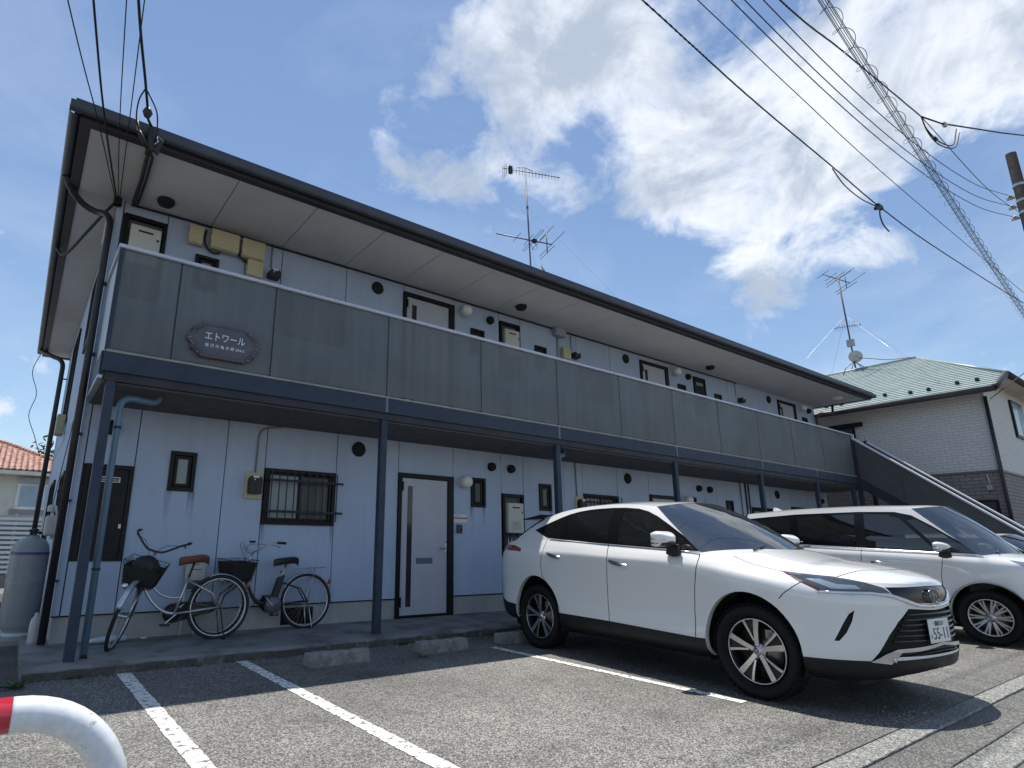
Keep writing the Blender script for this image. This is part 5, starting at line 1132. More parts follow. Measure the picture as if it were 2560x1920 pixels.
# ---------------------------------------------------------------- bicycles
M_silver = mat('silver frame', (.55, .56, .57), .3, metal=.75, var=.06); M_bblack = mat('black frame', (.03, .026, .028), .35, metal=.2, var=.1); M_tyre = mat('bike tyre', (.018, .018, .02), .8, var=.1); M_rimb = mat('bike rim', (.55, .57, .60), .3, metal=.7, var=.06)
M_brown = mat('brown vinyl', (.17, .06, .032), .5, var=.15, vscale=10); M_saddle = mat('black vinyl', (.03, .025, .027), .4, var=.1); M_bwire = mat('basket wire', (.02, .02, .02), .5, var=0, fine=0); M_fend = mat('fender steel', (.58, .62, .66), .3, metal=.6, var=.06)
def bike(kind, pos, heading, steer, lean, label):
    R = empty('bicycle', pos, heading); R.rotation_euler = (lean, 0, heading); rw = .345 if kind == 'city' else .335; WB = 1.12
    frm = M_silver if kind == 'city' else M_bblack
    hub_r, hub_f = Vector((0, 0, rw)), Vector((WB, 0, rw)); head_lo, head_hi = Vector((WB-.285, 0, .64)), Vector((WB-.335, 0, .80)); bb = Vector((.47, 0, .30)); seat_top = Vector((.355, 0, .68 if kind == 'city' else .62))
    ax = (head_hi-head_lo).normalized(); Q = Matrix.Translation(head_lo) @ Matrix.Rotation(steer, 4, ax) @ Matrix.Translation(-head_lo)
    def put(mb, name, mt, par=R, st=False, **kw):
        if st: mb.v = [tuple(Q @ Vector(v)) for v in mb.v]
        return mb.build(name, mt, par, **kw)
    def bwheel(c, st):
        w_ = put(MB().tube([(c.x+rw*.96*cos(t), 0, c.z+rw*.96*sin(t)) for t in [2*pi*i/48 for i in range(48)]], .019, 8, closed=True), 'wheel', M_tyre, st=st)
        put(MB().tube([(c.x+rw*.895*cos(t), 0, c.z+rw*.895*sin(t)) for t in [2*pi*i/48 for i in range(48)]], .011, 6, closed=True), 'rim', M_rimb, w_, st)
        put(MB().lathe([(.0, -.05), (.012, -.05), (.02, -.035), (.02, .035), (.012, .05), (0, .05)], 12, c, 'Y'), 'axle', M_steel, w_, st)
        sp = MB()
        for k in range(32):
            a = 2*pi*k/32; sd = 1 if k % 2 else -1; b = a+(.5 if (k//2) % 2 else -.5)
            sp.tube([(c.x+.022*cos(b), sd*.028, c.z+.022*sin(b)), (c.x+rw*.88*cos(a), 0, c.z+rw*.88*sin(a))], .0013, 3, caps=False)
        o = put(sp, 'spokes', M_steel, w_, st); o['kind'] = 'stuff'
        return w_
    wr, wf = bwheel(hub_r, False), bwheel(hub_f, True)
    def fender(c, a0, a1, mt, st):
        rows = []
        for i in range(25):
            a = a0+(a1-a0)*i/24; r = rw+.024; rows.append([(c.x+(r-.012*abs(q))*cos(a), q*.026, c.z+(r-.012*abs(q))*sin(a)) for q in (-1, -.5, 0, .5, 1)])
        put(MB().grid(rows), 'mudguard', mt, st=st, solid=.002)
    fender(hub_r, .35 if kind == 'city' else .2, pi*.98, M_fend, False) if False else fender(hub_r, 1.2, pi+.1, M_fend, False)
    fender(hub_r, .5, 1.2, M_bblack if kind == 'city' else M_fend, False)
    fender(hub_f, pi*.02-.1 if False else .45, pi*1.08, M_fend if kind == 'city' else M_bblack, True)
    # frame
    if kind == 'city':
        for k, (a, c_, b) in enumerate(((head_hi-ax*.04, Vector((.70, 0, .42)), Vector((.405, 0, .47))), (head_lo, Vector((.68, 0, .30)), bb))): put(MB().tube(bez(a, c_, b, 12), .0145 if k == 0 else .017, 10), 'frame_tube', frm)
        put(MB().tube([bb, seat_top], .0155, 10), 'frame_tube', frm)
    else:
        put(MB().tube(bez(head_lo+ax*.06, Vector((.70, 0, .30)), bb+Vector((.08, 0, .03)), 12), [.022]*8+[.026]*5, 10), 'frame_tube', frm); put(MB().tube([bb, seat_top], .019, 10), 'frame_tube', frm)
        put(MB().obox(bb+Vector((-.075, 0, .20)), (.045, 0, -.016), (0, .045, 0), (-.045, 0, .15)), 'battery', M_black, bevel=.012)
        put(MB().tube([bb+Vector((-.10, 0, .40)), bb+Vector((-.135, 0, .41)), bb+Vector((-.14, 0, .37))], .008, 5), 'battery_handle', M_white if False else M_black)
        put(MB().lathe([(0, -.055), (.09, -.055), (.105, -.03), (.105, .03), (.09, .055), (0, .055)], 20, bb+Vector((-.03, 0, .01)), 'Y'), 'motor', mat('motor cover', (.13, .15, .18), .4, metal=.3, var=.1))
        put(MB().lathe([(0, -.058), (.075, -.058), (.08, -.05)], 20, bb+Vector((.05, 0, .03)), 'Y'), 'motor_cover', M_bblack)
    stays = MB()
    for sd in (-1, 1):
        put(MB().tube([seat_top-Vector((0, 0, .04))+Vector((0, sd*.012, 0)), hub_r+Vector((.10, sd*.05, .16)), hub_r+Vector((0, sd*.058, 0))], .0085, 8), 'seat_stay', frm); put(MB().tube([bb+Vector((-.02, sd*.03, 0)), hub_r+Vector((0, sd*.058, 0))], .0095, 8), 'chain_stay', frm)
        put(MB().tube([head_lo-ax*.02+Vector((0, sd*.045, 0)), hub_f+Vector((-.03, sd*.052, .12)), hub_f+Vector((0, sd*.052, 0))], .0105, 8), 'fork_blade', frm, st=True)
    put(MB().tube([head_lo-ax*.02+Vector((0, -.05, 0)), head_lo-ax*.02+Vector((0, .05, 0))], .016, 8), 'fork_crown', frm, st=True)
    put(MB().tube([head_lo, head_hi], .02, 10), 'head_tube', frm); stem = head_hi+ax*(.17 if kind == 'city' else .15); put(MB().tube([head_hi, stem], .012, 8), 'stem', M_steel, st=True)
    # cranks, chain guard
    put(MB().lathe([(0, -.006), (.085, -.006), (.088, 0), (.085, .006), (0, .006)], 28, bb+Vector((0, -.075, 0)), 'Y'), 'chainring', M_bblack if kind != 'city' else M_black)
    for sd, a in ((-1, 2.45 if kind == 'city' else 4.0), (1, 2.45+pi if kind == 'city' else 4.0+pi)):
        e_ = bb+Vector((.16*cos(a), sd*.09, .16*sin(a))); c_ = put(MB().bar(bb+Vector((0, sd*.085, 0)), e_, .012, .02, (0, 1, 0)), 'crank', M_silver if kind != 'city' else M_steel, bevel=.003); put(MB().obox(e_+Vector((0, sd*.05, 0)), (.045, 0, 0), (0, .04, 0), (0, 0, .012)), 'pedal', M_black, c_, bevel=.005)
    gd = MB(); rows = []
    for i in range(2):
        y = -.058-.03*i; P = [(bb.x+.105*cos(t), y, bb.z+.105*sin(t)) for t in [-pi/2+pi*k/10 for k in range(11)]]+[(.05, y, rw+.06), (-.045, y, rw), (.05, y, rw-.055)]
        rows.append(P+P[:1])
    gd.grid(rows); gd.add(rows[1][:-1], [tuple(range(len(rows[1])-1))])
    if kind == 'city': put(gd, 'chain_guard', M_black)
    # bars
    hb = []
    for sd in (-1, 1):
        P = spline([stem, stem+Vector((.03, sd*.09, .02)), stem+Vector((-.02, sd*.22, .11 if kind == 'city' else .09)), stem+Vector((-.13, sd*.275, .135)), stem+Vector((-.25, sd*.285, .13))], 5)
        put(MB().tube(P, .0115, 8), 'handlebar', M_bblack if kind == 'city' else M_silver, st=True); put(MB().tube([P[-5], P[-1]+Vector((-.03, 0, 0))], .0165, 8), 'grip', M_black, st=True)
        put(MB().tube([P[-7], P[-6]+Vector((.03, -sd*.012, -.03)), P[-3]+Vector((0, -sd*.02, -.045)), P[-1]+Vector((.03, -sd*.03, -.06))], .006, 6), 'brake_lever', M_black if kind == 'city' else M_silver, st=True)
        put(MB().tube(spline([P[-7]+Vector((.02, 0, -.02)), stem+Vector((.12, sd*.10, .10)), stem+Vector((.10, sd*.02, -.05)), head_hi+Vector((.03, 0, -.02))], 6), .0028, 5), 'brake_cable', M_cable, st=True)
    if kind != 'city': put(MB().obox(stem+Vector((-.10, -.20, .125)), (.04, 0, 0), (0, .035, 0), (0, 0, .012)), 'display', M_black, st=True)
    # saddle
    spz = .865 if kind == 'city' else .845; sp_ = seat_top+(seat_top-bb).normalized()*(.16 if kind == 'city' else .19); put(MB().tube([seat_top-(seat_top-bb)*.1, sp_], .0125, 8), 'seat_post', M_steel if kind != 'city' else M_bblack)
    rows = []
    for t, w_, h in ((-.16, .02, -.01), (-.14, .09, .016), (-.07, .105, .022), (0, .078, .012), (.07, .042, .004), (.14, .028, -.006), (.165, .012, -.02)):
        rows.append([(sp_.x+t-.0, w_*cos(a), sp_.z+.045+h+(.03 if sin(a) > 0 else .062)*sin(a)) for a in [2*pi*k/14 for k in range(15)]])
    put(MB().grid(rows), 'saddle', M_brown if kind == 'city' else M_saddle, subd=1)
    # rear rack and stand
    if True:
        rk = MB(); z0 = rw*2+.065
        for y in (-.06, -.02, .02, .06): rk.tube([(.20, y, z0-.03), (.16, y, z0), (-.24, y, z0+.02)], .004, 5)
        rk.tube([(-.24, -.06, z0+.02), (-.24, .06, z0+.02)], .004, 5); rk.tube([(.0, -.065, z0+.008), (0, .065, z0+.008)], .004, 5)
        for y in (-.065, .065): rk.tube([(-.08, y, z0+.01), (0, y, rw)], .004, 5)
        if kind == 'e': put(rk, 'rear_rack', M_steel)
    put(MB().tube([hub_r+Vector((0, -.07, 0)), (-.05, -.10, .05), (-.06, -.11, .0)], .008, 6), 'kickstand', M_steel if kind == 'e' else M_black); put(MB().tube([hub_r+Vector((0, .07, 0)), (-.05, .10, .05), (-.06, .11, .0), (-.06, -.11, .002)], .008, 6), 'kickstand', M_steel if kind == 'e' else M_black)
    # lamp, reflector
    put(MB().lathe([(0, .05), (.03, .045), (.036, .0), (.03, -.04), (0, -.05)], 14, hub_f+Vector((-.07, -.085, .28)), 'X'), 'head_lamp', M_chrome, st=True); put(MB().obox(hub_r+Vector((-.32, 0, .23)), (.012, 0, .006), (0, .022, 0), (-.01, 0, .028)), 'reflector', mat('red reflector', (.32, .04, .02), .2), bevel=.005)
    # basket
    bk = MB(); c = stem+Vector((.19, 0, -.20)); T_, B_ = (.17, .20), (.125, .145); h0, h1 = -.13, .12
    def ring(k, f): return [c+Vector((sx*(B_[0]+(T_[0]-B_[0])*k), sy*(B_[1]+(T_[1]-B_[1])*k), h0+(h1-h0)*k)) for sx, sy in ((-1, -1), (1, -1), (1, 1), (-1, 1))]
    def lerp_ring(k, n):
        q = ring(k, 0); return [q[i].lerp(q[(i+1) % 4], j/n) for i in range(4) for j in range(n)]
    for k in range(8): bk.tube(lerp_ring(k/7, 1), .0035 if k in (0, 7) else .0022, 4, closed=True)
    b0, b1 = lerp_ring(0, 9), lerp_ring(1, 9)
    for p, q in zip(b0, b1): bk.tube([p, q], .0022, 4, caps=False)
    for j in range(1, 9):
        bk.tube([b0[j], b0[27-j]], .002, 3, caps=False); bk.tube([b0[9+j], b0[36-j]], .002, 3, caps=False)
    bo = put(bk, 'basket', M_bwire, st=True); bo['kind'] = 'stuff'
    net = MB(); q0, q1 = lerp_ring(.02, 4), lerp_ring(.80 if kind == 'city' else .9, 4); net.grid([[Vector(c)+(p-Vector(c))*.96 for p in q0+q0[:1]], [Vector(c)+(p-Vector(c))*.96 for p in q1+q1[:1]]], smooth=False); net.add([Vector(c)+(p-Vector(c))*.96 for p in q0], [tuple(range(16))]); put(net, 'basket_liner', mat('basket liner', (.02, .024, .018), .7, var=.2, vscale=30), st=True)
    if kind == 'city':
        bag = MB(); rows = []
        for i in range(9):
            a = -pi/2+pi*i/8; rows.append([c+Vector((.135*cos(a)*cos(t)*(1+.08*sin(3*t)), .165*cos(a)*sin(t)*(1+.07*cos(2*t)), .03+.15*sin(a)+.012*sin(4*t))) for t in [2*pi*k/16 for k in range(17)]])
        bag.grid(rows); put(bag, 'basket_cover', mat('black bag', (.016, .014, .016), .6, var=.2, vscale=12), st=True, subd=1)
    tag(R, label, 'bicycle', 'bicycles parked against the wall'); return R
bike('city', (2.04, 7.36, .1), pi+.03, 1.2, .05, 'silver step-through bicycle with a brown saddle and a full black basket')
bike('e', (3.22, 7.66, .1), pi-.005, .28, .03, 'black electric bicycle with a battery and motor, nearest the barred window')
# ---------------------------------------------------------------- street furniture near the camera
gr_ = empty('guard_barrier', (-.9, 1.54, -.04)); M_gw = mat('barrier white paint', (.76, .78, .80), .3, var=.05, vscale=9, coat=.3, col2=(.46, .45, .43), c2=(.66, .70), c2s=16); M_gr = mat('barrier red paint', (.55, .02, .045), .3, var=.05, coat=.4)
RB, ZB = .19, .86
bend = [(.9+.245-RB+RB*sin(t), 0, ZB-RB+RB*cos(t)) for t in [pi/2*i/14 for i in range(15)]]
x_red = .9+.048
MB().tube([(x_red+.0005, 0, ZB)]+bend+[(.9+.245, 0, .0)], .033, 24).build('white_tube', M_gw, gr_)
MB().tube([(x_red-.35, 0, ZB), (x_red, 0, ZB)], .0333, 24).build('red_band', M_gr, gr_)
MB().tube([(x_red-.3505, 0, ZB), (.35, 0, ZB), (.30, 0, ZB)], .033, 24).build('white_tube', M_gw, gr_); MB().tube([(.02, 0, ZB), (.2995, 0, ZB)], .0333, 24).build('red_band', M_gr, gr_)
MB().tube([(-.36, 0, 0)]+[(-.36+RB-RB*cos(t), 0, ZB-RB+RB*sin(t)) for t in [pi/2*i/12 for i in range(13)]]+[(.0195, 0, ZB)], .033, 24).build('white_tube', M_gw, gr_)
MB().tube([(-.33, 0, .42), (.9+.215, 0, .42)], .022, 16).build('cross_tube', M_gw, gr_)
for x in (-.36, .9+.245): MB().lathe([(.06, -.06), (.06, .006), (.034, .012)], 20, (x, 0, .0)).build('base_collar', M_gw, gr_)
tag(gr_, 'red and white tubular guard barrier with a rounded corner', 'guard barrier')
# ---------------------------------------------------------------- beside and before the block
def gas_bottle(x, y, lab):
    R = empty('gas_cylinder', (x, y, .07)); r = .185
    pr = [(0, .0), (r*.86, .0), (r*.88, .05), (r*.80, .055), (r*.97, .09), (r, .14), (r, .90), (r*.985, .98), (r*.90, 1.05), (r*.7, 1.105), (r*.45, 1.13), (r*.3, 1.135), (r*.3, 1.16), (0, 1.16)]
    MB().lathe(pr, 36).build('body', mat('grey cylinder paint', (.25, .265, .28), .5, var=.1, vscale=5, fine=.06, streak=.12), R)
    MB().lathe([(r+.0015, .93), (r+.0005, .965)], 36).build('stripe', mat('violet band', (.09, .05, .2), .5), R)
    MB().lathe([(r*.9, .0), (r*.9, .05)], 36).build('foot_ring', mat('pale foot ring', (.5, .55, .55), .5, var=.1), R, solid=.006)
    v = MB(); v.lathe([(.022, 1.16), (.022, 1.22), (.035, 1.225), (.035, 1.24), (0, 1.245)], 12); v.tube([(0, 0, 1.19), (.05, .02, 1.2), (.10, .05, 1.19)], .012, 6); v.build('valve', M_black, R)
    MB().tube(spline([(.10, .05, 1.19), (.17, .08, 1.22), (.24, .1, 1.32), (.25, .08, 1.45)], 5), .009, 6).build('hose', M_cable, R)
    MB().tube([(r*1.02*cos(t), r*1.02*sin(t), .62+.02*sin(t)) for t in [2*pi*i/24 for i in range(24)]], .003, 4, closed=True).build('chain', M_steel, R)
    tag(R, lab, 'gas cylinder', 'gas cylinders at the end of the block')
gas_bottle(.215, 9.05, 'grey gas cylinder with a violet band standing at the building corner'); gas_bottle(.19, 9.55, 'grey gas cylinder hidden behind the violet-banded one')
o = MB().box(-.1, .44, 8.75, 9.85, -.02, .07).build('cylinder_base', mat('base block', (.3, .3, .29), .9, var=.2), None, bevel=.01); tag(o, 'low concrete pad under the grey gas cylinders', 'concrete pad')
gm = root('gas_meter', (.36, 8.35, 1.2)); MB().box(.27, .44, 8.22, 8.42, 1.22, 1.45).build('meter_case', mat('meter grey', (.42, .41, .38), .5, var=.1), gm, bevel=.03); MB().lathe([(.05, 0), (.05, .06), (.03, .08), (0, .08)], 12, (.33, 8.5, 1.5)).build('regulator', mat('meter grey', (.42, .41, .38), .5), gm)
pp = MB(); pp.tube([(.38, 8.27, 1.22), (.38, 8.27, .1)], .013, 6); pp.build('gas_pipe', mat('pipe pale', (.45, .45, .43), .5), gm); MB().tube(spline([(.38, 8.38, 1.45), (.36, 8.45, 1.56), (.35, 8.7, 1.55), (.36, 9.0, 1.5)], 5), .013, 6).build('gas_pipe', mat('pipe pale', (.45, .45, .43), .5), gm); MB().tube([(.36, 8.1, 1.6), (.34, 8.15, 1.72), (.36, 8.2, 1.78)], .01, 6).build('stop_cock', M_black, gm)
tag(gm, 'grey gas meter with pipes on the end wall above the cylinders', 'gas meter')
cb = root('cable_box', (.34, 12.2, 2.5)); MB().box(.31, .44, 12.0, 12.3, 2.95, 3.3).build('case', mat('dull ivory', (.40, .36, .24), .6, var=.1), cb, bevel=.02); tag(cb, 'ivory cable box on the end wall of the block', 'cable box')
cb = root('cable_box', (.40, 7.98, 4.85)); MB().box(.36, .455, 7.95, 8.12, 4.82, 5.2).build('case', M_cream, cb, bevel=.01); tag(cb, 'slim ivory box high on the end wall by the corner downspout', 'cable box')
ad = MB().box(.36, .46, 8.02, 8.10, .02, .0601).build('pipe_stub', M_white, None) if False else None
# umbrella, notice board with its stake, water bottle by the corner
um = root('folded_umbrella', (1.02, 7.62, .1)); MB().tube([(.78, 7.62, .135), (.84, 7.625, .142), (1.0, 7.64, .15), (1.15, 7.655, .145), (1.19, 7.66, .14)], [.008, .028, .038, .03, .01], 10).build('canopy', mat('pale blue vinyl', (.48, .60, .64), .3, var=.08), um); MB().tube([(1.19, 7.66, .14), (1.31, 7.672, .13)], .006, 6).build('shaft', M_steel, um); MB().tube([(1.31, 7.672, .13), (1.36, 7.65, .13), (1.385, 7.68, .13), (1.36, 7.71, .13), (1.32, 7.69, .13)], .008, 6).build('handle', mat('pale plastic', (.6, .6, .56), .4), um); tag(um, 'pale blue folded umbrella lying on the apron by the silver bicycle', 'umbrella')
nb = root('notice_board', (1.84, 7.80, .1)); MB().box(1.735, 1.965, 7.80, 7.82, .60, 1.02).build('board', mat('aged white board', (.50, .52, .50), .6, var=.12, vscale=5), nb, bevel=.004); tx = mat('board print', (.10, .11, .12), .6)
pr_ = MB().box(1.79, 1.93, 7.797, 7.7995, .955, .968).build('printed_line', tx, nb); MB().box(1.80, 1.88, 7.797, 7.7995, .90, .912).build('printed_line', tx, nb); MB().box(1.78, 1.92, 7.797, 7.7995, .84, .85).build('printed_line', tx, nb); MB().box(1.74, 1.95, 7.797, 7.7995, .62, .72).build('dark_panel', tx, nb)
for x in (1.75, 1.90): MB().tube([(x, 7.81, .1), (x, 7.81, .60)], .011, 6).build('stake', M_white, nb)
tag(nb, 'small weathered notice board on white stakes behind the brown saddle', 'notice board')
wb = root('plastic_bottle', (.33, 8.05, .1)); MB().lathe([(0, .1), (.05, .1), (.052, .14), (.052, .30), (.04, .36), (.018, .39), (.018, .42), (0, .42)], 16, (.33, 7.99, 0)).build('bottle', mat('cloudy plastic', (.45, .47, .47), .3, var=.1), wb); tag(wb, 'cloudy plastic bottle at the foot of the corner downspout', 'bottle')
# weeds
def weed(x, y, z, n, size, lab, col=(.07, .14, .04), spread=1.0, wd=.16):
    R = empty('weed', (x, y, z)); random.seed(int(x*77+y*31)); mt = mat('weed leaf %.2f' % col[0], col, .6, var=.25, vscale=30)
    for k in range(n):
        a = random.uniform(0, 2*pi); L_ = size*random.uniform(.5, 1.1); t = random.uniform(.4, 1.2); d = Vector((cos(a)*cos(t)*spread, sin(a)*cos(t)*spread, sin(t))); w_ = Vector((-sin(a), cos(a), 0))*L_*wd; p = Vector((cos(a)*.02, sin(a)*.02, 0)); rows = []
        for i in range(6):
            q = i/5; c = p+d*L_*q+Vector((0, 0, -.35*L_*q*q)); f = sin(pi*min(1, q*1.02))**.7 if i < 5 else 0; rows.append([c-w_*f, c+Vector((0, 0, -.01)), c+w_*f])
        MB().grid(rows).build('leaf', mt, R)
    tag(R, lab, 'weed', 'weeds along the apron')
weed(.20, 6.30, 0, 16, .13, 'leafy weed at the corner of the apron'); weed(3.93, 6.43, 0, 14, .09, 'small weed at the foot of the post before the first door'); weed(3.72, 5.64, 0, 7, .07, 'dry sprig in front of the wheel stop beside the bay line', (.2, .17, .08))
weed(1.62, 6.44, 0, 8, .06, 'tiny weed in the kerb crack between the two long lines'); weed(2.75, 6.43, 0, 9, .07, 'low weed at the apron edge behind the wheel stop'); weed(5.35, 6.42, 0, 10, .08, 'weed at the apron edge below the first door'); weed(.62, 6.44, 0, 9, .07, 'small weed below the corner post of the balcony')
for i, (x, y) in enumerate(((-.55, 9.6), (-.75, 10.6), (-.35, 11.3), (-1.0, 9.2))): weed(x, y, .01, 60, .5, ('tall yellowing grass tuft behind the gas cylinders', 'wide yellowing grass tuft further along the end wall', 'grass tuft close to the end wall', 'outermost grass tuft of the side yard')[i], (.24, .22, .07), .8, .022)
# ---------------------------------------------------------------- roof antennas
def yagi(R, mt, base, boom, n, el_len, vert, grow=0.0, name='antenna_boom'):
    p, q = Vector(boom[0]), Vector(boom[1]); b = MB().tube([p, q], .012, 6).build(name, mt, R); d = (q-p).normalized()
    ev = Vector((0, 0, 1)) if vert else d.cross(Vector((0, 0, 1))).normalized()
    for k in range(n):
        t = .06+.90*k/(n-1); c = p.lerp(q, t); L_ = el_len*(1-.35*t) if not grow else el_len*(1+grow*t); MB().tube([c-ev*L_/2, c+ev*L_/2], .006, 5).build('element', mt, b)
    return b
M_ant = mat('antenna alloy', (.10, .105, .12), .5, metal=.4, var=.1)
def antenna1():
    R = root('roof_antenna', (11.1, 11.4, 6.9)); T = Vector((10.93, 11.4, 12.25)); B = Vector((11.12, 11.4, 6.95)); at = lambda z: B.lerp(T, (z-B.z)/(T.z-B.z))
    MB().tube([B, T], .022, 8).build('mast', M_ant, R); MB().lathe([(.035, -.04), (.035, .04)], 8, at(10.9)).build('clamp', M_ant, R)
    d = Vector((.93, -.36, 0)); p = at(12.1)
    yagi(R, M_ant, None, (p-d*.72, p+d*1.15), 17, .34, True)
    MB().tube([p-d*.25+Vector((0, 0, .10)), p+Vector((0, 0, .14)), p+d*.25+Vector((0, 0, .06))], .01, 5).build('brace', M_ant, R); MB().box(-.05, .05, -.04, .04, -.14, .1).build('feed_box', M_black, R, loc=tuple(p-d*.48))
    rf = MB()
    for k in range(3): c = p-d*(.72-.05*k); MB().tube([c+Vector((0, 0, -.38+.06*k)), c+Vector((0, 0, .2+.05*k))], .007, 5).build('reflector', M_ant, R)
    p = at(9.85); d = Vector((.95, -.3, -.02)); n_ = Vector((.30, .95, 0)); bo = MB().tube([p-d*1.05, p+d*.75], .018, 6).build('antenna_boom', M_ant, R)
    for (t, L_) in ((-.40, .55), (-.02, .65), (.32, .9), (.73, 1.6)): c = p+d*t; MB().tube([c-n_*L_/2+Vector((0, 0, 0)), c+n_*L_/2], .009, 5).build('element', M_ant, bo)
    c = p+d*.12; ev = n_; dp = []
    for s_ in (-1, 1): dp += [c+ev*s_*.62+d*.03*s_, c+ev*s_*.62-d*.03*s_]
    MB().tube([c-ev*.62-d*.04, c+ev*.62-d*.04, c+ev*.66, c+ev*.62+d*.04, c-ev*.62+d*.04, c-ev*.66], .008, 5, closed=True).build('folded_dipole', M_ant, bo)
    c = p+d*.58; MB().tube([c+Vector((0, 0, -.30)), c+Vector((0, 0, .34))], .016, 6).build('riser', M_ant, bo); MB().tube([c+Vector((0, 0, .34))-n_*.45, c+Vector((0, 0, .34))+n_*.45], .009, 5).build('element', M_ant, bo); MB().tube([c+Vector((0, 0, -.30))-n_*.45, c+Vector((0, 0, -.30))+n_*.45], .009, 5).build('element', M_ant, bo)
    MB().box(-.06, .06, -.05, .05, -.05, .05).build('feed_box', M_black, R, loc=tuple(p+d*.17))
    MB().tube(spline([p+d*.15, p+d*.25+Vector((0, 0, -.2)), p+d*.12+Vector((0, 0, -.28)), p+Vector((0, 0, -.15)), at(8.5), at(7.2)], 6), .006, 5).build('feed_cable', M_cable, R)
    for e in ((-1.1, -.7), (1.2, -.8), (.2, 1.3)): MB().tube([at(9.0), at(9.0)+Vector((e[0]*.25, e[1]*.25, -.12))], .007, 5).build('guy_arm', M_ant, R)
    for e in ((-3.4, -2.2), (3.4, -2.2), (-3, 2.4), (3, 2.4)): MB().tube([at(10.9), B+Vector((e[0], e[1], -.62))], .002, 4).build('guy_wire', mat('dull guy wire', (.16, .17, .18), .6, var=0, fine=0), R)
    dsh = MB(); dsh.lathe([(0, .0), (.08, .01), (.13, .03), (.16, .06)], 20); o = dsh.build('dish', mat('cream dish', (.62, .55, .45), .5), R, loc=(11.42, 11.3, 8.95)); o.rotation_euler = (1.1, 0, .5)
    MB().tube([at(8.9), (11.42, 11.34, 8.93)], .012, 6).build('dish_arm', M_ant, R)
    tag(R, 'twin television antenna on a tall mast above the apartment roof', 'antenna')
antenna1()
def antenna2():
    R = root('roof_antenna', (24.7, 8.34, 7.55)); B = Vector((24.7, 8.36, 7.7)); T = Vector((24.7, 8.44, 11.4)); at = lambda z: B.lerp(T, (z-B.z)/(T.z-B.z)); mt = mat('rusty mast', (.10, .075, .085), .5, metal=.3)
    MB().tube([B, T], .028, 8).build('mast', mt, R)
    for e in ((-.35, -.35), (.35, -.35), (.35, .35), (-.35, .35)): MB().tube([at(7.95), B+Vector((e[0]*.7, e[1]*.7, -.02)), B+Vector((e[0], e[1], -.35))], .014, 6).build('roof_leg', mt, R)
    d = Vector((-.3, -.85, -.42)).normalized(); p = at(11.33); ev = Vector((.92, -.38, .05)).normalized(); ev = Vector((.55, -.83, .0)).normalized()
    d = Vector((.60, -.55, -.35)).normalized(); bo = MB().tube([p-d*.6, p+d*.45], .016, 6).build('antenna_boom', mt, R); ev = Vector((-.45, -.88, .1)).normalized()
    for (t, L_) in ((-.58, .6), (-.28, .6), (.0, 1.25), (.43, 1.5), (-.12, .95)): c = p+d*t; MB().tube([c-ev*L_/2, c+ev*L_/2], .012, 5).build('element', mt, bo)
    c = p+d*.28; MB().tube([c+Vector((0, 0, -.28)), c+Vector((0, 0, .3))], .014, 6).build('riser', mt, bo); MB().tube([c+Vector((0, 0, -.28))-ev*.5, c+Vector((0, 0, -.28))+ev*.5], .012, 5).build('element', mt, bo); MB().tube([c+Vector((0, 0, .3))-ev*.5, c+Vector((0, 0, .3))+ev*.5], .012, 5).build('element', mt, bo)
    p = at(9.36); yagi(R, mt, None, (p+Vector((0, .48, .06)), p+Vector((0, -.45, -.06))), 11, .26, True)
    MB().box(-.06, .06, -.12, .12, -.13, .13).build('booster_box', mat('grey box', (.35, .36, .36), .5), R, loc=tuple(at(8.68)))
    dsh = MB(); dsh.lathe([(0, .0), (.08, .008), (.15, .03), (.215, .06), (.225, .06)], 28); o = dsh.build('dish', mat('dish grey', (.48, .49, .48), .45, var=.05), R, loc=(24.62, 8.27, 8.1)); o.rotation_euler = (0, 1.25, .35)
    MB().tube([(24.62, 8.27, 8.12), (24.3, 8.1, 8.0)], .012, 6).build('dish_arm', mt, R)
    MB().tube(spline([at(8.1), (24.7, 7.9, 7.95), (24.7, 7.3, 7.75), (24.7, 6.6, 7.66)], 5), .012, 5).build('feed_cable', M_cable, R)
    M_guy = mat('bright guy wire', (.55, .57, .6), .35, metal=.6, var=0, fine=0)
    for q in ((21.9, 5.3, 5.95), (22.3, 10.9, 6.2), (27.4, 5.6, 6.1), (27.4, 11, 6.1)): MB().tube([at(9.8), q], .006, 4).build('guy_wire', M_guy, R)
    tag(R, 'television antenna with a round dish on the ridge of the white brick house', 'antenna')
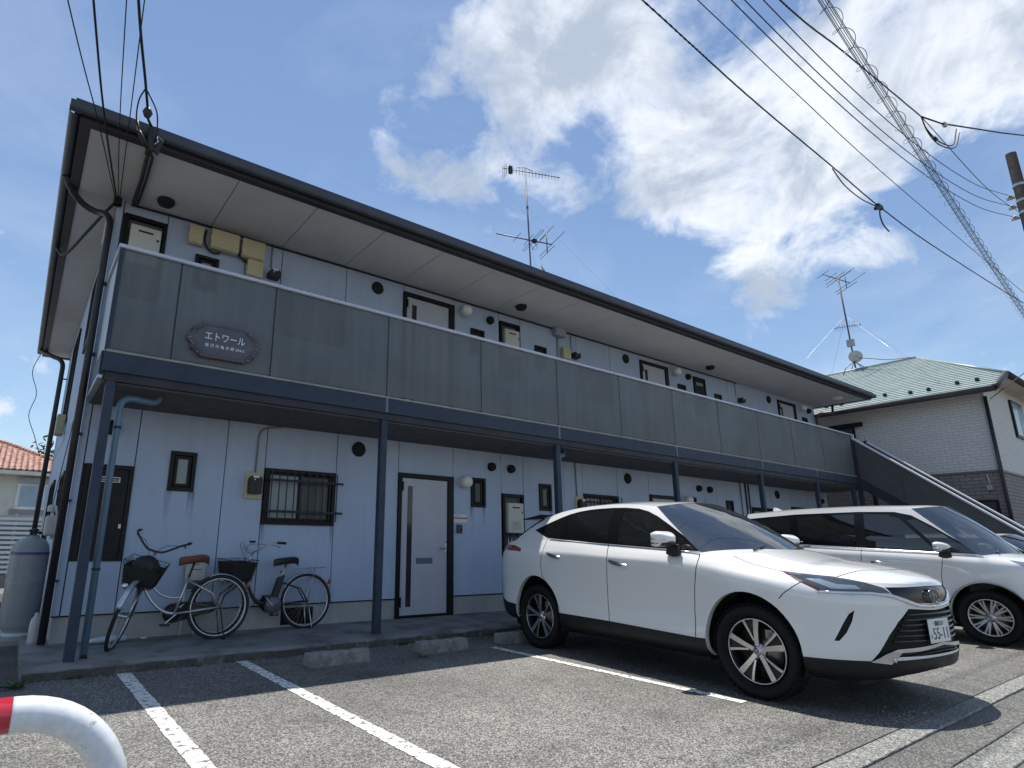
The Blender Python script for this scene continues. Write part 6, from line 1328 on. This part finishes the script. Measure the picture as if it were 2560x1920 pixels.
# ---------------------------------------------------------------- the house on the right
def brick_mat(name, c1, c2, mortar, sx, sz):
    M = bpy.data.materials.new(name); M.use_nodes = True; t = M.node_tree; n = t.nodes; l = t.links; p = n['Principled BSDF']; p.inputs['Roughness'].default_value = .8
    tcn = n.new('ShaderNodeTexCoord'); sp = n.new('ShaderNodeSeparateXYZ'); l.new(tcn.outputs['Object'], sp.inputs[0]); ad_ = n.new('ShaderNodeMath'); ad_.operation = 'ADD'; l.new(sp.outputs[0], ad_.inputs[0]); l.new(sp.outputs[1], ad_.inputs[1]); cb_ = n.new('ShaderNodeCombineXYZ'); l.new(ad_.outputs[0], cb_.inputs[0]); l.new(sp.outputs[2], cb_.inputs[1])
    b = n.new('ShaderNodeTexBrick'); l.new(cb_.outputs[0], b.inputs['Vector']); b.inputs['Color1'].default_value = (*c1, 1); b.inputs['Color2'].default_value = (*c2, 1); b.inputs['Mortar'].default_value = (*mortar, 1); b.inputs['Scale'].default_value = 1; b.inputs['Mortar Size'].default_value = .012; b.inputs['Brick Width'].default_value = sx; b.inputs['Row Height'].default_value = sz; b.inputs['Mortar Smooth'].default_value = .3
    l.new(b.outputs['Color'], p.inputs['Base Color']); bp = n.new('ShaderNodeBump'); bp.inputs['Distance'].default_value = .012; bp.invert = True; l.new(b.outputs['Fac'], bp.inputs['Height']); nz = n.new('ShaderNodeTexNoise'); nz.inputs['Scale'].default_value = 14; l.new(tcn.outputs['Object'], nz.inputs['Vector']); bp2 = n.new('ShaderNodeBump'); bp2.inputs['Distance'].default_value = .012; l.new(nz.outputs['Fac'], bp2.inputs['Height']); l.new(bp2.outputs[0], bp.inputs['Normal']); l.new(bp.outputs[0], p.inputs['Normal']); return M
H = root('white_brick_house', (25, 8, 0)); tag(H, 'white brick-faced house with a brown lower storey and ribbed pale green roof', 'house')
M_b1 = brick_mat('pale brick siding', (.70, .69, .67), (.75, .735, .71), (.60, .59, .575), .26, .085); M_b2 = brick_mat('brown brick siding', (.25, .225, .21), (.28, .255, .235), (.17, .15, .14), .30, .10)
HX0, HX1, HY0, HY1 = 21.6, 28.2, 4.35, 13.2
MB().box(HX0, HX1, HY0, HY1, 3.26, 5.55).build('upper_wall', M_b1, H); MB().box(HX0-.004, HX1, HY0-.004, HY1, -.1, 3.20).build('lower_wall', M_b2, H); MB().box(HX0-.04, HX1, HY0-.04, HY1, 3.201, 3.259).build('band_course', mat('brown band', (.17, .145, .13), .6), H)
MB().box(HX0-.02, HX0+.05, HY0-.02, HY0+.05, 3.26, 5.5).build('corner_trim', mat('pale trim', (.52, .50, .48), .7), H)
M_rf = mat('pale green metal roof', (.29, .355, .34), .42, metal=.15, var=.08, vscale=2)
A0, A1, A2, A3, A4 = Vector((21.1, 13.6, 5.45)), Vector((21.1, 3.93, 5.45)), Vector((21.9, 3.85, 5.93)), Vector((24.7, 6.5, 7.6)), Vector((24.7, 11.0, 7.6))
rfp = MB(); rfp.add([A0, A1, A2, A3, A4], [(0, 1, 2, 3, 4)]); rfp.add([A2, (27.5, 3.85, 5.93), A3], [(0, 1, 2)]); rfp.add([(28.3, 13.6, 5.45), (28.3, 3.93, 5.45), (27.5, 3.85, 5.93), A3, A4], [(4, 3, 2, 1, 0)]); rfp.add([A0, A4, (28.3, 13.6, 5.45)], [(0, 1, 2)]); ro = rfp.build('roof', M_rf, H, fixn=False)
NC = 26
def sl(x): # y extent of the left slope at height of x
    t = (x-21.1)/3.6; y0 = 3.93+(3.85-3.93)*min(1, (x-21.1)/.8) if x <= 21.9 else 3.85+(6.5-3.85)*(x-21.9)/2.8; return y0, 13.6+(11-13.6)*t
for k in range(NC):
    xa, xb = 21.08+3.62*k/NC, 21.08+3.62*(k+1)/NC; za, zb_ = 5.45+(xa-21.1)*.597, 5.45+(xb-21.1)*.597; a0, a1 = sl(max(21.1, xa)); b0, b1 = sl(min(24.7, xb))
    MB().add([(xa, a0, za+.006), (xa, a1, za+.006), (xa, a0, za+.036), (xa, a1, za+.036), (xb, b0, zb_+.012), (xb, b1, zb_+.012)], [(0, 2, 3, 1), (2, 4, 5, 3), (0, 4, 2), (1, 3, 5)]).build('roof_course', M_rf, ro)
MB().tube([A3, A4], .07, 8).build('ridge_cap', mat('ridge metal', (.24, .28, .29), .5), ro); MB().tube([A2+Vector((0, 0, .03)), A3], .05, 6).build('hip_cap', M_rf, ro)
for i, y in enumerate((4.4, 4.85, 5.5, 5.95, 6.65, 7.1, 7.85, 8.3, 9.2, 9.7, 10.6, 11.2)):
    x = 21.62 if i % 4 < 2 else 21.48; z = 5.45+(x-21.1)*.597; MB().box(x-.05, x+.05, y-.045, y+.045, z+.03, z+.11).build('snow_guard', M_black, ro, bevel=.01)
def gut(p, q, r=.075): return MB().tube([p, q], r, 10).build('gutter', M_fascia, H)
gut((21.0, 13.6, 5.39), (21.0, 3.95, 5.39), .085); MB().tube([(21.0, 3.97, 5.40), (21.15, 3.92, 5.50), (21.85, 3.83, 5.90)], .085, 10).build('gutter', M_fascia, H); gut((21.85, 3.80, 5.90), (27.5, 3.80, 5.90), .085)
so_ = MB(); so_.add([(21.05, 13.6, 5.38), (21.05, 3.95, 5.38), (21.6, 3.95, 5.50), (21.6, 13.6, 5.50)], [(0, 1, 2, 3)]); so_.add([(21.05, 3.95, 5.39), (21.85, 3.85, 5.86), (22.0, 4.4, 5.86), (21.6, 4.4, 5.5)], [(0, 1, 2, 3)]); so_.add([(21.85, 3.85, 5.85), (27.5, 3.85, 5.85), (27.5, 4.4, 5.85), (21.85, 4.4, 5.85)], [(0, 1, 2, 3)]); so_.build('soffit', mat('cream soffit', (.52, .46, .38), .8), H, fixn=False)
MB().box(HX0+.3, HX1, HY0, HY0+.02, 5.55, 5.95).build('gable_panel', M_b1, H)
MB().tube([(21.52, 4.30, 5.3), (21.53, 4.30, 0)], .045, 8).build('downspout', M_pipe2, H)
def hwin(x0, x1, y0, y1, z0, z1, name='window'):
    w_ = MB().box(x0, x1, y0, y1, z0, z1).build(name, M_frame, H, bevel=.01); return w_
w_ = hwin(HX0-.05, HX0+.1, 7.62, 8.25, 4.0, 5.03); MB().box(HX0-.055, HX0-.0505, 7.68, 8.19, 4.06, 4.92).build('pane', M_frost2, w_); MB().box(HX0-.14, HX0-.0505, 7.36, 8.32, 4.93, 5.06).build('window_hood', M_frame, w_)
w_ = hwin(HX0-.05, HX0+.1, 4.50, 5.6, 1.5, 2.46); MB().box(HX0-.055, HX0-.0505, 4.56, 5.54, 1.56, 2.40).build('pane', M_frost2, w_)
w_ = hwin(24.3, 25.6, HY0-.06, HY0+.1, 4.45, 5.62); MB().box(24.38, 24.95, HY0-.066, HY0-.0605, 4.53, 5.54).build('pane', mat('sky pane', (.30, .36, .38), .15), w_); MB().box(25.0, 25.52, HY0-.066, HY0-.0605, 4.53, 5.54).build('pane', M_frost2, w_)
mb = MB().box(HX0-.12, HX0-.005, 4.55, 4.66, 2.72, 2.86).build('junction_box', mat('grey box', (.35, .36, .36), .5), H); MB().tube([(HX0-.03, 4.6, 2.86), (HX0-.03, 4.62, 3.15)], .02, 6).build('junction_pipe', M_rail, H)
MB().tube([(21.52, 4.2, 5.2), (20.6, 3.0, 5.75)], .012, 5).build('service_cable', mat('grey cable', (.2, .19, .17), .6), H)
antenna2()
# ---------------------------------------------------------------- the house far off on the left
L = root('tiled_house', (-4, 44, 0)); tag(L, 'cream house with an orange pantile roof beyond the gas cylinders', 'house')
MB().box(-12, 2.4, 40.6, 49, -.1, 5.0).build('wall', mat('cream render', (.62, .62, .54), .8, var=.06), L)
M_tile = mat('terracotta pantile', (.46, .24, .18), .6, var=.22, vscale=3, fine=.15, fscale=8, col2=(.60, .42, .34), c2=(.45, .6), c2s=5)
def tile_slope(c0, c1, r0, r1, n, wav, name):
    """pantile courses between the eave c0-c1 and the ridge r0-r1, each course a wavy strip with its own lower lip"""
    c0, c1, r0, r1 = map(Vector, (c0, c1, r0, r1)); up = ((r0+r1)/2-(c0+c1)/2).normalized(); nn = (c1-c0).cross(up).normalized()
    if nn.z < 0: nn = -nn
    for k in range(n):
        a, b = k/n, (k+1)/n+.02; p0, p1, q0, q1 = c0.lerp(r0, a), c1.lerp(r1, a), c0.lerp(r0, min(1, b)), c1.lerp(r1, min(1, b)); m_ = max(4, int((p1-p0).length/.06)); rows = [[], [], []]
        for i in range(m_+1):
            t = i/m_; ph = (c0.lerp(c1, 0)+(p0-c0)+(p1-p0)*t); u_ = (p0+(p1-p0)*t).dot((c1-c0).normalized()); h = .035*sin(u_*2*pi/.28)
            rows[0].append(p0.lerp(p1, t)+nn*(h-.02)); rows[1].append(p0.lerp(p1, t)+nn*(h+.055)); rows[2].append(q0.lerp(q1, t)+nn*(h+.01))
        MB().grid(rows, smooth=False).build(name, M_tile, L, fixn=False)
tile_slope((-12.6, 39.9, 5.0), (3.0, 39.9, 5.0), (-8.2, 44.8, 7.0), (-1.4, 44.8, 7.0), 15, 0, 'tile_course'); tile_slope((3.0, 39.9, 5.0), (3.0, 49.7, 5.0), (-1.4, 44.8, 7.0), (-1.4, 44.81, 7.0), 15, 0, 'tile_course')
MB().add([(-12.6, 39.95, 4.98), (3, 39.95, 4.98), (3, 49.7, 4.98), (-12.6, 49.7, 4.98), (-8.2, 44.8, 6.95), (-1.4, 44.8, 6.95)], [(0, 1, 5, 4), (1, 2, 5), (2, 3, 4, 5), (3, 0, 4), (3, 2, 1, 0)]).build('roof_deck', mat('tile underlay', (.25, .11, .07), .9), L)
for k in range(26): t = k/26; MB().tube([Vector((3.0, 39.9, 5.06)).lerp(Vector((-1.4, 44.8, 7.1)), t), Vector((3.0, 39.9, 5.06)).lerp(Vector((-1.4, 44.8, 7.1)), t+.045)], [.12, .09], 8).build('hip_tile', M_tile, L)
for k in range(24): MB().tube([(-1.4-k*.28, 44.8, 7.1), (-1.7-k*.28, 44.8, 7.1)], [.12, .09], 8).build('ridge_tile', M_tile, L)
MB().box(-12.5, 2.95, 39.85, 40.0, 4.72, 4.93).build('fascia', mat('cream trim', (.66, .66, .60), .6), L)
w_ = MB().box(-.2, 2.3, 40.5, 40.7, 2.9, 4.6).build('window', mat('white frame', (.75, .76, .76), .5), L); MB().box(-.05, 1.0, 40.48, 40.4995, 3.05, 4.2).build('pane', mat('curtained pane', (.34, .43, .52), .2, var=.1), w_); MB().box(1.08, 2.2, 40.48, 40.4995, 3.05, 4.2).build('pane', mat('curtained pane pale', (.45, .55, .62), .2, var=.1), w_); MB().box(-.2, 2.3, 40.38, 40.4995, 4.3, 4.62).build('shutter_box', mat('grey shutter box', (.36, .36, .37), .5), w_); MB().box(-.4, 2.4, 40.5, 40.6, 2.2, 2.895).build('panel_below', mat('taupe panel', (.30, .28, .265), .7), L)
fz = empty('slatted_fence', (0, 20, 0)); 
for k in range(12): MB().box(-5, 1.6, -.02, .02, .35+k*.125, .42+k*.125).build('slat', mat('white slat', (.72, .74, .74), .4, var=.05), fz)
for x in (-4, -2, 0, 1.5): MB().box(x-.03, x+.03, .021, .06, -.02, 1.9).build('post', mat('grey post', (.40, .41, .42), .5), fz)
MB().box(-5, 1.6, -.1, .1, -.05, .30).build('footing', mat('block wall', (.25, .235, .22), .9, var=.2), fz); MB().box(-5, 1.6, .07, .09, .3, 1.86).build('backing', mat('grey backing', (.3, .32, .33), .7), fz)
tag(fz, 'white horizontal slat fence below the tiled house', 'fence')
# a tree top showing behind the tiled roof
def tree(x, y, h, r, lab):
    R = empty('tree', (x, y, 0)); random.seed(int(x*13+y)); MB().tube([(0, 0, -.1), (.1, .05, h*.4), (.0, .1, h*.75)], [.22, .16, .07], 8).build('trunk', mat('bark', (.10, .075, .055), .9), R)
    for a in range(5): MB().tube([(.05, .05, h*(.4+.05*a)), (cos(a*1.3)*r*.6, sin(a*1.3)*r*.6, h*(.6+.06*a))], [.07, .02], 5).build('limb', mat('bark', (.10, .075, .055), .9), R)
    c = MB()
    for k in range(2600):
        d = Vector((random.gauss(0, 1), random.gauss(0, 1), random.gauss(0, .8))); d.normalize(); rr = r*random.uniform(.35, 1)*(1+.22*sin(5*d.x+3*d.z)+.15*sin(9*d.y)); p = Vector((0, .1, h*.74))+Vector((d.x*rr, d.y*rr, d.z*rr*.85)); n1_ = Vector((random.gauss(0, 1), random.gauss(0, 1), random.gauss(0, 1))).normalized(); n2_ = n1_.cross(Vector((.3, .5, .8))).normalized(); s_ = random.uniform(.09, .2); c.add([p-n1_*s_, p+n2_*s_*.5, p+n1_*s_, p-n2_*s_*.5], [(0, 1, 2, 3)])
    c.build('crown', mat('leaves', (.06, .11, .035), .6, var=.35, vscale=2), R, fixn=False); tag(R, lab, 'tree', 'trees beyond the houses')
tree(1.5, 52, 8.1, 2.6, 'dark green tree showing over the tiled roof'); tree(-9, 56, 7.6, 2.8, 'rounded tree behind the tiled house'); tree(36, 14, 6.5, 2.6, 'green tree beyond the white brick house')
# ---------------------------------------------------------------- pole and overhead lines
P = root('utility_pole', (17.9, 2.16, 0)); MB().tube([(17.9, 2.16, -.1), (17.9, 2.16, 10.25)], [.165, .10], 18).build('pole', mat('pole concrete', (.02, .019, .02), .9, spec=.08, var=.15, vscale=4), P)
for z in (9.15, 8.9, 8.62): b_ = MB().bar((17.9, 2.06, z), (17.9, 2.42, z), .05, .05).build('bracket', M_steel, P); MB().lathe([(.02, -.05), (.045, -.03), (.03, 0), (.045, .03), (.02, .05)], 10, (17.82, 2.34, z), 'X').build('insulator', mat('porcelain', (.5, .5, .5), .3), P)
for k in range(10): MB().tube([(17.9-.12, 2.16, 8.3-.45*k), (17.9-.30, 2.16, 8.3-.45*k)] if k % 2 else [(17.9, 2.04, 8.3-.45*k), (17.9, 1.86, 8.3-.45*k)], .012, 6).build('step_bolt', M_steel, P)
for z in (9.4, 9.0, 8.7, 6.3): MB().lathe([(.115+(10.25-z)*.0063, -.03), (.115+(10.25-z)*.0063, .03)], 16, (17.9, 2.16, z)).build('band', M_steel, P)
tag(P, 'round concrete utility pole rising behind the minivan', 'utility pole')
def wire(pts, r, lab, name='overhead_wire', grp='overhead lines', mt=None, n=10):
    o = MB().tube(spline(pts, n), r, 6).build(name, mt or M_cable); tag(o, lab, 'wire', grp); return o
for k, (zp, z0, yy) in enumerate(((9.15, 7.13, 2.31), (8.9, 6.89, 2.34), (8.62, 6.68, 2.34))):
    f = lambda x: z0+(zp-z0)*((x-6.5)/11.3)**2
    wire([(x, yy, f(x)) for x in (-6, -2, 2, 6, 10, 14, 17.82)], .0065, ('topmost', 'middle', 'lowest')[k]+' of three parallel power lines running to the utility pole')
def twist(pts, r, rr, lab, turns):
    ps = spline(pts, 40); o = MB(); N_ = len(ps)
    for s_ in range(3): o.tube([Vector(p)+Vector((0, rr*cos(2*pi*(i/N_*turns+s_/3)), rr*sin(2*pi*(i/N_*turns+s_/3)))) for i, p in enumerate(ps)], r, 5)
    o = o.build('twisted_cable', M_cable); tag(o, lab, 'cable', 'overhead lines'); return o
tw = twist([(-4, 3, 7.9), (0, 3, 7.25), (5.4, 3, 6.88), (7.08, 3, 6.79), (9.23, 3, 6.77), (11.01, 3, 6.74), (13.9, 3, 6.88), (20.98, 3, 7.52), (26, 3, 8.2)], .0062, .0066, 'thick twisted cable sagging low over the car park with a hanging clamp', 120); tw['kind'] = 'thing' if False else 'stuff'; del tw['kind']
cl = root('cable_clamp', (11.05, 3, 6.7)); MB().obox((11.05, 3, 6.735), (.10, 0, .004), (0, .03, 0), (0, 0, .035)).build('clamp_body', M_black, cl, bevel=.008); MB().obox((10.92, 3, 6.66), (.08, 0, .03), (0, .025, 0), (-.008, 0, .025)).build('clamp_tail', M_black, cl, bevel=.006); MB().tube(spline([(11.05, 3, 6.70), (11.0, 3, 6.55), (11.06, 3, 6.42), (11.18, 3, 6.38), (11.3, 3, 6.36)], 5), .011, 6).build('loose_end', M_cable, cl); MB().tube(spline([(9.3, 3.01, 6.75), (9.7, 3.02, 6.63), (10.3, 3.02, 6.62), (10.9, 3.01, 6.70)], 5), .009, 6).build('loop', M_cable, cl)
tag(cl, 'black splice clamp with a loose curled end on the twisted cable', 'cable clamp')
twist([(-3, 2.0, 6.9), (2, 2.0, 6.35), (5.58, 2.0, 6.59), (7.18, 2.0, 6.87), (9.95, 2.0, 7.32)], .0055, .006, 'twisted cable ending at a splice before the utility pole', 60)
sp = root('cable_splice', (9.95, 2, 7.3)); MB().tube([(9.95, 2.0, 7.32), (10.6, 1.92, 7.46), (13, 1.6, 8.2), (18, 1.0, 9.9)], .012, 6).build('service_wire', M_cable, sp); MB().lathe([(0, -.09), (.03, -.05), (.035, .03), (0, .08)], 10, (10.75, 1.91, 7.5), 'X').build('insulator', mat('porcelain', (.5, .5, .5), .3), sp)
for k, dz in enumerate((.34, .42)): MB().tube(spline([(9.95, 2, 7.32), (10.0+.05*k, 1.98, 7.32-dz*.6), (10.4, 1.95, 7.32-dz*.75), (10.9+.1*k, 1.9, 7.2), (11.15+.15*k, 1.86, 7.58)], 6), .009, 6).build('jumper', M_cable, sp)
MB().lathe([(0, -.07), (.025, -.04), (.03, .03), (0, .06)], 8, (10.25, 1.96, 7.05), 'X').build('sleeve', M_black, sp); tag(sp, 'cable splice with looped jumpers and a glass insulator', 'cable splice')
wire([(9.95, 2.0, 7.32), (14, 2.1, 7.75), (17.8, 2.16, 8.55)], .006, 'thin stay wire from the splice to the utility pole')
wire([(0, 5, 12.3), (9.82, 5, 12.05), (13.96, 5, 11.95), (20, 5, 11.92), (35.5, 5, 12.4)], .011, 'thin high wire crossing behind the thick cable')
M_strand = mat('grey strand', (.045, .055, .065), .5, var=0, fine=0); cr = root('coil_cable', (11, 2.1, 6)); base = [Vector((x, 1.62+(x-5.5)*.0785, 6.2+.0015*(x-9)**2)) for x in (-3, 1, 5.5, 7.8, 10.77, 14, 17.7, 24)]
for k in range(6): MB().tube(spline([p+Vector((0, .035*cos(k*1.05), .035*sin(k*1.05))) for p in base], 8), .0036, 5).build('strand', M_strand, cr)
ps = spline(base, 150); cv = []
LN = 0
for i, p in enumerate(ps):
    if i: LN += (p-ps[i-1]).length
    ph = LN*2*pi/.36; cv.append(p+Vector((0, .075*cos(ph), .075*sin(ph)-.03)))
MB().tube(cv, .0034, 4).build('spiral_hanger', M_strand, cr); tag(cr, 'bundle of cables held in a long spiral hanger', 'cable')
# service drops at the corner of the block
dr = root('service_drop', (.58, 6.4, 5.2)); M_arm = mat('bracket black', (.02, .018, .02), .5)
MB().tube([(.62, 7.80, 5.34), (.61, 7.2, 5.345), (.585, 6.62, 5.34), (.575, 6.48, 5.30), (.56, 6.36, 5.32)], .022, 8).build('conduit', M_arm, dr); MB().tube([(.66, 7.80, 5.34), (.66, 7.2, 5.35), (.64, 6.65, 5.345), (.60, 6.50, 5.30)], .016, 8).build('conduit', M_arm, dr)
MB().box(.535, .60, 6.28, 6.42, 5.20, 5.50).build('bracket', M_arm, dr, bevel=.01); MB().obox((.64, 6.32, 5.30), (.035, 0, -.02), (0, .02, 0), (.02, 0, .09)).build('clamp', M_arm, dr, bevel=.008); MB().tube([(.60, 6.26, 5.26), (.63, 6.24, 5.30), (.61, 6.23, 5.34)], .008, 6).build('hook', M_steel, dr)
MB().tube([(.55, 6.30, 5.22), (.48, 6.25, 5.28), (.43, 6.22, 5.33)], .024, 8).build('boot', M_arm, dr); MB().tube([(.43, 6.22, 5.33), (.41, 6.20, 5.43)], .013, 6).build('yellow_tag', mat('yellow tag', (.55, .42, .08), .5), dr)
MB().lathe([(0, -.07), (.03, -.05), (.05, 0), (.03, .05), (0, .07)], 12, (.485, 6.15, 5.53)).build('insulator', M_arm, dr)
MB().tube(spline([(.56, 6.30, 5.48), (.50, 6.2, 5.50), (.485, 6.15, 5.55), (.40, 5.85, 5.66), (.20, 5.14, 5.9), (-.15, 3.6, 6.35), (-.9, 0, 7.2), (-2, -5, 8.2)], 8), .014, 8).build('drop_cable', M_cable, dr)
MB().tube(spline([(.42, 5.92, 5.64), (.38, 6.0, 5.52), (.40, 6.15, 5.38), (.50, 6.28, 5.30)], 6), .008, 6).build('slack_loop', M_cable, dr); MB().tube(spline([(.44, 5.95, 5.63), (.56, 6.1, 5.55), (.60, 6.2, 5.42), (.62, 6.28, 5.28)], 6), .008, 6).build('slack_loop', M_cable, dr)
tag(dr, 'electric service drop with a black bracket and insulator at the eaves corner', 'service drop')
for k, (a, b, c, r, lab) in enumerate((((.43, 7.80, 5.28), (.075, 6.33, 5.345), (-.29, 4.99, 5.45), .006, 'outermost thin telephone wire'), ((.44, 7.80, 5.29), (.14, 6.33, 5.345), (-.12, 4.86, 5.45), .010, 'thickest of the telephone wires'), ((.45, 7.80, 5.28), (.27, 6.33, 5.345), (.10, 4.70, 5.45), .005, 'second innermost thin telephone wire'), ((.46, 7.80, 5.29), (.35, 6.33, 5.345), (.22, 4.62, 5.45), .005, 'innermost thin telephone wire'))):
    a, b, c = Vector(a), Vector(b), Vector(c); d = (c-b).normalized(); wire([a, b, c, c+d*4+Vector((0, 0, .25)), c+d*10+Vector((0, 0, 1.2))], r, lab+' slanting from the eaves corner over the street', grp='telephone wires at the corner')
MB().lathe([(.05, -.05), (.05, .05), (0, .06)], 10, (.44, 7.77, 5.29)).build('wire_anchor', M_black, A)
MB().tube(spline([(-.10, 15.9, 5.35), (-.2, 15.95, 4.9), (-.05, 15.95, 4.4), (-.12, 15.9, 3.9), (.05, 15.6, 3.4), (.2, 15.0, 2.9)], 6), .008, 5).build('loose_wire', M_cable, A)
MB().tube(spline([(-.12, 9.9, 5.4), (.0, 9.6, 5.2), (.2, 8.7, 5.22), (.38, 8.0, 5.3), (.45, 7.85, 5.33)], 6), .02, 6).build('slack_cable', M_cable, A)
MB().tube([(.44, 8.0, 3.9), (.44, 9.2, 2.9), (.44, 11.8, 1.6)], .006, 5).build('wall_cable', M_cable, A)
